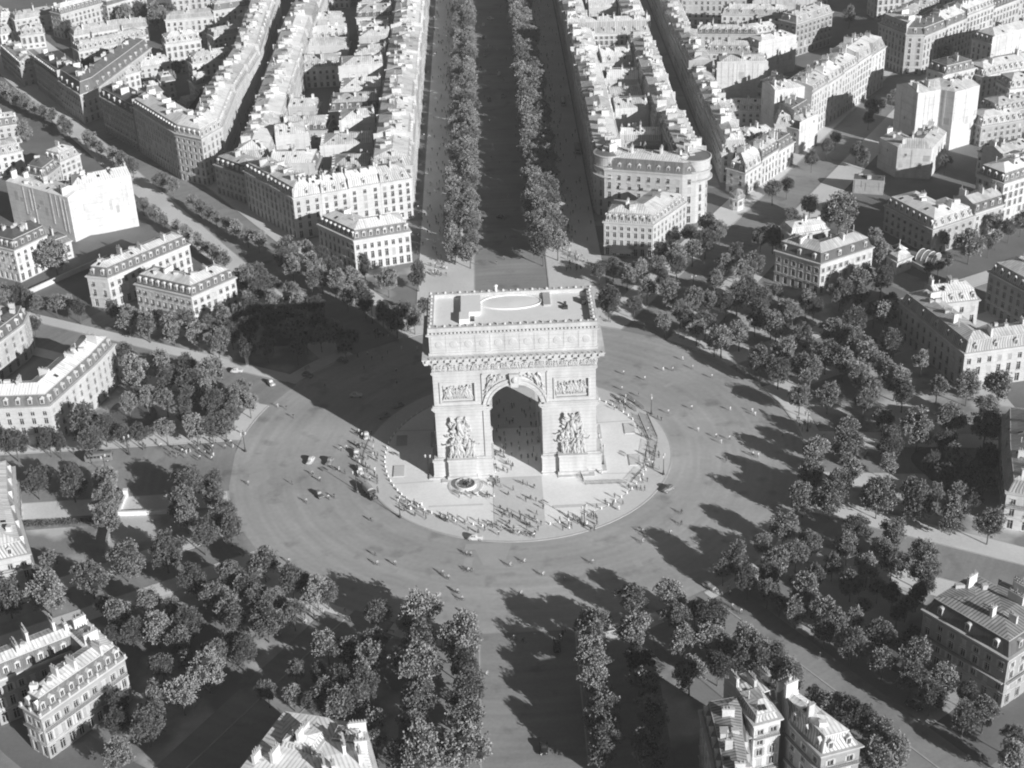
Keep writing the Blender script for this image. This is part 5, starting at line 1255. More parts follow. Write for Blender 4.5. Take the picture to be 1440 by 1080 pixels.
('thirty-fifth person',18,'p',38.4,-10.4),
('thirty-sixth person',18,'p',38.5,-7.7),
('thirty-seventh person',18,'p',39.1,8.2),
('thirty-eighth person',18,'p',39.3,-4.4),
('thirty-ninth person',18,'p',39.4,3.6),
('fortieth person',18,'p',40.0,-13.2),
('forty-first person',18,'p',40.0,-1.9),
('forty-second person',18,'p',40.6,-6.8),
('forty-third person',18,'p',40.7,-5.3),
('forty-fourth person',18,'p',41.1,2.0),
('first person',19,'p',-6.3,-17.0),
('second person',19,'p',-5.4,-29.4),
('third person',19,'p',-3.5,-30.9),
('fourth person',19,'p',-3.0,-22.7),
('fifth person',19,'p',-1.6,-20.5),
('sixth person',19,'p',1.2,-17.7),
('seventh person',19,'p',1.7,-26.2),
('eighth person',19,'p',2.4,-18.3),
('ninth person',19,'p',3.1,-25.3),
('tenth person',19,'p',4.3,-19.8),
('eleventh person',19,'p',4.5,-26.3),
('twelfth person',19,'p',6.3,-30.2),
('first person',20,'p',12.9,-34.4),
('second person',20,'p',13.0,-34.1),
('third person',20,'p',12.8,-38.7),
('fourth person',20,'p',12.8,-40.2),
('fifth person',20,'p',14.2,-36.3),
('sixth person',20,'p',15.3,-37.9),
('seventh person',20,'p',15.9,-37.4),
('eighth person',20,'p',16.5,-35.8),
('ninth person',20,'p',16.5,-36.6),
('tenth person',20,'p',17.6,-38.7),
('eleventh person',20,'p',18.5,-41.5),
('twelfth person',20,'p',19.6,-40.5),
('thirteenth person',20,'p',19.5,-41.1),
('fourteenth person',20,'p',20.2,-35.7),
('fifteenth person',20,'p',20.4,-38.9),
('sixteenth person',20,'p',20.5,-36.9),
('first person',21,'p',-5.7,11.4),
('second person',21,'p',-5.2,27.6),
('third person',21,'p',-5.0,19.5),
('fourth person',21,'p',-5.1,13.6),
('fifth person',21,'p',-4.7,19.7),
('sixth person',21,'p',-4.5,28.7),
('seventh person',21,'p',-5.0,6.8),
('eighth person',21,'p',-4.6,6.2),
('ninth person',21,'p',-4.3,2.5),
('tenth person',21,'p',-3.9,2.0),
('eleventh person',21,'p',-3.3,23.0),
('twelfth person',21,'p',-3.5,9.3),
('thirteenth person',21,'p',-3.2,14.7),
('fourteenth person',21,'p',-3.3,5.6),
('fifteenth person',21,'p',-3.3,1.7),
('sixteenth person',21,'p',-3.1,3.5),
('seventeenth person',21,'p',-2.6,17.2),
('eighteenth person',21,'p',-1.9,25.9),
('nineteenth person',21,'p',-2.6,-5.9),
('twentieth person',21,'p',-1.7,15.6),
('twenty-first person',21,'p',-1.5,3.0),
('twenty-second person',21,'p',-1.0,17.0),
('twenty-third person',21,'p',-0.8,26.9),
('twenty-fourth person',21,'p',-0.7,24.8),
('twenty-fifth person',21,'p',-0.6,18.0),
('twenty-sixth person',21,'p',-0.7,16.0),
('twenty-seventh person',21,'p',-0.1,25.7),
('twenty-eighth person',21,'p',0.5,10.0),
('twenty-ninth person',21,'p',0.6,1.4),
('thirtieth person',21,'p',0.6,3.4),
('thirty-first person',21,'p',1.1,8.8),
('thirty-second person',21,'p',0.8,0.5),
('thirty-third person',21,'p',1.4,12.0),
('thirty-fourth person',21,'p',1.2,-4.0),
('thirty-fifth person',21,'p',2.2,22.3),
('thirty-sixth person',21,'p',2.9,21.4),
('thirty-seventh person',21,'p',3.3,19.2),
('thirty-eighth person',21,'p',3.2,8.6),
('thirty-ninth person',21,'p',3.2,3.3),
('fortieth person',21,'p',3.3,3.8),
('forty-first person',21,'p',3.1,-3.8),
('forty-second person',21,'p',3.1,-7.1),
('forty-third person',21,'p',4.8,28.1),
('forty-fourth person',21,'p',4.7,23.9),
('forty-fifth person',21,'p',4.4,9.6),
('forty-sixth person',21,'p',4.7,14.2),
('forty-seventh person',21,'p',4.8,18.8),
('forty-eighth person',21,'p',5.2,28.6),
('forty-ninth person',21,'p',4.6,4.7),
('fiftieth person',21,'p',4.4,-3.5),
('fifty-first person',21,'p',4.9,8.7),
('fifty-second person',21,'p',4.8,-0.5),
('fifty-third person',21,'p',5.9,19.6),
('fifty-fourth person',21,'p',6.1,13.4),
('fifty-fifth person',21,'p',6.2,14.5),
('fifty-sixth person',21,'p',5.4,-5.5),
('fifty-seventh person',21,'p',5.7,-3.9),
('fifty-eighth person',21,'p',6.3,5.6),
('fifty-ninth person',21,'p',6.4,5.2),
('sixtieth person',21,'p',6.4,4.4),
('first person',22,'p',8.3,-10.4),
('second person',22,'p',8.5,-9.3),
('third person',22,'p',9.0,-10.7),
('fourth person',22,'p',9.4,-10.0),
('fifth person',22,'p',10.7,-9.4),
('sixth person',22,'p',11.1,-11.0),
('seventh person',22,'p',13.2,-10.1),
('eighth person',22,'p',13.9,-9.9),
('first person',23,'p',-102.0,8.2),
('second person',23,'p',-101.2,5.4),
('third person',23,'p',-101.3,10.1),
('fourth person',23,'p',-99.7,5.0),
('fifth person',23,'p',-100.1,9.3),
('sixth person',23,'p',-99.2,6.1),
('seventh person',23,'p',-98.4,7.7),
('eighth person',23,'p',-97.2,4.8),
('ninth person',23,'p',-97.8,9.3),
('tenth person',23,'p',-97.1,7.0),
('eleventh person',23,'p',-96.7,8.3),
('twelfth person',23,'p',-96.1,7.5),
('first person',24,'p',-93.3,3.2),
('second person',24,'p',-93.6,8.0),
('third person',24,'p',-92.6,3.6),
('fourth person',24,'p',-92.3,5.6),
('fifth person',24,'p',-91.4,6.1),
('sixth person',24,'p',-90.6,9.3),
('seventh person',24,'p',-89.8,6.4),
('eighth person',24,'p',-89.9,8.2),
('ninth person',24,'p',-89.0,2.8),
('tenth person',24,'p',-89.6,7.4),
('eleventh person',24,'p',-89.6,9.2),
('twelfth person',24,'p',-88.8,4.8),
('first person',25,'p',-45.7,79.7),
('second person',25,'p',-45.5,80.3),
('third person',25,'p',-45.3,79.5),
('fourth person',25,'p',-44.9,75.4),
('fifth person',25,'p',-44.6,80.2),
('sixth person',25,'p',-44.2,76.6),
('seventh person',25,'p',-43.7,74.0),
('eighth person',25,'p',-43.8,76.3),
('ninth person',25,'p',-43.6,78.1),
('tenth person',25,'p',-42.4,76.8),
('first person',26,'p',-40.7,75.5),
('second person',26,'p',-38.9,81.1),
('third person',26,'p',-38.6,80.1),
('fourth person',26,'p',-37.9,78.5),
('fifth person',26,'p',-37.7,77.6),
('sixth person',26,'p',-36.3,79.0),
('seventh person',26,'p',-36.0,80.2),
('eighth person',26,'p',-35.2,80.5),
('ninth person',26,'p',-35.1,79.8),
('tenth person',26,'p',-35.0,79.8),
('eleventh person',26,'p',-34.5,80.6),
('twelfth person',26,'p',-33.2,77.9),
('first person',27,'p',76.8,40.3),
('second person',27,'p',77.6,41.8),
('third person',27,'p',77.8,41.4),
('fourth person',27,'p',77.5,38.3),
('fifth person',27,'p',79.9,38.9),
('sixth person',27,'p',80.6,41.8),
('seventh person',27,'p',80.6,35.2),
('eighth person',27,'p',82.3,34.3),
('ninth person',27,'p',83.1,33.0),
('tenth person',27,'p',85.2,41.1),
('eleventh person',27,'p',84.3,35.5),
('twelfth person',27,'p',85.5,37.2),
('first person',28,'p',83.7,10.7),
('second person',28,'p',84.2,10.3),
('third person',28,'p',83.8,6.9),
('fourth person',28,'p',85.2,7.8),
('fifth person',28,'p',85.5,7.4),
('sixth person',28,'p',86.7,13.2),
('seventh person',28,'p',86.0,6.6),
('eighth person',28,'p',87.2,8.0),
('ninth person',28,'p',88.2,7.9),
('tenth person',28,'p',88.9,6.3),
('first person',29,'p',-55.5,-68.6),
('second person',29,'p',-54.6,-75.9),
('third person',29,'p',-54.6,-75.3),
('fourth person',29,'p',-54.8,-73.4),
('fifth person',29,'p',-54.3,-75.7),
('sixth person',29,'p',-53.6,-75.6),
('seventh person',29,'p',-53.9,-71.3),
('eighth person',29,'p',-53.8,-71.0),
('ninth person',29,'p',-52.8,-72.0),
('tenth person',29,'p',-52.5,-73.4),
('eleventh person',29,'p',-52.7,-68.4),
('twelfth person',29,'p',-51.6,-74.8),
('thirteenth person',29,'p',-50.9,-72.0),
('fourteenth person',29,'p',-50.4,-71.7),
('first person',30,'p',-114.5,18.0),
('second person',30,'p',-110.7,12.4),
('third person',30,'p',-107.3,14.1),
('fourth person',30,'p',-105.4,11.4),
('fifth person',30,'p',-98.4,17.5),
('sixth person',30,'p',-97.8,15.9),
('seventh person',30,'p',-94.7,15.2),
('eighth person',30,'p',-93.7,11.7),
('ninth person',30,'p',-89.3,12.4),
('tenth person',30,'p',-89.4,15.8),
('eleventh person',30,'p',-86.0,9.0),
('twelfth person',30,'p',-83.7,9.2),
('first person',31,'p',6.2,-87.0),
('second person',31,'p',6.4,-87.7),
('third person',31,'p',7.2,-88.9),
('fourth person',31,'p',7.9,-85.9),
('fifth person',31,'p',8.1,-86.6),
('sixth person',31,'p',8.2,-85.1),
('seventh person',31,'p',8.6,-83.8),
('eighth person',31,'p',8.6,-84.9),
('ninth person',31,'p',9.3,-83.7)]
PATCHES = [[(-12.5,-47.0),(-3.1,-46.5),(-5.1,-54.9),(-10.3,-54.5)],[(-14.9,-44.6),(-2.6,-44.9),(-3.3,-47.8),(-15.3,-47.2)],[(-15.3,-51.0),(-12.9,-51.1),(-13.4,-54.8),(-15.6,-54.7)],[(-77.2,-5.8),(-72.2,-3.1),(-70.9,-7.8),(-74.4,-12.3),(-76.2,-11.1)],[(-72.4,35.0),(-68.0,42.7),(-67.1,39.5),(-71.0,36.7)],[(46.5,35.2),(51.9,39.2),(52.4,37.8),(47.3,34.2)],[(52.5,24.4),(55.7,25.5),(55.6,23.7),(52.8,23.5)],[(48.7,15.0),(52.1,16.4),(52.1,14.7),(49.1,14.5)],[(-42.5,-24.2),(-40.7,-23.7),(-40.0,-25.8),(-41.7,-26.4)],[(52.4,-7.8),(55.4,-8.8),(53.8,-14.3),(51.5,-13.3)],[(16.5,-41.5),(19.9,-40.7),(20.5,-43.1),(17.8,-44.2)],[(-11.3,-80.4),(-8.3,-80.1),(-8.4,-84.2),(-10.6,-84.0)],[(49.8,8.3),(58.1,10.4),(59.1,5.4),(49.8,3.8)],[(-48.6,-29.0),(-46.7,-28.8),(-46.8,-30.5),(-48.7,-30.7)],[(28.1,-55.2),(30.0,-54.4),(30.9,-57.9),(29.2,-58.1)],[(47.2,61.1),(50.2,60.8),(49.1,57.5),(46.5,58.7)],[(1.8,-47.8),(2.7,-47.6),(2.7,-49.2),(1.7,-49.4)],[(-79.1,1.3),(-77.1,1.9),(-76.7,-0.5),(-78.6,-1.1)],[(-62.7,4.6),(-60.5,6.0),(-59.6,3.2),(-62.1,2.6)],[(63.2,9.2),(66.4,9.7),(66.3,6.4),(63.3,5.9)],[(78.2,16.2),(83.7,11.5),(82.5,7.5),(77.7,11.2)],[(15.7,-78.5),(22.9,-76.2),(23.1,-77.9),(15.9,-80.1)],[(-32.4,-54.3),(-26.8,-58.4),(-27.5,-60.2),(-32.9,-56.2)],[(44.9,-27.3),(50.2,-24.2),(50.7,-27.8),(45.6,-30.9)]]
LAMPS = [(41.1,18.2),(-25.4,-10.0),(17.0,-38.9),(-32.8,-30.9),(40.9,-15.5),(-45.5,-16.5),(23.7,-2.3),(24.4,-9.2),(85.5,4.4),(-46.6,87.0),(64.6,99.8),(-79.9,7.2),(-114.2,8.1),(62.0,-75.6),(86.9,-32.5),(-118.8,-2.4),(125.2,103.4),(87.0,-8.7)]
CARS = [('c',-5.0,439.7,0),('c',-5.2,415.7,0),('c',-4.4,393.9,0),('c',-4.8,384.2,0),('c',-0.9,451.7,60),('c',-7.6,363.2,0),('c',1.8,352.7,0),('c',-3.6,314.5,0),('c',2.9,318.9,0),('c',-0.9,172.5,60),('b',30.8,304.9,0),('b',33.4,242.7,0),('c',-54.9,60.3,60),('c',-65.5,51.3,60),('c',-55.9,-18.5,30),('c',-59.9,-0.3,-15),('c',-54.3,-1.2,-15),('c',-44.5,12.3,8),('c',-46.9,2.5,8),('c',-45.1,-6.9,8),('t',-41.5,-19.3,27),('b',-122.5,5.7,94),('c',-12.4,-42.8,85),('c',46.2,-68.1,38),('c',-49.1,37.0,85),('c',-35.7,29.6,-55),('c',-39.8,23.5,-55),('c',-76.8,47.2,27),('c',6.9,-89.3,0),('c',2.2,-123.7,0),('c',85.7,-115.4,38),('c',41.4,-23.5,-50),('c',-88.9,56.2,85),('b',173.0,252.1,-31),('c',98.6,-9.7,-31)]
PITS = [(-33.8,8.9),(-34.0,-7.8),(33.7,10.1),(33.5,-7.3)]
BARRIER_PATH = [(17.1,-10.5),(18.4,-18.8),(31.3,-19.1),(35.7,-12.0),(38.7,3.2),(36.8,19.8),(32.2,28.9)]
TOMB = (-14.9, -16.8)
SUN_E, SKY_S, EXPOSURE, HAZE = 6.0, .030, 0.12, 0.00013
rnd = random.Random(5)
COL = bpy.context.scene.collection
SC = bpy.context.scene
ORD = 'first second third fourth fifth sixth seventh eighth ninth tenth'.split()

# ------------------------------------------------------------------ materials
def mat(name, v, rough=.85, amp=.12, scale=.35, amp2=.08, scale2=3.0, bump=0, rnd_obj=0.0, spec=.3, extra=None):
    m = bpy.data.materials.new(name); m.use_nodes = True
    nt = m.node_tree; N = nt.nodes; L = nt.links
    b = N['Principled BSDF']; b.inputs['Roughness'].default_value = rough
    b.inputs['Specular IOR Level'].default_value = spec
    geo = N.new('ShaderNodeNewGeometry')
    def nz(s, d=4):
        n = N.new('ShaderNodeTexNoise'); n.inputs['Scale'].default_value = s; n.inputs['Detail'].default_value = d
        L.new(geo.outputs['Position'], n.inputs['Vector']); return n.outputs['Fac']
    def M(op, a, c):
        n = N.new('ShaderNodeMath'); n.operation = op
        for i, q in enumerate((a, c)):
            if isinstance(q, (int, float)): n.inputs[i].default_value = q
            else: L.new(q, n.inputs[i])
        return n.outputs[0]
    f1 = M('MULTIPLY', M('SUBTRACT', nz(scale), .5), amp * 4)
    f2 = M('MULTIPLY', M('SUBTRACT', nz(scale2, 3), .5), amp2 * 4)
    f = M('ADD', M('ADD', f1, f2), 1.0)
    if rnd_obj:
        oi = N.new('ShaderNodeObjectInfo')
        f = M('MULTIPLY', f, M('ADD', M('MULTIPLY', M('SUBTRACT', oi.outputs['Random'], .5), 2 * rnd_obj), 1.0))
    val = M('MULTIPLY', f, v)
    if extra: val = extra(N, L, M, geo, val, nz)
    val = M('MAXIMUM', M('MINIMUM', val, .9), .004)
    cr = N.new('ShaderNodeCombineColor')
    for i in range(3): L.new(val, cr.inputs[i])
    L.new(cr.outputs[0], b.inputs['Base Color'])
    if bump:
        bp = N.new('ShaderNodeBump'); bp.inputs['Strength'].default_value = bump; bp.inputs['Distance'].default_value = .15
        L.new(nz(scale2 * 1.5, 4), bp.inputs['Height']); L.new(bp.outputs[0], b.inputs['Normal'])
    return m

def seams(pitch, dark):
    def ex(N, L, M, geo, val, nz):
        uv = N.new('ShaderNodeUVMap'); sp = N.new('ShaderNodeSeparateXYZ'); L.new(uv.outputs[0], sp.inputs[0])
        fr = M('FRACT', M('DIVIDE', sp.outputs[0], pitch), 0)
        line = M('LESS_THAN', fr, .42)
        wn = N.new('ShaderNodeTexWhiteNoise'); wn.noise_dimensions = '2D'
        cb = N.new('ShaderNodeCombineXYZ'); L.new(M('FLOOR', M('DIVIDE', sp.outputs[0], pitch * 1.0), 0), cb.inputs[0]); L.new(M('FLOOR', M('DIVIDE', sp.outputs[1], 2.4), 0), cb.inputs[1])
        L.new(cb.outputs[0], wn.inputs[0])
        v = M('MULTIPLY', val, M('ADD', M('MULTIPLY', wn.outputs['Value'], .35), .8))
        return M('MULTIPLY', v, M('SUBTRACT', 1.0, M('MULTIPLY', line, dark)))
    return ex

def courses(h, dark, streak=.2):
    def ex(N, L, M, geo, val, nz):
        sp = N.new('ShaderNodeSeparateXYZ'); L.new(geo.outputs['Position'], sp.inputs[0])
        line = M('LESS_THAN', M('FRACT', M('DIVIDE', sp.outputs[2], h), 0), .12)
        # rain streaks: noise stretched down the wall
        mp = N.new('ShaderNodeMapping'); mp.inputs['Scale'].default_value = (.5, .5, .06); L.new(geo.outputs['Position'], mp.inputs[0])
        n = N.new('ShaderNodeTexNoise'); n.inputs['Scale'].default_value = 1.0; n.inputs['Detail'].default_value = 3; L.new(mp.outputs[0], n.inputs['Vector'])
        v = M('MULTIPLY', val, M('ADD', M('MULTIPLY', n.outputs['Fac'], streak * 1.6), 1 - streak * .8))
        return M('MULTIPLY', v, M('SUBTRACT', 1.0, M('MULTIPLY', line, dark)))
    return ex

def asphalt_extra(N, L, M, geo, val, nz):
    # worn tracks and repairs: stretched noise round the square
    mp = N.new('ShaderNodeMapping'); mp.inputs['Scale'].default_value = (.02, .05, 1); L.new(geo.outputs['Position'], mp.inputs[0])
    n = N.new('ShaderNodeTexNoise'); n.inputs['Scale'].default_value = 1; n.inputs['Detail'].default_value = 5; L.new(mp.outputs[0], n.inputs['Vector'])
    sp = N.new('ShaderNodeSeparateXYZ'); L.new(geo.outputs['Position'], sp.inputs[0])
    rr = N.new('ShaderNodeVectorMath'); rr.operation = 'LENGTH'; L.new(geo.outputs['Position'], rr.inputs[0])
    cb = N.new('ShaderNodeCombineXYZ'); L.new(M('MULTIPLY', rr.outputs['Value'], .45), cb.inputs[0]); L.new(M('MULTIPLY', M('ARCTAN2', sp.outputs[1], sp.outputs[0]), 2.0), cb.inputs[1])
    t = N.new('ShaderNodeTexNoise'); t.inputs['Scale'].default_value = 1.0; t.inputs['Detail'].default_value = 4; L.new(cb.outputs[0], t.inputs['Vector'])
    v = M('MULTIPLY', val, M('ADD', M('MULTIPLY', n.outputs['Fac'], .7), .65))
    blot = M('MULTIPLY', M('MAXIMUM', M('SUBTRACT', nz(.14, 6), .58), 0), 2.2)      # oil and damp stains
    v = M('MULTIPLY', v, M('SUBTRACT', 1.0, M('MINIMUM', blot, .3)))
    return M('MULTIPLY', v, M('ADD', M('MULTIPLY', t.outputs['Fac'], .5), .75))

def ground_extra(N, L, M, geo, val, nz):
    g = M('MULTIPLY', M('SUBTRACT', nz(.045, 5), .46), 9.0)
    k = M('MAXIMUM', M('MINIMUM', g, 1.0), 0.0)          # 1: bare sand, 0: lawn
    return M('MULTIPLY', val, M('ADD', M('MULTIPLY', k, .55), .45))

A = {}
A['arch'] = mat('arch_limestone', .52, .85, .10, .2, .07, 2.0, .15, extra=courses(1.15, .2, .34))
A['arch_carved'] = mat('arch_carved_stone', .50, .9, .10, .8, .14, 5.0, .3)
A['wall0'] = mat('pale_facade_stone', .54, .85, .11, .15, .08, 1.6, rnd_obj=.10, extra=courses(1.6, .12))
A['wall1'] = mat('buff_facade_stone', .47, .85, .12, .15, .09, 1.6, rnd_obj=.12, extra=courses(1.6, .14))
A['wall2'] = mat('dark_facade_stone', .33, .85, .09, .15, .06, 2.0, rnd_obj=.12, extra=courses(1.6, .14))  # darkest of the facade stone tones
A['wall3'] = mat('whitewashed_render', .60, .9, .13, .16, .10, .9, rnd_obj=.08, extra=courses(3.2, .10, .22))
A['wall4'] = mat('grey_rubble_render', .36, .9, .12, .4, .14, 2.5, extra=courses(3.2, .12, .2))
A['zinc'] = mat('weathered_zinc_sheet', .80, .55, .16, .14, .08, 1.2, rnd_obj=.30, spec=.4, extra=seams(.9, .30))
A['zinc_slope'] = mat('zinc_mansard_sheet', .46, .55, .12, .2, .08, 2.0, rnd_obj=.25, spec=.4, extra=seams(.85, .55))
A['slate'] = mat('dark_roof_slate', .15, .6, .10, .4, .10, 3.0, rnd_obj=.3, extra=seams(.45, .25))
A['chimney'] = mat('rendered_chimney', .58, .9, .12, .6, .1, 3.0, rnd_obj=.25)
A['pot'] = mat('clay_chimney_pot', .30, .9)
A['pane'] = mat('dark_window_glass', .035, .12, .2, .3, .1, 2.0, spec=.5)
A['joinery'] = mat('painted_window_joinery', .55, .6)
A['shutter'] = mat('louvred_shutter', .42, .7, rnd_obj=.25)
A['iron'] = mat('painted_iron', .05, .5)
A['asphalt'] = mat('worn_asphalt', .385, .85, .10, .03, .07, .8, .1, extra=asphalt_extra)
A['asphalt2'] = mat('newer_asphalt_repair', .42, .85, .08, .2, .06, 1.5, rnd_obj=.2)
A['setts'] = mat('stone_sett_roadway', .28, .85, .14, .06, .08, 1.2, .1, extra=asphalt_extra)
A['pave'] = mat('pale_flagstone_paving', .66, .85, .12, .1, .06, 1.0)
A['pave_side'] = mat('tarred_footway', .64, .85, .12, .06, .07, 1.5)
A['ring'] = mat('island_flagstones', .60, .85, .07, .08, .06, 1.2)
A['terre'] = mat('island_pale_stone', .82, .85, .07, .08, .06, 1.4)
A['deck'] = mat('pale_terrace_paving', .80, .85, .04, .3, .04, 2.0)  # paler than the arch stone below
A['kerb'] = mat('granite_kerb', .44, .8)
A['sand'] = mat('garden_sand_and_lawn', .52, .95, .10, .15, .08, 2.0, .1, extra=ground_extra)
A['yard'] = mat('courtyard_paving', .18, .9, .22, .06, .08, 1.2)
A['grass'] = mat('mown_lawn', .12, .95, .12, .3, .15, 4.0)
A['leaf'] = mat('plane_foliage', .22, .55, .16, .3, .45, 1.6, rnd_obj=.42, spec=.35)
A['leaf_core'] = mat('painted_shade_foliage', .022, .8)  # near-black: shade inside the crowns put into the colour
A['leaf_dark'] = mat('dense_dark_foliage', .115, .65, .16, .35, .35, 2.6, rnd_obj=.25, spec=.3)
A['bark'] = mat('grey_bark', .12, .9, .1, 2.0)
A['white'] = mat('white_painted_stone', .75, .8)
A['dark'] = mat('dark_cloth', .035, .9, rnd_obj=.5)
A['mid'] = mat('grey_cloth', .16, .9, rnd_obj=.5)
A['light'] = mat('pale_cloth', .62, .9, rnd_obj=.2)
A['skin'] = mat('skin', .38, .7)
A['hair'] = mat('dark_hair', .03, .6)
A['carblack'] = mat('black_car_lacquer', .03, .25, .05, 1, .02, 5, spec=.6)
A['cargrey'] = mat('grey_car_lacquer', .22, .35, .05, 1, .02, 5, rnd_obj=.4, spec=.5)
A['carpale'] = mat('pale_car_lacquer', .55, .35, .05, 1, .02, 5, spec=.5)
A['canvas'] = mat('lorry_canvas', .36, .95, .12, 1.5)
A['tyre'] = mat('black_tyre', .02, .9)
A['glass'] = mat('greenhouse_glass', .30, .2, .1, 1.0, .1, 3, spec=.6)

# ------------------------------------------------------------------ mesh helpers
class MB:
    def __init__(s): s.v = []; s.f = []; s.m = []; s.uv = []; s.hasuv = False
    def face(s, pts, m=0, uv=None):
        i = len(s.v); s.v.extend([tuple(q) for q in pts]); s.f.append(tuple(range(i, i + len(pts)))); s.m.append(m)
        if uv: s.hasuv = True
        s.uv.append(uv)
    def box(s, x0, x1, y0, y1, z0, z1, m=0):
        s.hexa([(x0, y0), (x1, y0), (x1, y1), (x0, y1)], z0, z1, m)
    def hexa(s, poly, z0, z1, m=0, top=True, bot=True, mtop=None):
        n = len(poly)
        for i in range(n):
            a, b = poly[i], poly[(i + 1) % n]
            s.face([(a[0], a[1], z0), (b[0], b[1], z0), (b[0], b[1], z1), (a[0], a[1], z1)], m)
        if top: s.face([(q[0], q[1], z1) for q in poly], m if mtop is None else mtop)
        if bot: s.face([(q[0], q[1], z0) for q in reversed(poly)], m)
    def obox(s, c, d, l, w, z0, z1, m=0):
        """box centred at c=(x,y), length l along unit d, width w across"""
        n = (-d[1], d[0]); P = []
        for a, b in ((-1, -1), (1, -1), (1, 1), (-1, 1)):
            P.append((c[0] + d[0] * a * l / 2 + n[0] * b * w / 2, c[1] + d[1] * a * l / 2 + n[1] * b * w / 2))
        s.hexa(P, z0, z1, m)
    def frustum(s, c, w0, d0, w1, d1, z0, z1, m=0):
        a = [(c[0] + i * w0 / 2, c[1] + j * d0 / 2, z0) for i, j in ((-1, -1), (1, -1), (1, 1), (-1, 1))]
        b = [(c[0] + i * w1 / 2, c[1] + j * d1 / 2, z1) for i, j in ((-1, -1), (1, -1), (1, 1), (-1, 1))]
        for i in range(4): s.face([a[i], a[(i + 1) % 4], b[(i + 1) % 4], b[i]], m)
        s.face(b, m); s.face(a[::-1], m)
    def tube(s, pts, rad, n=6, m=0, cap=True):
        pts = [Vector(q) for q in pts]; rings = []
        for i, q in enumerate(pts):
            t = (pts[min(i + 1, len(pts) - 1)] - pts[max(i - 1, 0)]).normalized()
            u = t.cross(Vector((0, 0, 1)))
            if u.length < .05: u = t.cross(Vector((0, 1, 0)))
            u.normalize(); w = t.cross(u)
            r = rad[i] if isinstance(rad, (list, tuple)) else rad
            rings.append([q + (u * cos(2 * pi * k / n) + w * sin(2 * pi * k / n)) * r for k in range(n)])
        for i in range(len(rings) - 1):
            for k in range(n): s.face([rings[i][k], rings[i][(k + 1) % n], rings[i + 1][(k + 1) % n], rings[i + 1][k]], m)
        if cap: s.face(rings[0][::-1], m); s.face(rings[-1], m)
    def lathe(s, c, prof, n=12, m=0):
        for i in range(len(prof) - 1):
            r0, z0 = prof[i]; r1, z1 = prof[i + 1]
            for k in range(n):
                a, b = 2 * pi * k / n, 2 * pi * (k + 1) / n
                q = [(c[0] + r0 * cos(a), c[1] + r0 * sin(a), z0), (c[0] + r0 * cos(b), c[1] + r0 * sin(b), z0), (c[0] + r1 * cos(b), c[1] + r1 * sin(b), z1), (c[0] + r1 * cos(a), c[1] + r1 * sin(a), z1)]
                if r0 < 1e-4: q = [q[0], q[2], q[3]]
                elif r1 < 1e-4: q = q[:3]
                s.face(q, m)
    def blob(s, c, r, m=0, n=7, rings=4):
        c = Vector(c); r = (r, r, r) if isinstance(r, (int, float)) else r
        P = [[(c.x + r[0] * sin(pi * i / rings) * cos(2 * pi * k / n), c.y + r[1] * sin(pi * i / rings) * sin(2 * pi * k / n), c.z + r[2] * cos(pi * i / rings)) for k in range(n)] for i in range(rings + 1)]
        for i in range(rings):
            for k in range(n):
                q = [P[i + 1][k], P[i + 1][(k + 1) % n], P[i][(k + 1) % n], P[i][k]]
                if i == 0: q = q[:3]
                elif i == rings - 1: q = [q[0], q[2], q[3]]
                s.face(q, m)
    def mesh(s, name, mats, smooth=False):
        me = bpy.data.meshes.new(name); me.from_pydata(s.v, [], s.f)
        for q in mats: me.materials.append(A[q] if isinstance(q, str) else q)
        me.polygons.foreach_set('material_index', s.m)
        if s.hasuv:
            uvl = me.uv_layers.new(name='UVMap'); flat = []
            for f, uv in zip(s.f, s.uv):
                for k in range(len(f)): flat.extend(uv[k] if uv else (0, 0))
            uvl.data.foreach_set('uv', flat)
        if smooth: me.polygons.foreach_set('use_smooth', [True] * len(s.f))
        me.update(); return me
    def build(s, name, mats, parent=None, smooth=False, loc=None):
        return link(name, s.mesh(name, mats, smooth), parent, loc)

def link(name, data, parent=None, loc=None, rz=0):
    o = bpy.data.objects.new(name, data); COL.objects.link(o)
    if parent: o.parent = parent
    if loc: o.location = loc
    if rz: o.rotation_euler = (0, 0, rz)
    return o
def tag(o, label, cat, group=None, kind=None):
    o['label'] = label; o['category'] = cat
    if group: o['group'] = group
    if kind: o['kind'] = kind
    return o
def thing(name, label, cat, loc=(0, 0, 0), rz=0, group=None):
    o = link(name, None, None, loc, rz); o.empty_display_size = .5
    return tag(o, label, cat, group)
def structure(name, mb, mats):
    o = mb.build(name, mats); o['kind'] = 'structure'; return o
def weld(me, d=.001):
    bm = bmesh.new(); bm.from_mesh(me); bmesh.ops.remove_doubles(bm, verts=bm.verts, dist=d); bm.to_mesh(me); bm.free()

def offset_poly(P, D):
    """P: CCW polygon, D: outward shift of each edge i (P[i] to P[i+1])"""
    n = len(P); out = []
    for i in range(n):
        a, b, c = P[i - 1], P[i], P[(i + 1) % n]
        d0 = Vector((b[0] - a[0], b[1] - a[1])).normalized(); d1 = Vector((c[0] - b[0], c[1] - b[1])).normalized()
        n0 = Vector((d0.y, -d0.x)) * D[i - 1]; n1 = Vector((d1.y, -d1.x)) * D[i]
        den = d0.x * d1.y - d0.y * d1.x
        p0 = Vector(b[:2]) + n0; p1 = Vector(b[:2]) + n1
        if abs(den) < .12: q = (p0 + p1) / 2
        else:
            t = ((p1.x - p0.x) * d1.y - (p1.y - p0.y) * d1.x) / den; q = p0 + d0 * t
        out.append((q.x, q.y))
    return out

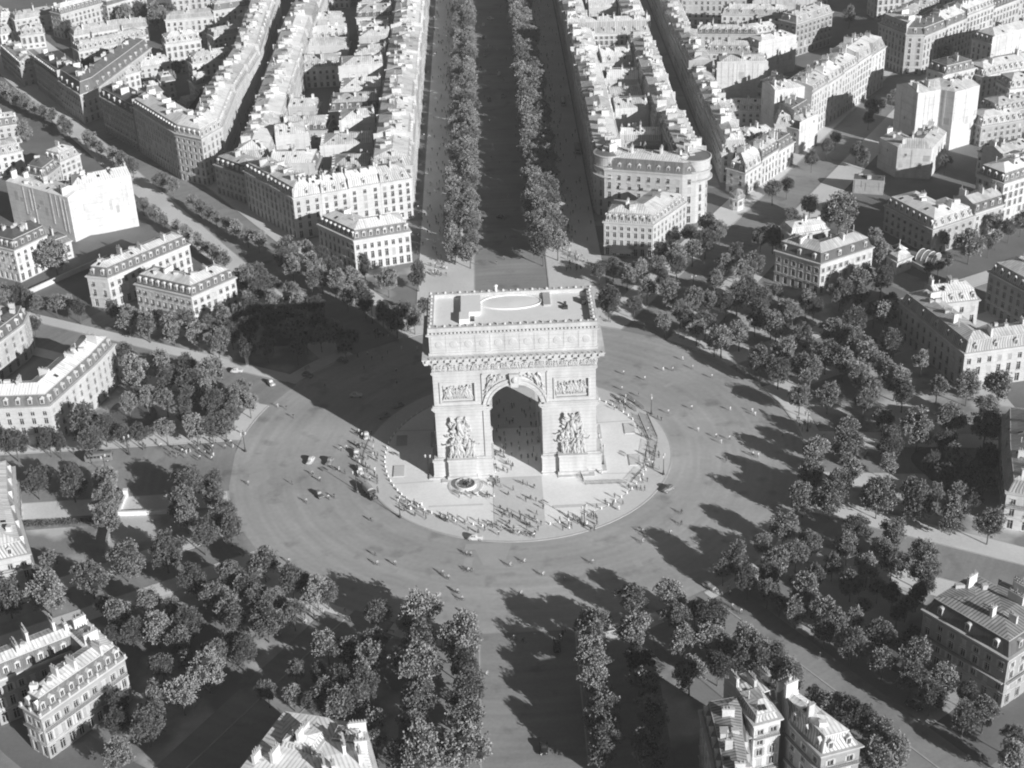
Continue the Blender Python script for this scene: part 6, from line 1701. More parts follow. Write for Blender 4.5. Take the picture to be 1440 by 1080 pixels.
# ------------------------------------------------------------------ camera, light, sky
f_px, yaw, pitch, roll = CAMERA[3] * 1000, CAMERA[4], CAMERA[5], CAMERA[6]
fwd = Vector((sin(yaw) * cos(pitch), cos(yaw) * cos(pitch), -sin(pitch))); rt = Vector((cos(yaw), -sin(yaw), 0)); up = rt.cross(fwd)
r2 = rt * cos(roll) + up * sin(roll); u2 = up * cos(roll) - rt * sin(roll)
cam = bpy.data.cameras.new('camera'); cam.sensor_width = 36; cam.lens = f_px / 1440 * 36; cam.clip_end = 6000; cam.clip_start = 1
co = link('camera', cam); CAMP = Vector(CAMERA[:3])
co.matrix_world = Matrix(((r2.x, u2.x, -fwd.x, CAMP.x), (r2.y, u2.y, -fwd.y, CAMP.y), (r2.z, u2.z, -fwd.z, CAMP.z), (0, 0, 0, 1)))
SC.camera = co
AZ, EL = radians(41), radians(20.8)             # shadows run 41 degrees to the upper left
sun_to = Vector((sin(AZ) * cos(EL), -cos(AZ) * cos(EL), sin(EL)))
sl = bpy.data.lights.new('sun', 'SUN'); sl.energy = SUN_E; sl.angle = radians(.5); sl.color = (1, 1, 1)
so = link('sun', sl, None, (200, -220, 300)); so.rotation_euler = (-sun_to).to_track_quat('-Z', 'Y').to_euler()
w = bpy.data.worlds.new('World'); SC.world = w; w.use_nodes = True
nt = w.node_tree; bg = nt.nodes['Background']
sky = nt.nodes.new('ShaderNodeTexSky'); sky.sky_type = 'NISHITA'; sky.sun_disc = False; sky.sun_elevation = EL; sky.sun_rotation = atan2(sun_to.x, sun_to.y)
bw = nt.nodes.new('ShaderNodeRGBToBW')      # a black-and-white picture: the sky lights in grey
nt.links.new(sky.outputs[0], bw.inputs[0]); nt.links.new(bw.outputs[0], bg.inputs[0]); bg.inputs[1].default_value = SKY_S
vs = SC.view_settings; vs.view_transform = 'Standard'; vs.look = 'None'; vs.exposure = EXPOSURE; vs.gamma = 1

# ------------------------------------------------------------------ ground, roads, pavements
def disc(mb, r0, r1, z, n=160, m=0, a0=0, a1=2 * pi):
    for k in range(n):
        a, b = a0 + (a1 - a0) * k / n, a0 + (a1 - a0) * (k + 1) / n
        if r0 == 0: mb.face([(0, 0, z), (r1 * cos(a), r1 * sin(a), z), (r1 * cos(b), r1 * sin(b), z)], m)
        else: mb.face([(r0 * cos(a), r0 * sin(a), z), (r1 * cos(a), r1 * sin(a), z), (r1 * cos(b), r1 * sin(b), z), (r0 * cos(b), r0 * sin(b), z)], m)
g = MB(); S = 2500; g.face([(-S, -S, 0), (S, -S, 0), (S, S, 0), (-S, S, 0)]); structure('ground', g, ['yard'])
g = MB(); disc(g, 83.4, 150, .035); structure('garden_ground', g, ['sand'])
g = MB(); disc(g, 0, 83, .02); structure('square_roadway', g, ['asphalt'])
# avenues: azimuth from +Y clockwise, shift sideways, road half width, pavement half width, start, end
AV = [(0, 1.5, 13, 33.5, 82.5, 900), (180, 0, 11.5, 30, 82.5, 400), (-30.5, -3, 8.5, 19, 82.5, 900), (31, 2, 8, 19, 82.5, 900), (-92, 3, 13.5, 22, 82.5, 500), (97, 0, 7, 15, 82.5, 500), (62, 0, 8, 15, 82.5, 700),
      (-61, 0, 7, 12, 82.5, 700), (147.5, 7, 7.0, 15, 82.5, 500), (-148, -7, 5.5, 12, 82.5, 500), (120, 0, 7, 15, 82.5, 500), (-118, 0, 5, 11, 82.5, 500)]
def open_arc(t, r):        # true where an avenue's roadway crosses the ring at angle t
    x, y = r * cos(t), r * sin(t)
    for az, sh, hw, pw, s0, s1 in AV:
        d = (sin(radians(az)), cos(radians(az)))
        if x * d[0] + y * d[1] > 0 and abs(x * d[1] - y * d[0] - sh) < hw + .3: return True
    return False
g, gp = MB(), MB()
for k in range(720):
    a, b = 2 * pi * k / 720, 2 * pi * (k + 1) / 720
    if open_arc((a + b) / 2, 84): continue
    P = lambda r, t, z: (r * cos(t), r * sin(t), z)
    g.face([P(83, a, .16), P(83.5, a, .16), P(83.5, b, .16), P(83, b, .16)]); g.face([P(83, b, .02), P(83, a, .02), P(83, a, .16), P(83, b, .16)])
    gp.face([P(83.5, a, .15), P(89, a, .15), P(89, b, .15), P(83.5, b, .15)])
structure('square_kerb', g, ['kerb']); structure('square_pavement', gp, ['pave'])
g1, g2, g3, g4 = MB(), MB(), MB(), MB()
for i, (az, sh, hw, pw, s0, s1) in enumerate(AV):
    d = Vector((sin(radians(az)), cos(radians(az)))); n = Vector((d.y, -d.x)); o = n * sh; zz = .001 * i
    def Q(s, t): q = o + d * s + n * t; return (q.x, q.y)
    def strip(mb, t0, t1, z, a=s0, b=s1):
        mb.face([(*Q(a, t0), z), (*Q(a, t1), z), (*Q(b, t1), z), (*Q(b, t0), z)])
    strip(g1, -hw, hw, .045 + zz)
    for sgn in (-1, 1):
        t0, t1 = sorted((sgn * hw, sgn * pw)); e0, e1 = sorted((sgn * hw, sgn * (hw + .35)))
        a = 86.5 if i else 85
        strip(g4 if i in (1, 8, 9) else g2, t0, t1, .155 + zz * .5, a); strip(g3, e0, e1, .175 + zz * .5, a)  # near footways in darker setts, their shade put into the colour
        P = [(*Q(a, sgn * hw), .02), (*Q(s1, sgn * hw), .02), (*Q(s1, sgn * hw), .175 + zz * .5), (*Q(a, sgn * hw), .175 + zz * .5)]
        g3.face(P)
structure('avenue_road', g1, ['setts']); structure('avenue_pavement', g2, ['pave_side']); structure('avenue_kerb', g3, ['kerb']); structure('footpath_painted_shade', g4, ['setts'])
g = MB(); disc(g, 166, 178, .012, 120); structure('ring_street', g, ['setts'])
g = MB()
for x0, x1 in ((-112.5, -104.5), (78, 88)): g.face([(x0, 195, .03), (x1, 195, .03), (x1, 900, .03), (x0, 900, .03)])
structure('narrow_street', g, ['setts'])
g = MB()
for i, P in enumerate(PATCHES): g.face([(q[0], q[1], .024 + .0005 * i) for q in (P if (P[1][0] - P[0][0]) * (P[2][1] - P[0][1]) - (P[1][1] - P[0][1]) * (P[2][0] - P[0][0]) > 0 else P[::-1])])
structure('road_repair_surface', g, ['asphalt2'])
# the island: stepped kerb, ring footway, pale inner terrace, sett crossing strip
g = MB(); n = 128
for k in range(n):
    a, b = 2 * pi * k / n, 2 * pi * (k + 1) / n
    for (ra, za), (rb, zb), m in (((44.9, .02), (44.9, .17), 1), ((44.9, .17), (44.4, .172), 1), ((44.4, .17), (38.6, .2), 0), ((38.6, .2), (38.6, .24), 1), ((38.6, .24), (38.2, .242), 1), ((38.2, .24), (0, .3), 2)):
        q = [(ra * cos(a), ra * sin(a), za), (ra * cos(b), ra * sin(b), za), (rb * cos(b), rb * sin(b), zb), (rb * cos(a), rb * sin(a), zb)]
        g.face(q if rb else q[:3], m)
structure('island_pavement', g, ['ring', 'kerb', 'terre'])
g = MB()
for x0, x1, y0, y1, m in ((-7.2, 6.6, -38.0, -13.4, 0), (-7.2, 6.6, 13.4, 38.0, 0), (9, 25, -30, -28.6, 1), (-25, -10, -27, -26.2, 1)):
    g.face([(x0, y0, .312), (x1, y0, .312), (x1, y1, .312), (x0, y1, .312)], m)
for sx in (-1, 1):
    for y in (-14, 14): g.face([(sx * 24, y, .308), (sx * 38, y * 1.05, .26), (sx * 38, y * 1.05 + .5, .26), (sx * 24, y + .5, .308)][::sx], 1)
structure('island_crossing_surface', g, ['ring', 'pave_side'])
g = MB()
for cx, cy, ra, rb, an in ((121, -20, 9, 13, .3), (89, -100, 6, 9, .7), (-71, 82, 12, 8, .5), (-118, 30, 7, 12, .2)):  # the first lawn's dark colour also stands in for garden shade
    g.face([(cx + ra * (1 + .15 * sin(3 * t + cx)) * cos(t) * cos(an) - rb * sin(t) * sin(an), cy + ra * cos(t) * sin(an) + rb * sin(t) * cos(an), .2) for t in [2 * pi * k / 40 for k in range(40)]])
structure('lawn', g, ['grass'])

# ------------------------------------------------------------------ the arch
def build_arch():
    R = thing('triumphal_arch', 'colossal pale stone triumphal arch standing on the round island', 'monument')
    W, D = 22.4, 11.1
    b = MB(); b.box(-W, W, -D, D, .25, 38.0); body = b.build('masonry_body', ['arch'], R)
    def cutter(prof, axis, ext):
        c = MB(); a = []; z = []
        for u, v in prof:
            if axis == 'y': a.append((u, -ext, v)); z.append((u, ext, v))
            else: a.append((-ext, u, v)); z.append((ext, u, v))
        n = len(prof)
        for i in range(n): c.face([a[i], z[i], z[(i + 1) % n], a[(i + 1) % n]])
        c.face(a[::-1]); c.face(z)
        me = c.mesh('cut', []); weld(me)
        bm = bmesh.new(); bm.from_mesh(me); bmesh.ops.recalc_face_normals(bm, faces=bm.faces); bm.to_mesh(me); bm.free()
        return link('cut', me)
    def archprof(hw, zs, z0=-1, n=24): return [(-hw, z0), (hw, z0)] + [(hw * cos(pi * k / n), zs + hw * sin(pi * k / n)) for k in range(n + 1)]
    cuts = [cutter(archprof(7.3, 21.9), 'y', 14), cutter(archprof(4.2, 14.5), 'x', 26)]
    for sx in (-1, 1):
        for sy in (-1, 1):
            c = MB(); c.box(sx * 15.7 - 4.6, sx * 15.7 + 4.6, sy * D - .45, sy * D + .45, 24.4, 30.2); cuts.append(link('cut', c.mesh('cut', [])))
    weld(body.data)
    for c in cuts:
        weld(c.data)
        md = body.modifiers.new('cut', 'BOOLEAN'); md.operation = 'DIFFERENCE'; md.solver = 'EXACT'; md.object = c
    dg = bpy.context.evaluated_depsgraph_get(); me = bpy.data.meshes.new_from_object(body.evaluated_get(dg)); body.modifiers.clear(); body.data = me
    for c in cuts: bpy.data.objects.remove(c)
    # stylobate step and pedestals (wider than the piers)
    for sx in (-1, 1):
        for sy in (-1, 1):
            x0, x1 = sorted((sx * 6.9, sx * 25.2)); y0, y1 = sorted((sy * 4.6, sy * 12.8)); b = MB(); b.box(x0, x1, y0, y1, .25, .62)
            b.box(*sorted((sx * 11.2, sx * 21.6)), *sorted((sy * 12.8, sy * 14.9)), .25, .45); b.build('stylobate_step', ['arch'], R)
    for sx in (-1, 1):
        for sy in (-1, 1):
            x0, x1 = sorted((sx * 6.95, sx * 23.7)); y0, y1 = sorted((sy * 4.35, sy * 12.1)); b = MB()
            b.frustum(((x0 + x1) / 2, (y0 + y1) / 2), x1 - x0 + .6, y1 - y0 + .5, x1 - x0, y1 - y0, .62, 1.5)
            b.box(x0, x1, y0, y1, 1.5, 5.5); b.box(x0 - .25, x1 + .25, y0 - .25, y1 + .25, 5.5, 6.1); b.box(x0 + .25, x1 - .25, y0 + .25, y1 - .25, 6.1, 6.5)
            b.build('pier_pedestal', ['arch'], R)
            # pilaster strip beside the opening
            b = MB(); xa, xb = sorted((sx * 7.32, sx * 9.0)); ya, yb = sorted((sy * 11.1, sy * 11.42)); b.box(xa, xb, ya, yb, 6.5, 21.2); b.build('pilaster', ['arch'], R)
    # impost cornice, stepped, round each pier
    for sx in (-1, 1):
        for sy in (-1, 1):
            x0, x1 = sorted((sx * 7.25, sx * W)); y0, y1 = sorted((sy * 4.25, sy * D)); b = MB()
            for z0, z1, e in ((21.2, 21.6, .2), (21.6, 22.2, .5), (22.2, 22.8, .85), (22.8, 23.2, .55)): b.box(x0 - e, x1 + e, y0 - e, y1 + e, z0, z1)
            k = 0
            xx = x0
            while xx < x1: # dentils under the impost
                for yy in ((y0 - .55) if sy < 0 else (y1 + .25),): b.box(xx, xx + .35, yy, yy + .3, 21.62, 22.05)
                xx += .8
            b.build('impost_cornice', ['arch'], R)
    # archivolts, keystones, spandrels with winged figures, both fronts
    rr = random.Random(2)
    def ring(mb, r0, r1, ya, yb, zs, n=28):
        for k in range(n):
            a, c = pi * k / n, pi * (k + 1) / n
            P = [(r * cos(t), r * sin(t) + zs) for r, t in ((r0, a), (r1, a), (r1, c), (r0, c))]
            F = [(x, ya, z) for x, z in P]; K = [(x, yb, z) for x, z in P]
            mb.face(F); mb.face(K[::-1])
            mb.face([F[1], K[1], K[2], F[2]]); mb.face([F[3], K[3], K[0], F[0]])
    def figure(mb, x, y, z, h, sy, lean=0, arms=True, wing=False, m=0):
        """one carved figure in high relief: skirted body, torso, head, raised or bent arms"""
        def P(u, v, o): return (x + u * h + lean * v * h, y + sy * o * h, z + v * h)
        st = rr.uniform(-.1, .1)
        mb.tube([P(-.07 + st, 0, .10), P(-.06, .27, .15), P(-.03, .5, .12)], [.06 * h, .075 * h, .09 * h], 6, m)
        mb.tube([P(.09 + st, 0, .06), P(.08, .27, .10), P(.03, .5, .12)], [.055 * h, .075 * h, .09 * h], 6, m)
        mb.tube([P(0, .46, .12), P(0, .66, .13), P(0, .8, .11), P(0, .86, .11)], [.10 * h, .115 * h, .11 * h, .05 * h], 7, m)
        mb.blob(P(rr.uniform(-.03, .03), .93, .13), (.07 * h, .07 * h, .085 * h), m, 7, 4)
        if arms:
            for s in (-1, 1):
                e = rr.uniform(-.25, .3); 
                mb.tube([P(s * .11, .8, .12), P(s * .24, .72 + e * .4, .18), P(s * (.2 + rr.uniform(0, .15)), .72 + e, .22)], [.045 * h, .04 * h, .03 * h], 5, m)
        if wing:
            for s in (-1, 1):
                mb.tube([P(s * .1, .75, .05), P(s * .35, 1.0, .08), P(s * .42, .75, .05), P(s * .3, .35, .04)], [.07 * h, .11 * h, .09 * h, .03 * h], 5, m)
        if rr.random() < .5: mb.tube([P(-.15, .6, .1), P(-.2, .3, .14), P(-.14, .02, .1)], [.05 * h, .09 * h, .07 * h], 5, m)
    for sy in (-1, 1):
        yo = sy * D
        b = MB(); ring(b, 7.3, 8.0, yo + sy * .02, yo + sy * .55, 23.2 - 1.3 + 0); ring(b, 8.0, 8.75, yo + sy * .02, yo + sy * .35, 21.9); ring(b, 8.75, 9.1, yo + sy * .02, yo + sy * .62, 21.9)
        b.build('archivolt', ['arch'], R)
        b = MB(); b.face([(x, yo + sy * 1.15, z) for x, z in ((-1.0, 28.6), (1.0, 28.6), (1.45, 32.6), (-1.45, 32.6))][::-sy])
        for (x0, z0), (x1, z1) in (((-1.0, 28.6), (1.0, 28.6)), ((1.0, 28.6), (1.45, 32.6)), ((1.45, 32.6), (-1.45, 32.6)), ((-1.45, 32.6), (-1.0, 28.6))):
            b.face([(x0, yo, z0), (x1, yo, z1), (x1, yo + sy * 1.15, z1), (x0, yo + sy * 1.15, z0)])
        b.blob((0, yo + sy * 1.3, 31.0), (.8, .5, 1.0)); b.build('keystone', ['arch'], R)
        for sx in (-1, 1):
            b = MB()
            for q in range(9):   # winged figure stretched along the curve, with drapery
                t = radians(18 + q * 7.5); rx = 10.1 + rr.uniform(-.3, .5)
                x = sx * min(8.5, rx * cos(t)); z = min(32.3, 21.9 + rx * sin(t))
                b.tube([(x, yo, z), (x - sx * rr.uniform(.3, 1.0), yo + sy * .42, z + rr.uniform(.2, .9))], [rr.uniform(.28, .5), .2], 6)
            figure(b, sx * 7.0, yo + sy * .02, 28.6, 3.9, sy, -sx * .5, True, True); figure(b, sx * 8.0, yo + sy * .02, 26.0, 2.6, sy, -sx * .2)
            b.build('spandrel_relief', ['arch_carved'], R)
            b = MB(); xa, xb = sx * 8.95 - .14, sx * 8.95 + .14; b.box(xa, xb, *sorted((yo - sy * .1, yo + sy * .3)), 23.2, 32.9); b.box(*sorted((sx * 1.6, sx * 9.1)), *sorted((yo - sy * .1, yo + sy * .3)), 32.62, 32.9)
            b.build('spandrel_moulding', ['arch'], R)
            # framed bas-relief of a crowded battle
            cx = sx * 15.7; b = MB()
            for x0, x1, z0, z1 in ((cx - 5.0, cx + 5.0, 30.2, 30.65), (cx - 5.0, cx + 5.0, 23.95, 24.4), (cx - 5.0, cx - 4.6, 24.4, 30.2), (cx + 4.6, cx + 5.0, 24.4, 30.2)): b.box(x0, x1, *sorted((yo - sy * .1, yo + sy * .3)), z0, z1)
            b.build('relief_frame', ['arch'], R)
            b = MB(); b.box(cx - 4.2, cx + 4.2, *sorted((yo - sy * .43, yo - sy * .1)), 24.75, 25.2)
            for q in range(17): figure(b, cx - 3.7 + 7.4 * q / 16 + rr.uniform(-.15, .15), yo - sy * .5, 25.2 + rr.choice([0, 0, .5]), rr.uniform(2.6, 4.0), sy, rr.uniform(-.5, .5))
            for q in range(7): b.tube([(cx - 3.6 + q * 1.1, yo - sy * .1, 25.5), (cx - 3.2 + q * 1.1 + rr.uniform(-.8, .8), yo - sy * .05, 29.4)], .09, 5)
            b.build('battle_relief', ['arch_carved'], R)
            # colossal group: stepped socle, crowd of over-life figures, winged one on top
            cx = sx * 15.6; b = MB()
            b.box(cx - 4.3, cx + 4.3, *sorted((yo, yo + sy * 2.6)), .45, 1.3); b.box(cx - 3.9, cx + 3.9, *sorted((yo, yo + sy * 2.2)), 1.3, 6.2); b.box(cx - 4.15, cx + 4.15, *sorted((yo, yo + sy * 2.45)), 6.2, 6.75)
            b.build('sculpture_socle', ['arch'], R)
            b = MB(); y = yo + sy * .1
            for q in range(6): figure(b, cx - 2.7 + 5.4 * q / 5, y + sy * rr.uniform(.1, .5), 6.75, rr.uniform(4.6, 6.0), sy, rr.uniform(-.25, .25))
            for q in range(5): figure(b, cx - 2.2 + 4.4 * q / 4, y + sy * .1, 9.6, rr.uniform(4.2, 5.6), sy, rr.uniform(-.3, .3))
            figure(b, cx, y + sy * .2, 13.2, 6.0, sy, rr.uniform(-.15, .15), True, True)
            for q in range(9): b.tube([(cx + rr.uniform(-3, 3), y + sy * .5, 7 + rr.uniform(0, 5)), (cx + rr.uniform(-3, 3), y + sy * .9, 10 + rr.uniform(0, 5))], [.22, .08], 5)
            for q in range(10):
                t = pi * q / 9; b.tube([(cx + 2.3 * cos(t), y + sy * .2, 15 + 3.2 * sin(t)), (cx + 3.0 * cos(t), y + sy * .6, 15.4 + 3.9 * sin(t))], [.6, .3], 5)
            for q in range(26):     # the mass of drapery and bodies behind the figures
                u, v = rr.uniform(-1, 1), rr.random(); b.blob((cx + u * (3.0 - 1.2 * v), y + sy * .15, 7.2 + 11.6 * v), (rr.uniform(.7, 1.2), rr.uniform(.35, .75), rr.uniform(.8, 1.5)), 0, 7, 5)
            b.build('sculpture_group', ['arch_carved'], R)
    # entablature
    def slab(mb, e, z0, z1, m=0): mb.box(-W - e, W + e, -D - e, D + e, z0, z1, m)
    b = MB(); slab(b, .25, 32.95, 33.3); slab(b, .45, 33.3, 33.8); slab(b, .3, 33.8, 34.0); b.build('architrave', ['arch'], R)
    b = MB(); slab(b, .12, 34.0, 36.3)
    for sy in (-1, 1):
        x = -W + .3
        while x < W - .2: figure(b, x, sy * (D + .08), 34.02, rr.uniform(1.9, 2.15), sy, rr.uniform(-.35, .35)); x += rr.uniform(.5, .72)
    for sx in (-1, 1):
        y = -D + .4
        while y < D: b.tube([(sx * (W + .1), y, 34.05), (sx * (W + .35), y + rr.uniform(-.2, .2), 35.2), (sx * (W + .2), y, 36.0)], [.16, .22, .13], 5); y += .55
    b.build('figure_frieze', ['arch_carved'], R)
    b = MB(); slab(b, .5, 36.3, 36.7); slab(b, .9, 36.7, 37.1)
    slab(b, 2.2, 37.75, 38.6); slab(b, 2.45, 38.6, 38.95)
    for sy in (-1, 1):
        x = -W - 1.4
        while x < W + 1.6: b.box(x - .55, x + .55, *sorted((sy * (D + .85), sy * (D + 2.05))), 37.1, 37.75); x += 3.47
        k = 0; x = -W - 1.2
        while x < W + 1.5:  # lion masks on the gutter
            b.box(x - .25, x + .25, *sorted((sy * (D + 2.45), sy * (D + 2.75))), 38.1, 38.9); b.box(x + .9, x + 1.1, *sorted((sy * (D + 2.0), sy * (D + 2.4))), 38.95, 39.35); x += 1.735
    for sx in (-1, 1):
        y = -D + .4
        while y < D: b.box(*sorted((sx * (W + .85), sx * (W + 2.05))), y - .55, y + .55, 37.1, 37.75); y += 3.4
    b.build('modillion_cornice', ['arch'], R)
    # attic with pilaster strips and round shields
    b = MB(); b.box(-22.7, 22.7, -10.9, 10.9, 38.95, 45.0); b.box(-23.0, 23.0, -11.2, 11.2, 38.95, 39.7)
    b.build('attic', ['arch'], R)
    b = MB()
    for k in range(12):
        x = -22.0 + k * 4.0
        for sy in (-1, 1): b.box(x - .22, x + .22, *sorted((sy * 10.9, sy * 10.98)), 39.7, 44.6)
    for k in range(6):
        y = -10.0 + k * 4
        for sx in (-1, 1): b.box(*sorted((sx * 22.7, sx * 22.88)), y - .3, y + .3, 39.7, 44.6)
    b.build('attic_pilaster_trim', ['arch'], R)
    for k in range(11):
        x = -20.0 + k * 4.0
        for sy in (-1, 1):
            b = MB(); n = 14; rim = [(1.15 * cos(2 * pi * q / n), 1.15 * sin(2 * pi * q / n)) for q in range(n)]
            for q in range(n):
                a, c = rim[q], rim[(q + 1) % n]
                b.face([(a[0], 0, a[1]), (c[0], 0, c[1]), (c[0] * .9, sy * .1, c[1] * .9), (a[0] * .9, sy * .1, a[1] * .9)][::-sy])
                b.face([(a[0] * .9, sy * .1, a[1] * .9), (c[0] * .9, sy * .1, c[1] * .9), (0, sy * .18, 0)][::-sy])
            b.build('shield', ['arch_carved'], R, loc=(x, sy * 10.9, 42.1))
    b = MB()
    for z0, z1, e in ((44.75, 45.1, .3), (45.1, 45.5, .75)): b.box(-22.7 - e, 22.7 + e, -10.9 - e, 10.9 + e, z0, z1)
    b.build('attic_cornice', ['arch'], R)
    # crest wall round the terrace with palmette knobs
    b = MB()
    for x0, x1, y0, y1 in ((-22.9, 22.9, -11.1, -9.6), (-22.9, 22.9, 9.6, 11.1), (-22.9, -21.3, -9.6, 9.6), (21.3, 22.9, -9.6, 9.6)): b.box(x0, x1, y0, y1, 45.95, 47.3)
    k = 0; x = -22.7
    while x < 22.9:
        for y in (-11.15, 11.15): b.box(x - .3, x + .3, y - .12, y + .12, 45.5, 45.95)
        x += 1.03
    y = -10.9
    while y < 11:
        for x in (-22.95, 22.95): b.box(x - .12, x + .12, y - .3, y + .3, 45.5, 45.95)
        y += 1.03
    b.box(-22.2, 22.2, -10.6, 10.6, 45.5, 45.96)
    b.build('crest_wall', ['arch'], R)
    b = MB(); x = -22.4; i = 0
    while x < 22.6:
        for y in (-10.3, 10.3): b.blob((x, y, 47.35), (.42, .4, .62) if i % 2 == 0 else (.2, .25, .38), 0, 8, 5)
        x += 2.04; i += 1
    y = -8.3; i = 0
    while y < 9:
        for x in (-22.1, 22.1): b.blob((x, y, 47.35), (.4, .42, .62) if i % 2 == 0 else (.25, .2, .38), 0, 8, 5)
        y += 2.07; i += 1
    b.build('crest_ornament', ['arch'], R)
    b = MB(); b.box(-21.3, 21.3, -9.6, 9.6, 45.96, 46.2); b.build('terrace', ['deck'], R)
    b = MB(); b.box(-13.7, -8.6, -2.2, 8.0, 46.2, 47.3); b.box(-13.9, -8.4, -2.4, 8.2, 47.3, 47.42); b.box(-14.3, -11.6, -6.9, -2.4, 46.2, 47.6); b.build('stair_house', ['deck'], R)
    b = MB(); b.box(-11.4, -10.2, -5.6, -2.5, 46.2, 46.22); b.build('stairwell_dark_plate', ['pane'], R)  # flat near-black plate painted for the dark of the stairwell
    b = MB(); n = 48
    for r0, r1, z0, z1 in ((1.0, 1.0, 46.2, 46.5), (1.0, .975, 46.5, 46.52), (.975, .965, 46.52, 46.3), (.965, .5, 46.3, 46.42), (.5, 0, 46.42, 46.5)):
        for k in range(n):
            a, c = 2 * pi * k / n, 2 * pi * (k + 1) / n
            P = [(8.6 * r0 * cos(a), 4.9 + 4.4 * r0 * sin(a), z0), (8.6 * r0 * cos(c), 4.9 + 4.4 * r0 * sin(c), z0), (8.6 * r1 * cos(c), 4.9 + 4.4 * r1 * sin(c), z1), (8.6 * r1 * cos(a), 4.9 + 4.4 * r1 * sin(a), z1)]
            b.face(P if r1 else P[:3])
    b.build('oval_vault_cover', ['deck'], R)
    b = MB(); b.box(9.0, 11.0, 1.6, 9.4, 46.2, 46.75); b.build('skylight', ['asphalt2'], R)
    b = MB(); b.box(14.2, 15.6, -.9, .6, 46.2, 46.9); b.box(14.6, 15.3, 1.6, 2.2, 46.2, 47.2); b.box(19.6, 20.7, 1.5, 4.2, 46.2, 47.5); b.build('roof_hatch', ['iron'], R)
    b = MB(); b.tube([(-4.0, 10.3, 47.3), (-4.0, 10.3, 48.6)], .35, 8); b.blob((-4, 10.3, 48.9), (.6, .6, .5)); b.build('flagstaff_base', ['white'], R)
    # coffered vault ribs in the great arch
    b = MB()
    for y in (-8, -4, 0, 4, 8): ring(b, 6.95, 7.28, y - .35, y + .35, 21.9)
    b.build('vault_rib', ['arch'], R)
build_arch()
# ------------------------------------------------------------------ buildings
WIN = {}
def window_mesh(w, h, kind):
    """sash window set into a reveal: local x along the wall, y inward, z up from the sill"""
    k = (round(w, 1), round(h, 1), kind)
    if k in WIN: return WIN[k]
    w, h = k[0], k[1]; b = MB(); y = .24
    b.face([(-w / 2, y, 0), (w / 2, y, 0), (w / 2, y, h), (-w / 2, y, h)], 0)
    t = .07
    for x0, x1, z0, z1 in ((-w / 2, -w / 2 + t, 0, h), (w / 2 - t, w / 2, 0, h), (-w / 2 + t, w / 2 - t, 0, t), (-w / 2 + t, w / 2 - t, h - t, h), (-.05, .05, t, h - t), (-w / 2 + t, -.05, h * .68, h * .68 + .06), (.05, w / 2 - t, h * .68, h * .68 + .06)):
        b.box(x0, x1, y - .06, y - .005, z0, z1, 1)
    b.box(-w / 2 - .15, w / 2 + .15, -.14, -.003, -.16, -.02, 2)          # sill
    if h > 1.4: b.box(-w / 2 - .2, w / 2 + .2, -.16, -.003, h + .05, h + .25, 2)   # lintel moulding
    if kind == 1:      # louvred shutters folded back
        for s in (-1, 1): b.box(*sorted((s * (w / 2 + .04), s * (w / 2 + .55))), -.06, -.004, 0, h, 3)
    elif kind == 2:    # shutters closed
        b.box(-w / 2 + .02, -.015, .05, .11, .02, h - .02, 3); b.box(.015, w / 2 - .02, .05, .11, .02, h - .02, 3)
    elif kind == 3:    # guard rail
        b.box(-w / 2 - .05, w / 2 + .05, -.2, -.14, .82, .9, 4)
        x = -w / 2
        while x < w / 2: b.box(x, x + .03, -.19, -.15, -.02, .82, 4); x += .22
    WIN[k] = b.mesh('window', ['pane', 'joinery', 'wall0', 'shutter', 'iron']); return WIN[k]
DOR = {}
def dormer_mesh(kind, dep, light):
    k = (kind, round(dep, 1), light)
    if k in DOR: return DOR[k]
    b = MB(); w, h, d = 1.25, 1.75, k[1]
    b.box(-w / 2, w / 2, 0, d, 0, h, 0)
    b.face([(-.38, -.012, .2), (.38, -.012, .2), (.38, -.012, 1.5), (-.38, -.012, 1.5)], 1); b.box(-.03, .03, -.04, -.014, .2, 1.5, 2)
    if kind == 0:      # curved head
        n = 8; pr = [((w / 2 + .12) * cos(pi * q / n), h + .5 * sin(pi * q / n)) for q in range(n + 1)]
    else:              # pediment
        pr = [(w / 2 + .18, h), (0, h + .6), (-w / 2 - .18, h)]
    for q in range(len(pr) - 1):
        (xa, za), (xb, zb) = pr[q], pr[q + 1]; b.face([(xa, -.12, za), (xa, d + .3, za), (xb, d + .3, zb), (xb, -.12, zb)], 3)
    b.face([(x, -.12, z) for x, z in pr][::-1], 0); b.face([(pr[0][0], -.12, h), (pr[-1][0], -.12, h), (pr[-1][0], d, h), (pr[0][0], d, h)], 0)
    DOR[k] = b.mesh('dormer', ['wall0' if light else 'wall1', 'pane', 'joinery', 'zinc']); return DOR[k]
CHM = {}
def chimney_mesh(L, v):
    k = (round(L * 2) / 2, v)
    if k in CHM: return CHM[k]
    L = k[0]; b = MB(); H = 2.6 + .5 * v
    b.box(-L / 2, L / 2, -.32, .32, 0, H, 0); b.box(-L / 2 - .1, L / 2 + .1, -.42, .42, H, H + .18, 0)
    n = max(2, int(L / .55)); rr = random.Random(int(L * 7 + v))
    for i in range(n):
        if rr.random() < .15: continue
        x = -L / 2 + .25 + (L - .5) * i / (n - 1); hh = rr.choice((.55, .55, .8, 1.3))
        b.lathe((x, 0), [(.15, H + .18), (.12, H + .18 + hh), (0, H + .18 + hh)], 6, 1)
    CHM[k] = b.mesh('chimney', ['chimney', 'pot']); return CHM[k]
bs = MB(); bs.box(-.5, .5, -.7, .7, 0, .16, 0); bs.face([(-.42, -.62, .17), (.42, -.62, .17), (.42, .62, .17), (-.42, .62, .17)], 1); SKYL = bs.mesh('skylight', ['zinc_slope', 'pane'])
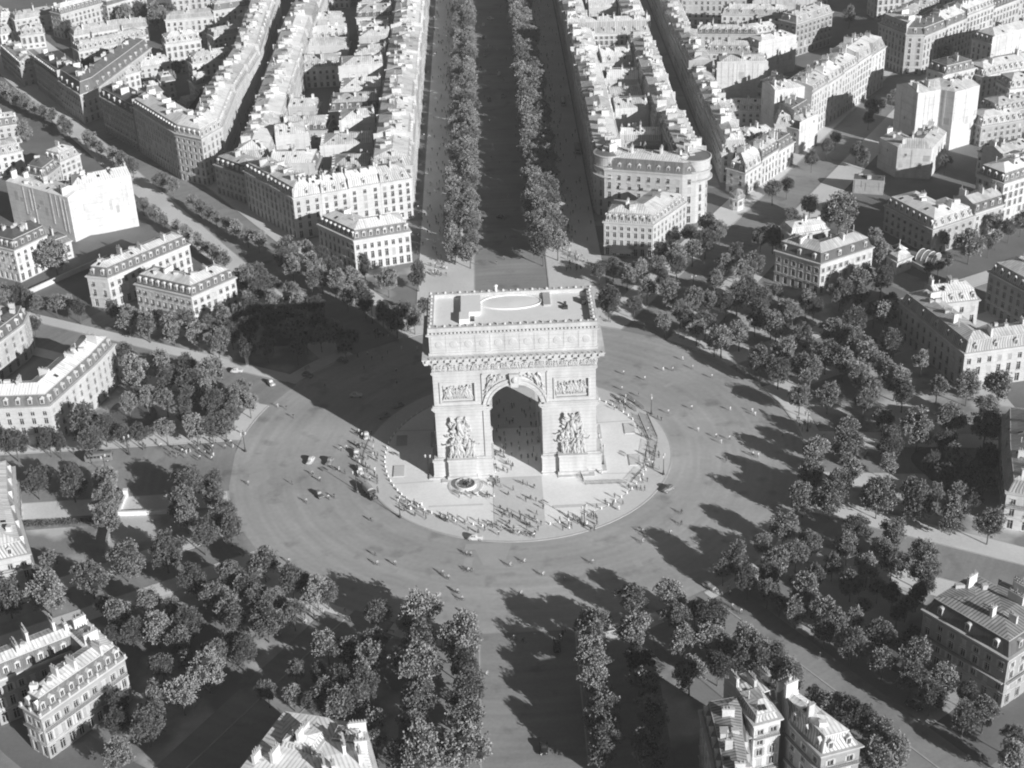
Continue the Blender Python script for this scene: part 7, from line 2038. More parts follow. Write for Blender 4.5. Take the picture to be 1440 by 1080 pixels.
KINDS = [('house wing', 'house_wing'), ('apartment house', 'apartment_house'), ('school building', 'school_building'), ('stair tower', 'stair_tower'), ('house', 'town_house'), ('hotel', 'hotel'), ('mansion', 'mansion'), ('villa', 'villa'), ('shed', 'shed'), ('lodge', 'lodge'), ('pavilion', 'pavilion'), ('wing', 'house_wing'), ('workshop', 'workshop'), ('annexe', 'annexe'), ('block', 'apartment_block'), ('building', 'apartment_building'), ('arcade', 'arcade')]

def building(rec):
    label, F, K, h, mans, e, front, back, wall, roof, grp, chim, style = rec
    nm = min(((label.find(k), i, n) for i, (k, n) in enumerate(KINDS) if k in label), default=(0, 0, 'town_house'))[2]; cat = nm.replace('_', ' ')
    n = len(F) - 1; P = list(F) + list(K[::-1]); N = len(P)
    types = [front] * n + [e[1]] + [back] * n + [e[0]]
    P = offset_poly(P, [-.04 if t == 'p' else 0 for t in types])
    cx = sum(q[0] for q in P) / N; cy = sum(q[1] for q in P) / N
    P = [(q[0] - cx, q[1] - cy) for q in P]
    R = thing(nm, label, cat, (cx, cy, 0), 0, grp or None)
    W = 'wall%d' % wall; near = (Vector((cx, cy, 0)) - CAMP).length < 480
    gf = min(4.0, h * .34); nf = max(1, round((h - gf - .9) / (4.4 if style == 'turret' else 3.2))); st = (h - gf - .9) / nf
    wb = MB(); wins = []; lh = rnd.random(); pitch = rnd.uniform(2.4, 3.1); wk = rnd.choice((0, 0, 1, 3)); blankf = front == 'p'
    balc = MB(); nb = 0
    for i in range(N):
        a, b = P[i], P[(i + 1) % N]; L = hypot(b[0] - a[0], b[1] - a[1])
        if L < .05: continue
        d = ((b[0] - a[0]) / L, (b[1] - a[1]) / L); no = (d[1], -d[0]); mid = ((a[0] + b[0]) / 2 + cx, (a[1] + b[1]) / 2 + cy)
        vis = (no[0] * (CAMP.x - mid[0]) + no[1] * (CAMP.y - mid[1])) / hypot(CAMP.x - mid[0], CAMP.y - mid[1])
        t = types[i]; top = h if t != 'p' else h + mans
        def W3(u, z, y=0): return (a[0] + d[0] * u - no[0] * y, a[1] + d[1] * u - no[1] * y, z)
        cols = max(1, int((L - .7) / pitch)) if L > 1.9 else 0
        if t == 'p' or vis < -.12 or cols == 0:
            wb.face([W3(0, 0), W3(L, 0), W3(L, top), W3(0, top)], 0)
            if t == 'p' and L > 5 and vis > 0:      # bare wall: flue lines, patched render and a few chance windows
                u = rnd.uniform(.8, 2.5)
                while u < L - 1:
                    q = W3(u, 0, -.05)
                    if rnd.random() < .55: wb.obox(q, d, rnd.uniform(.3, .9), .14, rnd.uniform(0, top * .5), top - rnd.uniform(0, 1.5), 0)
                    elif rnd.random() < .5: z_ = rnd.uniform(top * .25, top * .7); wb.obox(W3(u, 0, -.01), d, rnd.uniform(1.2, 2.6), .06, z_, z_ + rnd.uniform(1.5, 4), 1)
                    elif rnd.random() < .4: wins.append((vis, (q[0] + no[0] * .25, q[1] + no[1] * .25, rnd.uniform(top * .35, top * .8)), atan2(d[1], d[0]), .8, 1.2, 0))
                    u += rnd.uniform(1.6, 3.4)
            continue
        ww = min(1.25, L / cols * .46); us = [L * (c + .5) / cols for c in range(cols)]
        z = 0
        rows = [(0, gf, .35 if gf > 3 else .8, gf - (.35 if gf > 3 else .8) - .75)]
        for s in range(nf): rows.append((gf + s * st, gf + (s + 1) * st, (.4 if s == 0 else .6), st * (.74 if s < nf - 1 or nf == 1 else .52)))
        for ri, (z0, z1, sl_, wh) in enumerate(rows):
            zs, zt = z0 + sl_, z0 + sl_ + wh; ztop = z1 if ri < len(rows) - 1 else h
            wb.face([W3(0, z0), W3(L, z0), W3(L, zs), W3(0, zs)], 0); wb.face([W3(0, zt), W3(L, zt), W3(L, ztop), W3(0, ztop)], 0)
            u0 = 0; w2 = ww * (1.15 if ri == 0 else 1)
            for u in us:
                wb.face([W3(u0, zs), W3(u - w2 / 2, zs), W3(u - w2 / 2, zt), W3(u0, zt)], 0)
                l, r = u - w2 / 2, u + w2 / 2; y = .3
                wb.face([W3(l, zs), W3(l, zs, y), W3(l, zt, y), W3(l, zt)], 0); wb.face([W3(r, zs, y), W3(r, zs), W3(r, zt), W3(r, zt, y)], 0)
                wb.face([W3(l, zs), W3(r, zs), W3(r, zs, y), W3(l, zs, y)], 0); wb.face([W3(l, zt, y), W3(r, zt, y), W3(r, zt), W3(l, zt)], 0)
                kind = wk if ri else 0
                if ri and rnd.random() < .13: kind = 2
                if ri == 1 and wk == 0 and rnd.random() < .5: kind = 3
                wins.append((vis, (a[0] + d[0] * u, a[1] + d[1] * u, zs), atan2(d[1], d[0]), w2, wh, kind))
                u0 = r
            wb.face([W3(u0, zs), W3(L, zs), W3(L, zt), W3(u0, zt)], 0)
        if t == 'f' and near and lh < .6 and L > 5:      # running balcony with iron rail
            for s in ((1,) if nf < 4 else (1, nf - 1)):
                zb = gf + (s if nf > 1 else 0) * st + .1; c = W3(L / 2, 0, -.42); nb += 1
                balc.obox(c, d, L - .6, .8, zb - .22, zb, 0)
                c2 = W3(L / 2, 0, -.78); balc.obox(c2, d, L - .6, .05, zb + .9, zb + .97, 1); u = .4
                while u < L - .3: q = W3(u, 0, -.78); balc.obox(q, d, .05, .04, zb, zb + .9, 1); u += .4
    wb.build('wall', [W, 'wall1' if wall in (0, 3) else 'wall4'], R)
    if nb: balc.build('balcony', ['wall1', 'iron'], R)
    wins.sort(key=lambda q: -q[0])
    for vis, loc, rz, ww, wh, kind in wins[:100]: link('window', window_mesh(ww, wh, kind), R, loc, rz)
    if len(wins) > 100:
        mb = MB()
        for vis, loc, rz, ww, wh, kind in wins[100:]:
            me = window_mesh(ww, wh, kind); M = Matrix.Translation(loc) @ Matrix.Rotation(rz, 4, 'Z')
            for p in me.polygons: mb.face([M @ me.vertices[v].co for v in p.vertices], p.material_index)
        o = mb.build('window', ['pane', 'joinery', 'wall0', 'shutter', 'iron'], R); o['kind'] = 'stuff'
    # cornice slab and string course
    O = lambda f_, b_, p_: [f_ if t == 'f' else b_ if t == 'b' else p_ for t in types]
    cb = MB(); cb.hexa(offset_poly(P, O(.5, .25, -.03)), h - .3, h + .04); cb.hexa(offset_poly(P, O(.3, .12, -.03)), h - .55, h - .301)
    if h > 8: cb.hexa(offset_poly(P, O(.18, .06, -.03)), gf - .18, gf + .08)
    if nf > 2 and near: cb.hexa(offset_poly(P, O(.14, .04, -.03)), gf + st - .06, gf + st + .1)
    if near and style == '' and mans > 2.5 and not blankf and rnd.random() < .5:      # balustrade posts on the cornice
        for i in range(n):
            a, b = P[i], P[i + 1]; L = hypot(b[0] - a[0], b[1] - a[1]); k = max(1, int(L / 2.6))
            for j in range(k + 1):
                t = j / k; d = ((b[0] - a[0]) / L, (b[1] - a[1]) / L); cb.obox((a[0] + (b[0] - a[0]) * t - d[1] * -.1, a[1] + (b[1] - a[1]) * t - d[0] * .1), d, .5, .45, h + .04, h + .95)
    cb.build('cornice', ['wall0' if wall != 2 else 'wall1'], R)
    # roof
    ins = mans * (.36 if style != 'turret' else .2)
    A0 = offset_poly(P, O(-.25, -.25, -.02)); A1 = offset_poly(P, O(-.3 - ins, -.3 - ins * .8, -.02))
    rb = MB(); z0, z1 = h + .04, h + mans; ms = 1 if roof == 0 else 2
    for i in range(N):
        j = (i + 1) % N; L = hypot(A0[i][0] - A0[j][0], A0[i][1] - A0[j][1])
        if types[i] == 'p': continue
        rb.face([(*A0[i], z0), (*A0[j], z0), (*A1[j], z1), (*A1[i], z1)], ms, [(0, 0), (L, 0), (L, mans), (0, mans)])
    rb.hexa(offset_poly(A1, O(.16, .16, -.02)), z1 - .14, z1 + .06, 3)
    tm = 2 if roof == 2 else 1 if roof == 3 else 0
    if style == 'round':
        c = (sum(q[0] for q in A1) / N, sum(q[1] for q in A1) / N, z1 + 1.2)
        for i in range(N): rb.face([(*A1[i], z1 + .06), (*A1[(i + 1) % N], z1 + .06), c], 1, [(0, 0), (1, 0), (.5, 1)])
    else:
        T = [Vector((*q, z1 + .06)) for q in A1]; FF = T[:n + 1]; KK = T[n + 1:][::-1]
        bias = rnd.uniform(.42, .58); wd = sum((FF[i] - KK[i]).length for i in range(n + 1)) / (n + 1); rise = min(2.2, wd * rnd.uniform(.10, .2))
        if style == 'turret': rise = .5
        if style == 'flat': rise = .7
        RR = [FF[i].lerp(KK[i], bias) + Vector((0, 0, rise)) for i in range(n + 1)]
        if n == 1 or style != 'turret':
            for i, q, ty in ((0, 1, e[0]), (n, n - 1, e[1])):
                if ty != 'p':
                    L = (RR[q] - RR[i]).length
                    if L > .1: RR[i] = RR[i] + (RR[q] - RR[i]) * min(.45, wd * .4 / L)
        off = 0
        for i in range(n):
            L = (FF[i + 1] - FF[i]).length; L2 = (KK[i + 1] - KK[i]).length; s1 = (RR[i] - FF[i]).length
            dd = (FF[i + 1] - FF[i]).normalized() if L > .01 else Vector((1, 0, 0))
            U = lambda q: (off + (q - FF[i]).dot(dd), 0)
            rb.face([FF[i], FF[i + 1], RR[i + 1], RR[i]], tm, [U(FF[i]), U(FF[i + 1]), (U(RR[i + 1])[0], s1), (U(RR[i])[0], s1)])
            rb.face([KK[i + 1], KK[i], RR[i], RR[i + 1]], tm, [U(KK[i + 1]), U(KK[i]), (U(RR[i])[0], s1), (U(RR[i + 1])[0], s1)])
            off += L
        rb.face([KK[0], FF[0], RR[0]], tm if e[0] != 'p' else 3, [(0, 0), (wd, 0), (wd / 2, wd / 2)]); rb.face([FF[n], KK[n], RR[n]], tm if e[1] != 'p' else 3, [(0, 0), (wd, 0), (wd / 2, wd / 2)])
        tot = sum((RR[i + 1] - RR[i]).length for i in range(n))
        for q in range(int(tot / 5) + 1):          # vents, tanks and flues
            i = rnd.randrange(n); t = rnd.random(); s = rnd.uniform(.15, .85); c = FF[i].lerp(FF[i + 1], t).lerp(KK[i].lerp(KK[i + 1], t), s); hh = rnd.choice((.5, .8, 1.2)); 
            if rnd.random() < .5: rb.lathe((c.x, c.y), [(.14, c.z), (.14, c.z + hh + rise), (.26, c.z + hh + rise + .05), (0, c.z + hh + rise + .3)], 6, 3)
            else: x = rnd.uniform(.4, 1.1); rb.box(c.x - x, c.x + x, c.y - .5, c.y + .6, c.z, c.z + rise + hh * .7, 3)
    ro = rb.build('roof', ['zinc', 'zinc_slope', 'slate', W if wall in (0, 3) else 'chimney'], R)
    if style != 'round':
        if chim:
            sp = rnd.uniform(7.5, 10) / chim
            for i in range(n):
                L = (RR[i + 1] - RR[i]).length
                if L < 2.5: continue
                ks = max(1, int(L / sp)); dd = (RR[i + 1] - RR[i]).normalized(); ang = atan2(dd.y, dd.x) + pi / 2
                pos = [(k + .5) / ks for k in range(ks)]
                if e[0] == 'p' and i == 0: pos.append(.045)
                if e[1] == 'p' and i == n - 1: pos.append(.955)
                for t in pos:
                    t = min(.96, max(.04, t + rnd.uniform(-.06, .06) * (1 if ks > 1 else 0))); Lc = rnd.uniform(1.6, min(4.2, wd * .5)); q = rnd.uniform(.22, .72)
                    f_ = FF[i].lerp(FF[i + 1], t); k_ = KK[i].lerp(KK[i + 1], t); c = f_.lerp(k_, q)
                    link('chimney', chimney_mesh(Lc, rnd.randrange(3)), ro, (c.x, c.y, c.z - .35), ang)
        for q in range(rnd.choice((0, 1, 2, 3))):
            i = rnd.randrange(n); t = rnd.uniform(.1, .9); s = rnd.uniform(.15, .4); f_ = FF[i].lerp(FF[i + 1], t); r_ = RR[i].lerp(RR[i + 1], t); c = f_.lerp(r_, s * 1.6)
            if (FF[i + 1] - FF[i]).length < 2: continue
            o = link('skylight', SKYL, ro, (c.x, c.y, c.z)); dd = FF[i + 1] - FF[i]; sl2 = atan2((r_ - f_).z, Vector((r_ - f_)[:2]).length)
            o.rotation_euler = (sl2, 0, atan2(dd.y, dd.x))
        # dormers
        if mans > 2.3:
            dk = rnd.choice((0, 1)); dl = rnd.random() < .7; dp = rnd.choice((1, 1, 2)) * pitch
            for i in range(N):
                if types[i] == 'p' or (types[i] == 'b' and rnd.random() < .4): continue
                a, b = A0[i], A0[(i + 1) % N]; L = hypot(b[0] - a[0], b[1] - a[1])
                if L < 2.8: continue
                d = ((b[0] - a[0]) / L, (b[1] - a[1]) / L); k = max(1, int((L - .6) / dp))
                for lev in ((0,) if mans < 5.5 else (0, 1)):
                    for j in range(k):
                        u = L * (j + .5) / k; y = .22 + lev * ins * .5; c = (a[0] + d[0] * u - d[1] * y, a[1] + d[1] * u + d[0] * y, z0 + .5 + lev * 3.2)
                        if (no_vis(d, c[0] + cx, c[1] + cy)): continue
                        link('dormer', dormer_mesh(dk, min(1.7, ins * .75 + .25), dl), R, c, atan2(d[1], d[0]))
    return R
def no_vis(d, x, y): return (d[1] * (CAMP.x - x) - d[0] * (CAMP.y - y)) / hypot(CAMP.x - x, CAMP.y - y) < -.25
def hotel_turrets(R):
    ox, oy = R.location.x, R.location.y
    for cx, cy, r in ((41.6, 174.6, 5.6), (73.4, 166.6, 5.9)):
        cx -= ox; cy -= oy; b = MB(); b.lathe((cx, cy), [(r, 16.9), (r, 24.6), (r + .55, 24.7), (r + .6, 25.2), (r + .2, 25.3)], 36, 0); b.lathe((cx, cy), [(r + .2, 25.3), (r - .1, 25.05), (0, 25.5)], 36, 1)
        b.lathe((cx, cy), [(r + .02, 16.7), (r + 1.0, 16.9), (r + 1.05, 17.4), (r + .02, 17.5)], 36, 0); b.lathe((cx, cy), [(r + .02, 20.2), (r + .7, 20.4), (r + .7, 20.8), (r + .02, 20.9)], 36, 0); b.build('corner_turret', ['wall0', 'zinc_slope'], R)
        for k in range(7):
            a = -pi * .5 + (k - 3) * .36 - (.4 if cx < 0 else -.35)
            for z, h in ((17.9, 1.7), (21.5, 2.2)): link('window', window_mesh(1.1, h, 0), R, (cx + (r - .18) * cos(a), cy + (r - .18) * sin(a), z), a + pi / 2).delta_location = (.25 * cos(a), .25 * sin(a), 0)
    b = MB()
    for k in range(5):      # pedimented balconies on the long front
        t = (k + .5) / 5; x = 44 + 22 * t - ox; y = 168.0 - 7.4 * t - oy; d = Vector((.95, -.31)).normalized()
        for z in (13.4,): b.obox((x - d.y * -.5, y - d.x * .5 - .25), d, 2.6, 1.1, z - .3, z, 0); b.obox((x - d.y * -.5, y - d.x * .5 - .75), d, 2.6, .08, z, z + .9, 0)
    b.build('balcony', ['wall0'], R)
for rec in BUILDINGS:
    o = building(rec)
    if rec[-1] == 'turret': hotel_turrets(o)

# ------------------------------------------------------------------ trees
def crown_mesh(seed, mt, nleaf=6600, flat=1.0, leaf=.088, core=.66):
    r = random.Random(seed); b = MB(); lobes = []
    for i in range(r.randrange(16, 26)):
        t = r.uniform(0, 2 * pi); z = r.uniform(-.8, .85); q = (1 - z * z) ** .5 * r.uniform(.35, .82)
        lobes.append((Vector((q * cos(t), q * sin(t), z * .75)), r.uniform(.19, .40)))
    lobes.append((Vector((0, 0, .5)), .45)); lobes.append((Vector((0, 0, 0)), .5))
    for c, q in lobes:      # near-black heart of each bough, its shade painted in
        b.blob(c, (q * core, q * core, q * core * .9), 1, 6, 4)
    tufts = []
    for i in range(int(nleaf / 7)):
        c, q = r.choice(lobes); dv = Vector((r.gauss(0, 1), r.gauss(0, 1), r.gauss(.25, 1))).normalized()
        tufts.append((c + dv * q * r.uniform(.78, 1.12), (dv + Vector((0, 0, .35))).normalized()))
    for c, dv in tufts:     # each tuft a fan of leaves
        for k in range(7):
            ax = (dv + Vector((r.gauss(0, .55), r.gauss(0, .55), r.gauss(0, .55)))).normalized()
            sd = ax.cross(Vector((r.gauss(0, 1), r.gauss(0, 1), r.gauss(0, 1)))).normalized()
            s = leaf * r.uniform(.55, 1.25); p = c + Vector((r.gauss(0, 1), r.gauss(0, 1), r.gauss(0, 1))) * .05
            up_ = ax * s; w_ = sd * s * .5
            b.face([p, p + up_ * .5 + w_, p + up_, p + up_ * .5 - w_], 0)
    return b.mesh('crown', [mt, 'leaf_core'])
def trunk_mesh(seed):
    r = random.Random(seed); b = MB(); l = (r.uniform(-.04, .04), r.uniform(-.04, .04))
    b.tube([(0, 0, 0), (l[0] * .5, l[1] * .5, .25), (l[0], l[1], .6), (l[0] * 1.5, l[1] * 1.5, 1.0)], [.075, .055, .048, .02], 7)
    for k in range(6):
        t = 2 * pi * k / 6 + r.uniform(-.3, .3); z = r.uniform(.4, .75); q = r.uniform(.35, .7)
        b.tube([(l[0], l[1], z), (q * .5 * cos(t), q * .5 * sin(t), z + .2), (q * cos(t), q * sin(t), z + .5)], [.036, .025, .01], 5)
    return b.mesh('trunk', ['bark'])
CROWN = [crown_mesh(40 + i, 'leaf') for i in range(9)]; CROWND = [crown_mesh(60 + i, 'leaf_dark', 5600, leaf=.09) for i in range(3)]
CROWNA = [crown_mesh(70 + i, 'leaf', 4200, leaf=.1, core=.36) for i in range(4)]
TRUNK = [trunk_mesh(80 + i) for i in range(4)]
for i, (lab, zi, kind, x, y, r, stz, base) in enumerate(TREES):
    zone = TREE_ZONES[zi]; lab = lab.replace('>', ' tree counting rightward').replace('^', ' tree counting away').replace('@', zone)
    grove = kind == 'p' and not ('row' in zone or 'kerb' in zone or 'rank' in zone or 'pavement' in zone)
    nm = {'a': 'avenue_tree', 's': 'kerbside_tree'}.get(kind, 'grove_tree' if grove else 'row_tree')
    t = thing(nm, lab, 'tree', (x, y, 0), 0, 'trees ' + zone)
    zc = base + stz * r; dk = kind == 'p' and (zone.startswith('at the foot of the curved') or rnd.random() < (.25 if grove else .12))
    tr = link('trunk', rnd.choice(TRUNK), t, (0, 0, 0), rnd.uniform(0, 6)); tr.scale = (r * .9, r * .9, zc)
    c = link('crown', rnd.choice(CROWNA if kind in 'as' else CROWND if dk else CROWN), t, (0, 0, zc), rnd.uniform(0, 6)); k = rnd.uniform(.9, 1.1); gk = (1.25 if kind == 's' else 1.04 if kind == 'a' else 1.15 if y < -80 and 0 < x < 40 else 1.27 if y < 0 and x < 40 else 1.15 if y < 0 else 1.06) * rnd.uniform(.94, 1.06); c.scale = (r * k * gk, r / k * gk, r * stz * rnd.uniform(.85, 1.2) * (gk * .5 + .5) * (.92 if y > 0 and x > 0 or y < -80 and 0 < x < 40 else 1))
# hedge-like planting
def hedge(label, x, y, lx, ly, h, rz=0):
    r = random.Random(int(x * 3 + y)); b = MB(); b.box(-lx / 2 + .2, lx / 2 - .2, -ly / 2 + .2, ly / 2 - .2, 0, h * .85)
    for k in range(int(lx * ly * 26) + 200):
        p = Vector((r.uniform(-lx, lx) / 2, r.uniform(-ly, ly) / 2, h * r.uniform(.55, 1.05))); d = Vector((r.gauss(0, 1), r.gauss(0, 1), r.gauss(.6, 1))).normalized(); s = d.cross(Vector((r.gauss(0, 1), r.gauss(0, 1), 1))).normalized() * .2
        b.face([p, p + d * .2 + s, p + d * .42, p + d * .2 - s])
    o = b.build('hedge', ['leaf_dark'], None, loc=(x, y, .03)); o.rotation_euler.z = rz; tag(o, label, 'hedge')
hedge('long clipped hedge along the lawn of the concave-fronted hotel', -124, -27.5, 24, 2.2, 1.4, .05)
hedge('dark square hedge beside the mansion with arched dormers', 92, -92, 7, 5, 1.3, .9)
hedge('low dark hedge beside the long concave hotel', 118, 52, 12, 4, 1.8, -1.25)
# ------------------------------------------------------------------ people and bicycles
def skin_body(pose, mats):
    """one continuous body grown from a jointed skeleton"""
    J, E_, TOP, BOT = pose
    names = list(J); me = bpy.data.meshes.new('body'); me.from_pydata([J[k][0] for k in names], [(names.index(a), names.index(b)) for a, b in E_], [])
    o = link('body', me); md = o.modifiers.new('skin', 'SKIN')
    for i, k in enumerate(names):
        r = J[k][1]; me.skin_vertices[0].data[i].radius = (r, r) if not isinstance(r, tuple) else r
    me.skin_vertices[0].data[names.index('hips')].use_root = True
    s = o.modifiers.new('sub', 'SUBSURF'); s.levels = 1
    dg = bpy.context.evaluated_depsgraph_get(); out = bpy.data.meshes.new_from_object(o.evaluated_get(dg)); bpy.data.objects.remove(o)
    out.materials.clear()
    for q in mats: out.materials.append(A[q])      # skin, hair, top, legs
    P = [Vector(J[k][0]) for k in names]
    def part(c):
        k = names[min(range(len(P)), key=lambda i: (P[i] - c).length)]
        if k == 'crown': return 1
        if k in ('head', 'nose', 'neck'): return 1 if c.y > J['head'][0][1] + .035 and k == 'head' else 0
        if 'hand' in k or 'finger' in k or 'thumb' in k: return 0
        if k in ('hips', 'kneeL', 'kneeR', 'thighL', 'thighR', 'shinL', 'shinR'): return 3
        if 'foot' in k or 'toe' in k: return 1
        return 2
    out.polygons.foreach_set('material_index', [part(p.center) for p in out.polygons]); out.polygons.foreach_set('use_smooth', [True] * len(out.polygons)); return out
def pose(step=0., arm=.12, lean=0., sit=False):
    J = {}
    if sit:  # riding: facing -y
        J['hips'] = ((0, .12, .98), (.15, .12)); J['waist'] = ((0, .02, 1.15), (.14, .11)); J['chest'] = ((0, -.12, 1.36), (.17, .12)); J['neck'] = ((0, -.2, 1.52), .06); J['head'] = ((0, -.24, 1.64), (.085, .1)); J['crown'] = ((0, -.23, 1.74), .07)
        for s, n in ((-1, 'L'), (1, 'R')):
            J['thigh' + n] = ((s * .09, .05, .93), .095); J['knee' + n] = ((s * .1, -.28 - .06 * s, .78 + .12 * s), .07); J['shin' + n] = ((s * .1, -.18, .55 + .12 * s), .055); J['foot' + n] = ((s * .1, -.1 - .05 * s, .3 + .14 * s), .045); J['toe' + n] = ((s * .1, -.26 - .05 * s, .26 + .14 * s), .035)
            J['shoulder' + n] = ((s * .19, -.14, 1.42), .065); J['elbow' + n] = ((s * .25, -.36, 1.22), .05); J['hand' + n] = ((s * .23, -.56, 1.08), .04); J['finger' + n] = ((s * .22, -.62, 1.03), .022)
    else:
        J['hips'] = ((0, 0, .95), (.155, .115)); J['waist'] = ((0, -.01 - lean * .1, 1.12), (.14, .10)); J['chest'] = ((0, -.01 - lean * .3, 1.33), (.175, .115)); J['neck'] = ((0, -lean * .4, 1.51), .055); J['head'] = ((0, -.02 - lean * .45, 1.62), (.08, .1)); J['crown'] = ((0, -lean * .45, 1.72), .07)
        for s, n in ((-1, 'L'), (1, 'R')):
            q = s * step
            J['thigh' + n] = ((s * .09, 0, .88), .095); J['knee' + n] = ((s * .1, -q * .5 - abs(step) * .12, .5), .068); J['shin' + n] = ((s * .1, -q * .75, .3), .055); J['foot' + n] = ((s * .1, -q, .075 + max(0, -q) * .2), .045); J['toe' + n] = ((s * .12, -q - .16, .045), .036)
            J['shoulder' + n] = ((s * .2, -lean * .3, 1.42), .065); J['elbow' + n] = ((s * (.25 + arm * .4), q * .45 + .02, 1.14), .048); J['hand' + n] = ((s * (.25 + arm * .3), q * .8 - .08, .88), .038); J['finger' + n] = ((s * (.24 + arm * .3), q * .8 - .12, .78), .022)
    E_ = [('hips', 'waist'), ('waist', 'chest'), ('chest', 'neck'), ('neck', 'head'), ('head', 'crown')]
    for n in 'LR': E_ += [('hips', 'thigh' + n), ('thigh' + n, 'knee' + n), ('knee' + n, 'shin' + n), ('shin' + n, 'foot' + n), ('foot' + n, 'toe' + n), ('chest', 'shoulder' + n), ('shoulder' + n, 'elbow' + n), ('elbow' + n, 'hand' + n), ('hand' + n, 'finger' + n)]
    return J, E_, None, None
CLOTHES = [('dark', 'dark'), ('dark', 'mid'), ('light', 'dark'), ('mid', 'dark'), ('light', 'mid'), ('light', 'light'), ('mid', 'mid')]
WORDS = ['in a dark suit', 'in a dark coat', 'in a pale shirt', 'in a grey jacket', 'in a pale top', 'dressed in white', 'in grey']
BODY = {}
for k, ps in (('stand', pose(0.02, .15)), ('walk', pose(.24, .05, .12)), ('ride', pose(sit=True))):
    base = None
    for c, (tp, lg) in enumerate(CLOTHES):
        if base is None: base = skin_body(ps, ['skin', 'hair', tp, lg]); BODY[k, c] = base
        else:
            m2 = base.copy(); m2.materials[2] = A[tp]; m2.materials[3] = A[lg]; BODY[k, c] = m2
b = MB(); b.lathe((0, 0), [(.15, 1.08), (.2, .95), (.27, .62), (.33, .42), (0, .45)], 10); SKIRT = {q: b.mesh('skirt', [q], True) for q in ('dark', 'mid', 'light')}
b = MB(); b.lathe((0, 0), [(.17, 1.69), (.165, 1.71), (.1, 1.72), (.09, 1.82), (0, 1.83)], 9); HAT = b.mesh('hat', ['dark'])
def wheel_mesh(r, t):
    b = MB(); n = 14
    pts = [(0, r * cos(2 * pi * k / n), r + r * sin(2 * pi * k / n)) for k in range(n + 1)]; b.tube(pts, t, 5, 0, False)
    for k in range(0, n, 2): b.tube([(0, 0, r), pts[k]], .008, 3, 1, False)
    return b.mesh('wheel', ['tyre', 'joinery'])
BW = wheel_mesh(.33, .022)
b = MB()
for p0, p1 in (((0, .15, .3), (0, .25, .82)), ((0, .15, .3), (0, -.42, .72)), ((0, .22, .74), (0, -.42, .8)), ((0, .15, .3), (0, .55, .33)), ((0, .55, .33), (0, .23, .72)), ((0, -.42, .92), (0, -.55, .33))): b.tube([p0, p1], .02, 5)
BF = b.mesh('frame', ['iron'])
b = MB(); b.tube([(-.26, -.38, 1.0), (-.2, -.46, 1.02), (0, -.42, .96), (.2, -.46, 1.02), (.26, -.38, 1.0)], .016, 5); BH = b.mesh('handlebar', ['joinery'])
b = MB(); b.blob((0, .24, .88), (.09, .15, .05), 0, 7, 4); BS = b.mesh('saddle', ['dark'])
order = sorted(range(len(PEOPLE)), key=lambda i: (Vector((PEOPLE[i][3], PEOPLE[i][4], 0)) - CAMP).length)
keep = set(order[:300]); rest = []
def zground(x, y):
    r = hypot(x, y)
    return .21 if r < 44.4 else .02 if r < 83 else .16
for i, (who, gi, kind, x, y) in enumerate(PEOPLE):
    grp = PEOPLE_GROUPS[gi]; place = grp.split(' ', 1)[1]; ride = kind == 'c'
    if ride: c = rnd.choice((2, 2, 4, 5, 5, 4, 1))
    else: c = rnd.choice((0, 0, 0, 1, 1, 2, 3, 6, 5))
    pz = 'ride' if ride else ('walk' if rnd.random() < .5 else 'stand')
    rz = atan2(y, x) + pi / 2 + pi / 2 + rnd.uniform(-.4, .4) if ride else rnd.uniform(0, 6.28)
    z = zground(x, y)
    if abs(x) < 35 and y > 100: z = .16
    if i not in keep: rest.append((BODY[pz if not ride else 'walk', c], x, y, z, rz)); continue
    w1, w2 = who.split(' ', 1)
    lab = f"{w1} {'cyclist' if ride else w2} counting rightward {WORDS[c]} {place}".replace('in a ', 'in ', 1)
    s = rnd.uniform(.95, 1.05)
    if ride: lab = f"{who} counting rightward, {WORDS[c].replace('in a ','in ')}, {place}"
    else: lab = f"{who} counting rightward, {WORDS[c].replace('in a ','in ')}, {place}"
    lab = ' '.join(lab.replace(' of people', '').split()[:16])
    p = link('person', BODY[pz, c], None, (x, y, z), rz); p.scale = (s, s, s); tag(p, lab, 'person', grp)
    if not ride and c in (1, 4, 5) and rnd.random() < .75: link('skirt', SKIRT[CLOTHES[c][1]], p)
    elif not ride and c in (0, 3) and rnd.random() < .5: link('hat', HAT, p)
    if ride:
        t = thing('bicycle', ' '.join(f"dark bicycle under the {who} counting rightward {place}".split()[:16]), 'bicycle', (x, y, z), rz, 'bicycles ' + place)
        link('frame', BF, t); link('handlebar', BH, t); link('saddle', BS, t); link('wheel', BW, t, (0, .55, 0)); link('wheel', BW, t, (0, -.55, 0))
rc = random.Random(11); AVENUE_CROWD = []
for _ in range(600):
    sd = rc.choice((-1, 1)); AVENUE_CROWD.append((sd * rc.choice((rc.uniform(21, 27), rc.uniform(23, 34))), 122 + 420 * rc.random() ** 1.4))
for _ in range(45): AVENUE_CROWD.append((rc.uniform(-11, 11), rc.uniform(130, 520)))
for x, y in AVENUE_CROWD: rest.append((BODY[rnd.choice(('walk', 'stand')), rnd.choice((0, 0, 1, 1, 2, 3, 5))], x, y, .16 if abs(x) > 11.5 else .06, rnd.uniform(0, 6)))
mb = MB(); mts = ['skin', 'hair', 'dark', 'mid', 'light']; 
for me, x, y, z, rz in rest:
    M = Matrix.Translation((x, y, z)) @ Matrix.Rotation(rz, 4, 'Z'); vs_ = [M @ v.co for v in me.vertices]
    ix = [next(k for k, q in enumerate(mts) if A[q] == m) for m in me.materials]
    for p in me.polygons: mb.face([vs_[v] for v in p.vertices], ix[p.material_index])
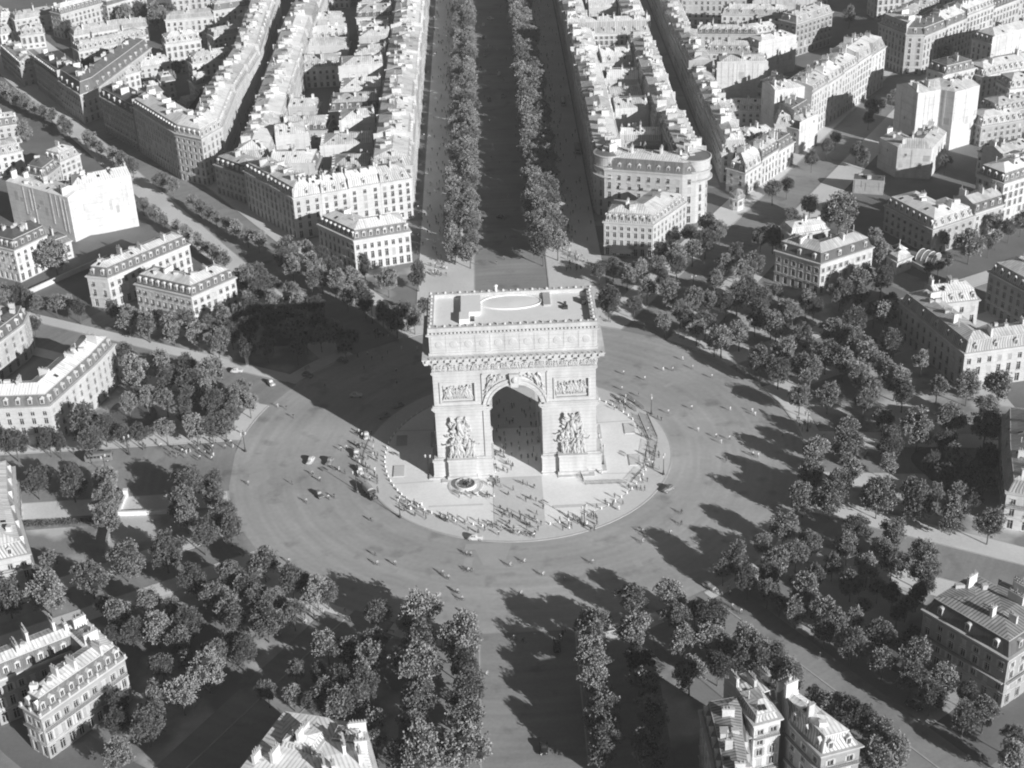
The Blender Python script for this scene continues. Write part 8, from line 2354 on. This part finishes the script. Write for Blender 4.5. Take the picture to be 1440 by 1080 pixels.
o = mb.build('crowd', mts, None, True); tag(o, 'throng of small dark figures filling the island rim and the wide far avenue', 'crowd', None, 'stuff')

# ------------------------------------------------------------------ vehicles
def loft(b, secs, m=0):
    """secs: (y, half width, z bottom, z top, shoulder) along the car; rounded eight-point sections"""
    R_ = []
    for y, w_, zb, zt, sh in secs:
        R_.append([(-w_, y, zb), (w_, y, zb), (w_, y, zb + (zt - zb) * sh), (w_ * .82, y, zt - (zt - zb) * .06), (w_ * .5, y, zt), (-w_ * .5, y, zt), (-w_ * .82, y, zt - (zt - zb) * .06), (-w_, y, zb + (zt - zb) * sh)])
    for i in range(len(R_) - 1):
        for k in range(8): b.face([R_[i][k], R_[i + 1][k], R_[i + 1][(k + 1) % 8], R_[i][(k + 1) % 8]], m)
    b.face(R_[0], m); b.face(R_[-1][::-1], m)
def vwheel(r, w_):
    b = MB(); n = 14
    for (ra, xa), (rb_, xb) in (((r * .55, w_ / 2), (r, w_ / 2)), ((r, w_ / 2), (r, -w_ / 2)), ((r, -w_ / 2), (r * .55, -w_ / 2))):
        for k in range(n):
            t0, t1 = 2 * pi * k / n, 2 * pi * (k + 1) / n; b.face([(xa, ra * cos(t0), ra * sin(t0)), (xb, rb_ * cos(t0), rb_ * sin(t0)), (xb, rb_ * cos(t1), rb_ * sin(t1)), (xa, ra * cos(t1), ra * sin(t1))])
    for s in (1, -1): b.face([(s * w_ * .4, r * .56 * cos(2 * pi * k / n), r * .56 * sin(2 * pi * k / n)) for k in range(n)][::s], 1)
    return b.mesh('wheel', ['tyre', 'joinery'])
VW, TW = vwheel(.34, .18), vwheel(.46, .28)
def car_parts(paint):
    b = MB(); loft(b, [(-2.05, .45, .45, .95, .7), (-1.9, .5, .4, 1.08, .7), (-.75, .66, .38, 1.15, .75), (-.55, .7, .36, 1.16, .8), (.9, .74, .36, 1.16, .8), (1.6, .66, .38, 1.05, .7), (2.05, .5, .42, .75, .6)])
    body = b.mesh('body', [paint], True)
    b = MB(); loft(b, [(-.62, .6, 1.1, 1.16, .5), (-.3, .62, 1.1, 1.62, .55), (.1, .63, 1.1, 1.7, .6), (.8, .62, 1.1, 1.68, .6), (1.35, .55, 1.1, 1.4, .5), (1.6, .45, 1.0, 1.1, .5)]); cabin = b.mesh('cabin', [paint], True)
    b = MB()
    for s in (-1, 1):
        for y0, y1 in ((-.2, .3), (.4, .95)): b.face([(s * .64, y0, 1.2), (s * .64, y1, 1.2), (s * .635, y1, 1.5), (s * .635, y0 + .08, 1.5)][::s])
    b.face([(-.5, -.52, 1.2), (.5, -.52, 1.2), (.46, -.33, 1.56), (-.46, -.33, 1.56)]); b.face([(.35, 1.38, 1.25), (-.35, 1.38, 1.25), (-.35, 1.12, 1.52), (.35, 1.12, 1.52)]); win = b.mesh('window_glass', ['pane'])
    fen = []
    for s in (-1, 1):
        for yc in (-1.35, 1.3):
            b = MB(); b.tube([(s * .7, yc - .62, .42), (s * .72, yc - .4, .68), (s * .73, yc, .8), (s * .72, yc + .4, .68), (s * .7, yc + .66, .4)], [.1, .15, .16, .15, .08], 7); fen.append(('fender', b.mesh('fender', [paint], True)))
        b = MB(); b.box(*sorted((s * .66, s * .86)), -.8, .75, .36, .42); fen.append(('running_board', b.mesh('running_board', [paint])))
    b = MB(); b.blob((0, 0, 0), (.12, .1, .12), 0, 8, 5); hl = b.mesh('headlight', ['joinery'], True)
    return body, cabin, win, fen, hl
CARP = [car_parts('carblack'), car_parts('cargrey'), car_parts('carpale')]
def make_car(loc, rz, k, label, grp):
    t = thing('motor_car', label, 'car', loc, rz, grp); body, cabin, win, fen, hl = CARP[k]
    link('body', body, t); link('cabin', cabin, t); link('window_glass', win, t); [link(n_, m_, t) for n_, m_ in fen]
    for s in (-1, 1):
        link('headlight', hl, t, (s * .5, -1.98, .85))
        for y in (-1.35, 1.3): link('wheel', VW, t, (s * .66, y, .34))
b = MB(); b.box(-1.05, 1.05, -.6, 3.2, .95, 1.15); b.box(-.95, .95, -3.2, -.6, .6, .8); LCH = b.mesh('chassis', ['carblack'])
b = MB(); loft(b, [(-3.2, .55, .7, 1.35, .7), (-2.1, .7, .7, 1.5, .7), (-2.0, .9, .75, 1.6, .8)]); b.box(-.95, .95, -1.99, -.7, .8, 2.15); b.box(-1.0, 1.0, -2.05, -.65, 2.15, 2.24); LCAB = b.mesh('cab', ['cargrey'])
b = MB(); b.face([(-.8, -2.0, 1.62), (.8, -2.0, 1.62), (.8, -2.0, 2.08), (-.8, -2.0, 2.08)])
for s in (-1, 1): b.face([(s * .96, -1.8, 1.55), (s * .96, -.95, 1.55), (s * .96, -.95, 2.05), (s * .96, -1.8, 2.05)][::s])
LWIN = b.mesh('window_glass', ['pane'])
b = MB(); n = 8; pr = [(1.12 * cos(pi * k / n), 2.0 + .75 * sin(pi * k / n)) for k in range(n + 1)]; pr = [(1.12, 1.16)] + pr + [(-1.12, 1.16)]
for k in range(len(pr) - 1):
    for j in range(4):
        y0, y1 = -.55 + j * .94, -.55 + (j + 1) * .94; (xa, za), (xb, zb) = pr[k], pr[k + 1]; b.face([(xa, y0, za), (xa, y1, za), (xb, y1, zb), (xb, y0, zb)])
b.face([(x, -.55, z) for x, z in pr][::1]); b.face([(x, 3.21, z) for x, z in pr][::-1]); LCAN = b.mesh('canvas_cover', ['canvas'])
def make_lorry(loc, rz, label, grp):
    t = thing('lorry', label, 'lorry', loc, rz, grp)
    for nme, me in (('chassis', LCH), ('cab', LCAB), ('window_glass', LWIN), ('canvas_cover', LCAN)): link(nme, me, t)
    for s in (-1, 1):
        for y in (-2.4, 1.0, 2.3): link('wheel', TW, t, (s * .9, y, .46))
b = MB(); loft(b, [(-4.0, 1.05, .6, 2.6, .85), (-3.8, 1.15, .5, 2.8, .85), (3.7, 1.15, .5, 2.8, .85), (4.0, 1.05, .6, 2.6, .85)]); BB = b.mesh('body', ['cargrey'], False)
b = MB()
for s in (-1, 1):
    for k in range(7): y = -3.5 + k * 1.0; b.face([(s * 1.165, y, 1.55), (s * 1.165, y + .8, 1.55), (s * 1.165, y + .8, 2.25), (s * 1.165, y, 2.25)][::s])
b.face([(-.85, -4.02, 1.5), (.85, -4.02, 1.5), (.85, -4.02, 2.3), (-.85, -4.02, 2.3)]); BWN = b.mesh('window_glass', ['pane'])
def make_bus(loc, rz, label, grp):
    t = thing('motor_coach', label, 'coach', loc, rz, grp); link('body', BB, t); link('window_glass', BWN, t)
    for s in (-1, 1):
        for y in (-2.6, 2.4): link('wheel', TW, t, (s * 1.0, y, .46))
cnt = {}
CW = ['black', 'grey', 'pale']
for k, x, y, hd in CARS:
    r = hypot(x, y); where = ('on the wide avenue roadway' if y > 110 and abs(x) < 14 else 'on the right-side footway of the wide avenue' if y > 110 and x > 14 and x < 36 else 'at the island kerb' if r < 50 else 'on the left-side of the square' if x < -35 and r < 86 else 'on the near right-side road' if x > 20 and y < -40 else 'on the near avenue' if y < -85 else 'on the right-side of the square' if r < 90 and x > 0 else 'near the square' if r < 86 else 'on the left-side avenue' if x < 0 else 'at the far right-side avenue')
    pc = 0 if y < -85 else rnd.choice((0, 0, 1, 2)) if y > 110 or r > 90 else rnd.choice((1, 1, 2)); key = (k, where, pc); cnt[key] = cnt.get(key, 0) + 1; o = ORD[cnt[key] - 1]
    loc = (x, y, zground(x, y) if r < 84 else .07)
    if k == 'c': make_car(loc, radians(hd), pc, f"{o} {CW[pc]} rounded motor car counted from the start {where}".replace(' counted from the start', ''), 'motor cars ' + where)
    elif k == 't': make_lorry(loc, radians(hd), f"{o} canvas-topped lorry parked {where}", 'lorries ' + where)
    else: make_bus(loc, radians(hd), f"{o} long boxy coach standing {where}", 'coaches ' + where)

# ------------------------------------------------------------------ street furniture
b = MB()
for k in range(4): b.box(-1, 1, -.25 + k * .13, -.16 + k * .13, .42, .46)
SEAT = b.mesh('seat', ['shutter'])
b = MB()
for k in range(3): b.box(-1, 1, .27 + k * .02, .30 + k * .02, .55 + k * .13, .64 + k * .13)
BACK = b.mesh('backrest', ['shutter'])
b = MB(); b.box(-.04, .04, -.25, .3, .38, .42); b.box(-.04, .04, -.24, -.18, 0, .38); b.box(-.04, .04, .24, .3, 0, .9); LEG = b.mesh('leg', ['iron'])
nb_ = 0
for k in range(40):
    t_ = 2 * pi * (k + .5) / 40
    if open_arc(t_, 87): continue
    t = thing('park_bench', ' '.join(f"{ORD[nb_ % 10]} slatted bench on the rim pavement, in the {ORD[nb_ // 10]} ten counted from the right-side avenue".split()[:16]), 'bench', (86.8 * cos(t_), 86.8 * sin(t_), .15), t_ - pi / 2, 'benches on the rim pavement'); nb_ += 1
    link('seat', SEAT, t); link('backrest', BACK, t); link('leg', LEG, t, (-.8, 0, 0)); link('leg', LEG, t, (.8, 0, 0))
b = MB(); b.lathe((0, 0), [(.24, 0), (.22, .25), (.17, .35), (.14, .62), (.16, .68), (.11, .78), (0, .82)], 10); BOL = b.mesh('bollard', ['white'], True)
k = 0; a = -90.0; q = []
for i in range(92):
    a = 2 * pi * i / 92; x, y = 38.4 * cos(a), 38.4 * sin(a)
    if abs(x) < 7 or (x > 33 and -6 < y < 14): continue
    q.append((atan2(y, x), x, y))
q.sort()
def ordw(i):
    i += 1; T = ['', '', 'twenty', 'thirty', 'forty', 'fifty', 'sixty', 'seventy', 'eighty', 'ninety']; O20 = 'zeroth first second third fourth fifth sixth seventh eighth ninth tenth eleventh twelfth thirteenth fourteenth fifteenth sixteenth seventeenth eighteenth nineteenth'.split()
    if i < 20: return O20[i]
    return T[i // 10][:-1] + 'ieth' if i % 10 == 0 else T[i // 10] + '-' + O20[i % 10]
secn = {}
for a, x, y in q:
    s = 'near left-side' if x < 0 and y < 0 else 'near right-side' if y < 0 else 'far right-side' if x > 0 else 'far left-side'
    n_ = secn.get(s, 0); secn[s] = n_ + 1
    tag(link('bollard', BOL, None, (x, y, .24)), f"{ordw(n_)} white stone bollard round the {s} quarter of the island", 'bollard', 'white bollards ringing the island')
def lamp_meshes():
    b = MB(); b.lathe((0, 0), [(.4, 0), (.36, .5), (.2, .7), (.16, 1.4), (.11, 1.6), (.08, 6.6), (0, 6.7)], 9); post = b.mesh('post', ['iron'], True)
    b = MB(); b.tube([(-.7, 0, 6.4), (-.5, 0, 6.7), (0, 0, 6.5), (.5, 0, 6.7), (.7, 0, 6.4)], .05, 5); arm = b.mesh('bracket', ['iron'])
    b = MB(); b.lathe((0, 0), [(0, -.75), (.16, -.7), (.27, -.1), (.3, 0), (.1, .25), (0, .3)], 8); lan = b.mesh('lantern', ['joinery'])
    return post, arm, lan
LP = lamp_meshes(); LW = ['beside the right-side island rim', 'in the shade of the left-side pier', 'at the near right-side island kerb', 'at the near left-side island kerb', 'beyond the right-side barriers', 'behind the island lorries', 'at the right-side pier', 'beside the right-side pier steps', 'on the right-side pavement of the square', 'in the arch shadow by the wide avenue', 'by the far rim beside the clump', 'on the left-side grove tip', 'on the left-side avenue pavement', 'beside the near right-side road', 'on the pale right-side pavement', 'on the left-side grove kerb', 'by the square hotel', 'under the right-side inner row']
for i, (x, y) in enumerate(LAMPS):
    t = thing('street_lamp', 'tall dark two-armed street lamp ' + LW[i], 'street lamp', (x, y, zground(x, y)), rnd.uniform(0, 3), 'street lamps'); link('post', LP[0], t); link('bracket', LP[1], t); link('lantern', LP[2], t, (-.7, 0, 6.4)); link('lantern', LP[2], t, (.7, 0, 6.4))
b = MB()
for z in (.08, 1.1): b.tube([(-1.15, 0, z), (1.15, 0, z)], .03, 5)
for i in range(12): b.tube([(-1.15 + 2.3 * i / 11, 0, .08), (-1.15 + 2.3 * i / 11, 0, 1.1)], .022, 4)
BARM = b.mesh('railing', ['iron'])
b = MB()
for s in (-1, 1): b.tube([(s * .9, -.35, 0), (s * .9, 0, .35), (s * .9, .35, 0)], .03, 5)
BARF = b.mesh('foot', ['iron'])
n_ = 0
for o_ in (0, 2.6):
    for i in range(len(BARRIER_PATH) - 1):
        p0, p1 = Vector(BARRIER_PATH[i]), Vector(BARRIER_PATH[i + 1]); d = (p1 - p0).normalized(); nn = Vector((d.y, -d.x)) * o_; L = (p1 - p0).length
        if o_ and i < 3: continue
        for k in range(int(L / 2.4)):
            c = p0 + nn + d * (1.2 + 2.4 * k); t = thing('crowd_barrier', f"{ordw(n_)} steel crowd barrier in the {'outer' if o_ else 'inner'} line from the pier", 'barrier', (c.x, c.y, .26), atan2(d.y, d.x), 'crowd barriers round the right-side of the island'); link('railing', BARM, t); link('foot', BARF, t); n_ += 1
for i, (x, y) in enumerate(PITS):
    t = thing('floodlight_pit', ['dark', 'pale', 'shaded', 'sunlit'][i] + ' rectangular floodlight grating set in the island ' + ['beside the left-side pier in the shadow', 'on the near left-side terrace', 'on the far right-side terrace', 'by the near right-side barriers'][i], 'grating', (x, y, .30))
    b = MB(); b.box(-1.6, 1.6, -2.9, 2.9, 0, .14); b.build('kerb_frame', ['ring'], t)
    b = MB()
    for k in range(15): b.box(-1.45, 1.45, -2.75 + k * .38, -2.75 + k * .38 + .2, .14, .2)
    b.build('grille', ['asphalt2'], t)
t = thing('memorial_basin', 'round stone ring holding dark flowers and a flame before the left-side pier', 'memorial', (TOMB[0], TOMB[1], .29))
b = MB(); b.lathe((0, 0), [(5.0, 0), (4.95, .12), (4.2, .14), (4.1, .06), (3.1, .05), (3.0, .8), (2.9, .9), (2.55, .9), (2.45, .4), (0, .35)], 28); b.build('stone_ring', ['ring'], t)
b = MB(); r = random.Random(4)
for k in range(420):
    q, z = r.uniform(0, 2.4) , r.uniform(.35, 1.1); u = r.uniform(0, 6.28); p = Vector((q * cos(u), q * sin(u), z)); d = Vector((r.gauss(0, 1), r.gauss(0, 1), 1)).normalized(); s = d.cross(Vector((1, .3, .2))).normalized() * .14; b.face([p, p + d * .2 + s, p + d * .45, p + d * .2 - s])
b.build('wreaths', ['leaf_dark'], t)
# white parapet of the underpass stair
t = thing('stair_parapet', 'white stone parapet with lamp pillars round the sunken stair on the left-side avenue', 'parapet', (-104, -23, .03), -.02)
b = MB(); b.box(-7.2, 7.2, -1.1, -.5, 0, 1.2); b.box(-7.2, -6.6, -.5, 8.5, 0, 1.2); b.box(6.6, 7.2, -.5, 8.5, 0, 1.2); b.box(-7.35, 7.35, -1.2, -.4, 1.2, 1.35); b.build('parapet_wall', ['white'], t)
for s in (-1, 1): b = MB(); b.box(s * 6.9 - .55, s * 6.9 + .55, 8.0, 9.1, 0, 2.2); b.box(s * 6.9 - .65, s * 6.9 + .65, 7.9, 9.2, 2.2, 2.45); b.build('pillar', ['white'], t)
b = MB(); b.box(-6.6, 6.6, -.49, 8.4, .01, .05); b.build('stair_dark_plate', ['pane'], t)  # flat sheet, the darkness of the sunken stair painted on
# curved retaining wall by the lawn, awning, kiosks, glasshouse
t = thing('glasshouse', 'curved white-ribbed glass porch at the corner of the mansion', 'glasshouse', (150.5, 114.5, 0), .8)
b = MB(); n = 8
for k in range(n):
    a, c = pi * k / n, pi * (k + 1) / n; b.face([(3.6 * cos(a), -3, 2.5 + 2.6 * sin(a)), (3.6 * cos(a), 3, 2.5 + 2.6 * sin(a)), (3.6 * cos(c), 3, 2.5 + 2.6 * sin(c)), (3.6 * cos(c), -3, 2.5 + 2.6 * sin(c))])
b.box(-3.6, 3.6, -3, 3, 0, 2.5); b.face([(3.6 * cos(pi * k / n), -3, 2.5 + 2.6 * sin(pi * k / n)) for k in range(n + 1)]); b.build('glazed_vault', ['glass'], t)
b = MB()
for y in (-3.02, -1, 1, 3.02): b.tube([(3.65 * cos(pi * k / n), y, 2.5 + 2.65 * sin(pi * k / n)) for k in range(n + 1)], .12, 5)
b.build('rib', ['white'], t)
p0 = Vector((43.2, 131.2)); d = Vector((.95, -.26)).normalized()
t = thing('entrance_awning', 'dark glazed awning over the entrance of the cream corner house', 'awning', (p0.x, p0.y, 0), atan2(d.y, d.x))
b = MB(); b.face([(-4.2, -4.2, 4.3), (4.2, -4.2, 4.3), (4.2, -.1, 5.2), (-4.2, -.1, 5.2)]); b.face([(-4.2, -4.2, 4.2), (-4.2, -.1, 5.1), (4.2, -.1, 5.1), (4.2, -4.2, 4.2)]); b.box(-4.3, 4.3, -4.35, -4.2, 3.7, 4.35); b.build('canopy', ['iron'], t)
b = MB()
for s in (-1, 1): b.tube([(s * 4.0, -4.0, 0), (s * 4.0, -4.0, 4.1)], .07, 6)
b.build('post', ['iron'], t)
b = MB(); b.lathe((0, 0), [(.75, 0), (.7, .3), (.6, .35), (.6, 2.7), (.85, 2.8), (.8, 3.0), (.55, 3.5), (.15, 3.9), (0, 4.3)], 10); KB = b.mesh('poster_column', ['wall1'], True)
for (x, y), wd_ in (((-86, 61), 'in the row before the corner hotel'), ((66, 78), 'beside the clump on the far right-side of the square'), ((-20, -87), 'beside the near avenue'), ((88, -22), 'on the right-side rim of the square')):
    tag(link('poster_column', KB, None, (x, y, .1)), 'round pale poster column with domed cap ' + wd_, 'poster column', 'poster columns on the square')
# garden walls
def gwall(label, P, h, m='wall0'):
    b = MB()
    for i in range(len(P) - 1):
        p, q = Vector(P[i]), Vector(P[i + 1]); d = (q - p).normalized(); b.obox((p + q) / 2, d, (q - p).length + .2 - .01 * i, .4, 0, h); b.obox((p + q) / 2, d, (q - p).length + .26 - .01 * i, .56, h, h + .14)
    tag(b.build('garden_wall', [m]), label, 'wall')
gwall('dark curved retaining wall beside the clipped lawn of the hotel', [(-113, -22), (-111.5, -30), (-111, -38), (-110, -44), (-107, -50)], 2.2, 'wall4')
gwall('low pale garden wall below the huge white party wall', [(-176, 118), (-160, 138), (-150, 150)], 1.8)
gwall('low wall and railing round the garden of the dark mansion', [(136, 132), (143, 118), (148, 108)], 1.6)
if HAZE > 0:
    b = MB(); b.box(-700, 700, -420, 1500, -1, 240); o = b.mesh('haze', []); m = bpy.data.materials.new('summer_haze'); m.use_nodes = True; nt = m.node_tree; nt.nodes.remove(nt.nodes['Principled BSDF'])
    v = nt.nodes.new('ShaderNodeVolumePrincipled'); v.inputs['Density'].default_value = HAZE; v.inputs['Color'].default_value = (.92, .92, .92, 1); v.inputs['Anisotropy'].default_value = .1
    nt.links.new(v.outputs[0], nt.nodes['Material Output'].inputs['Volume']); o.materials.append(m); h_ = link('haze', o); tag(h_, 'thin pale summer haze lying over the whole city', 'haze', None, 'stuff')
SC.cycles.pixel_filter_type = 'BLACKMAN_HARRIS'; SC.cycles.filter_width = 2.0      # the soft lens of an old aerial camera
SC.cycles.max_bounces = 6; SC.cycles.diffuse_bounces = 3; SC.cycles.volume_bounces = 0; SC.cycles.volume_step_rate = 4
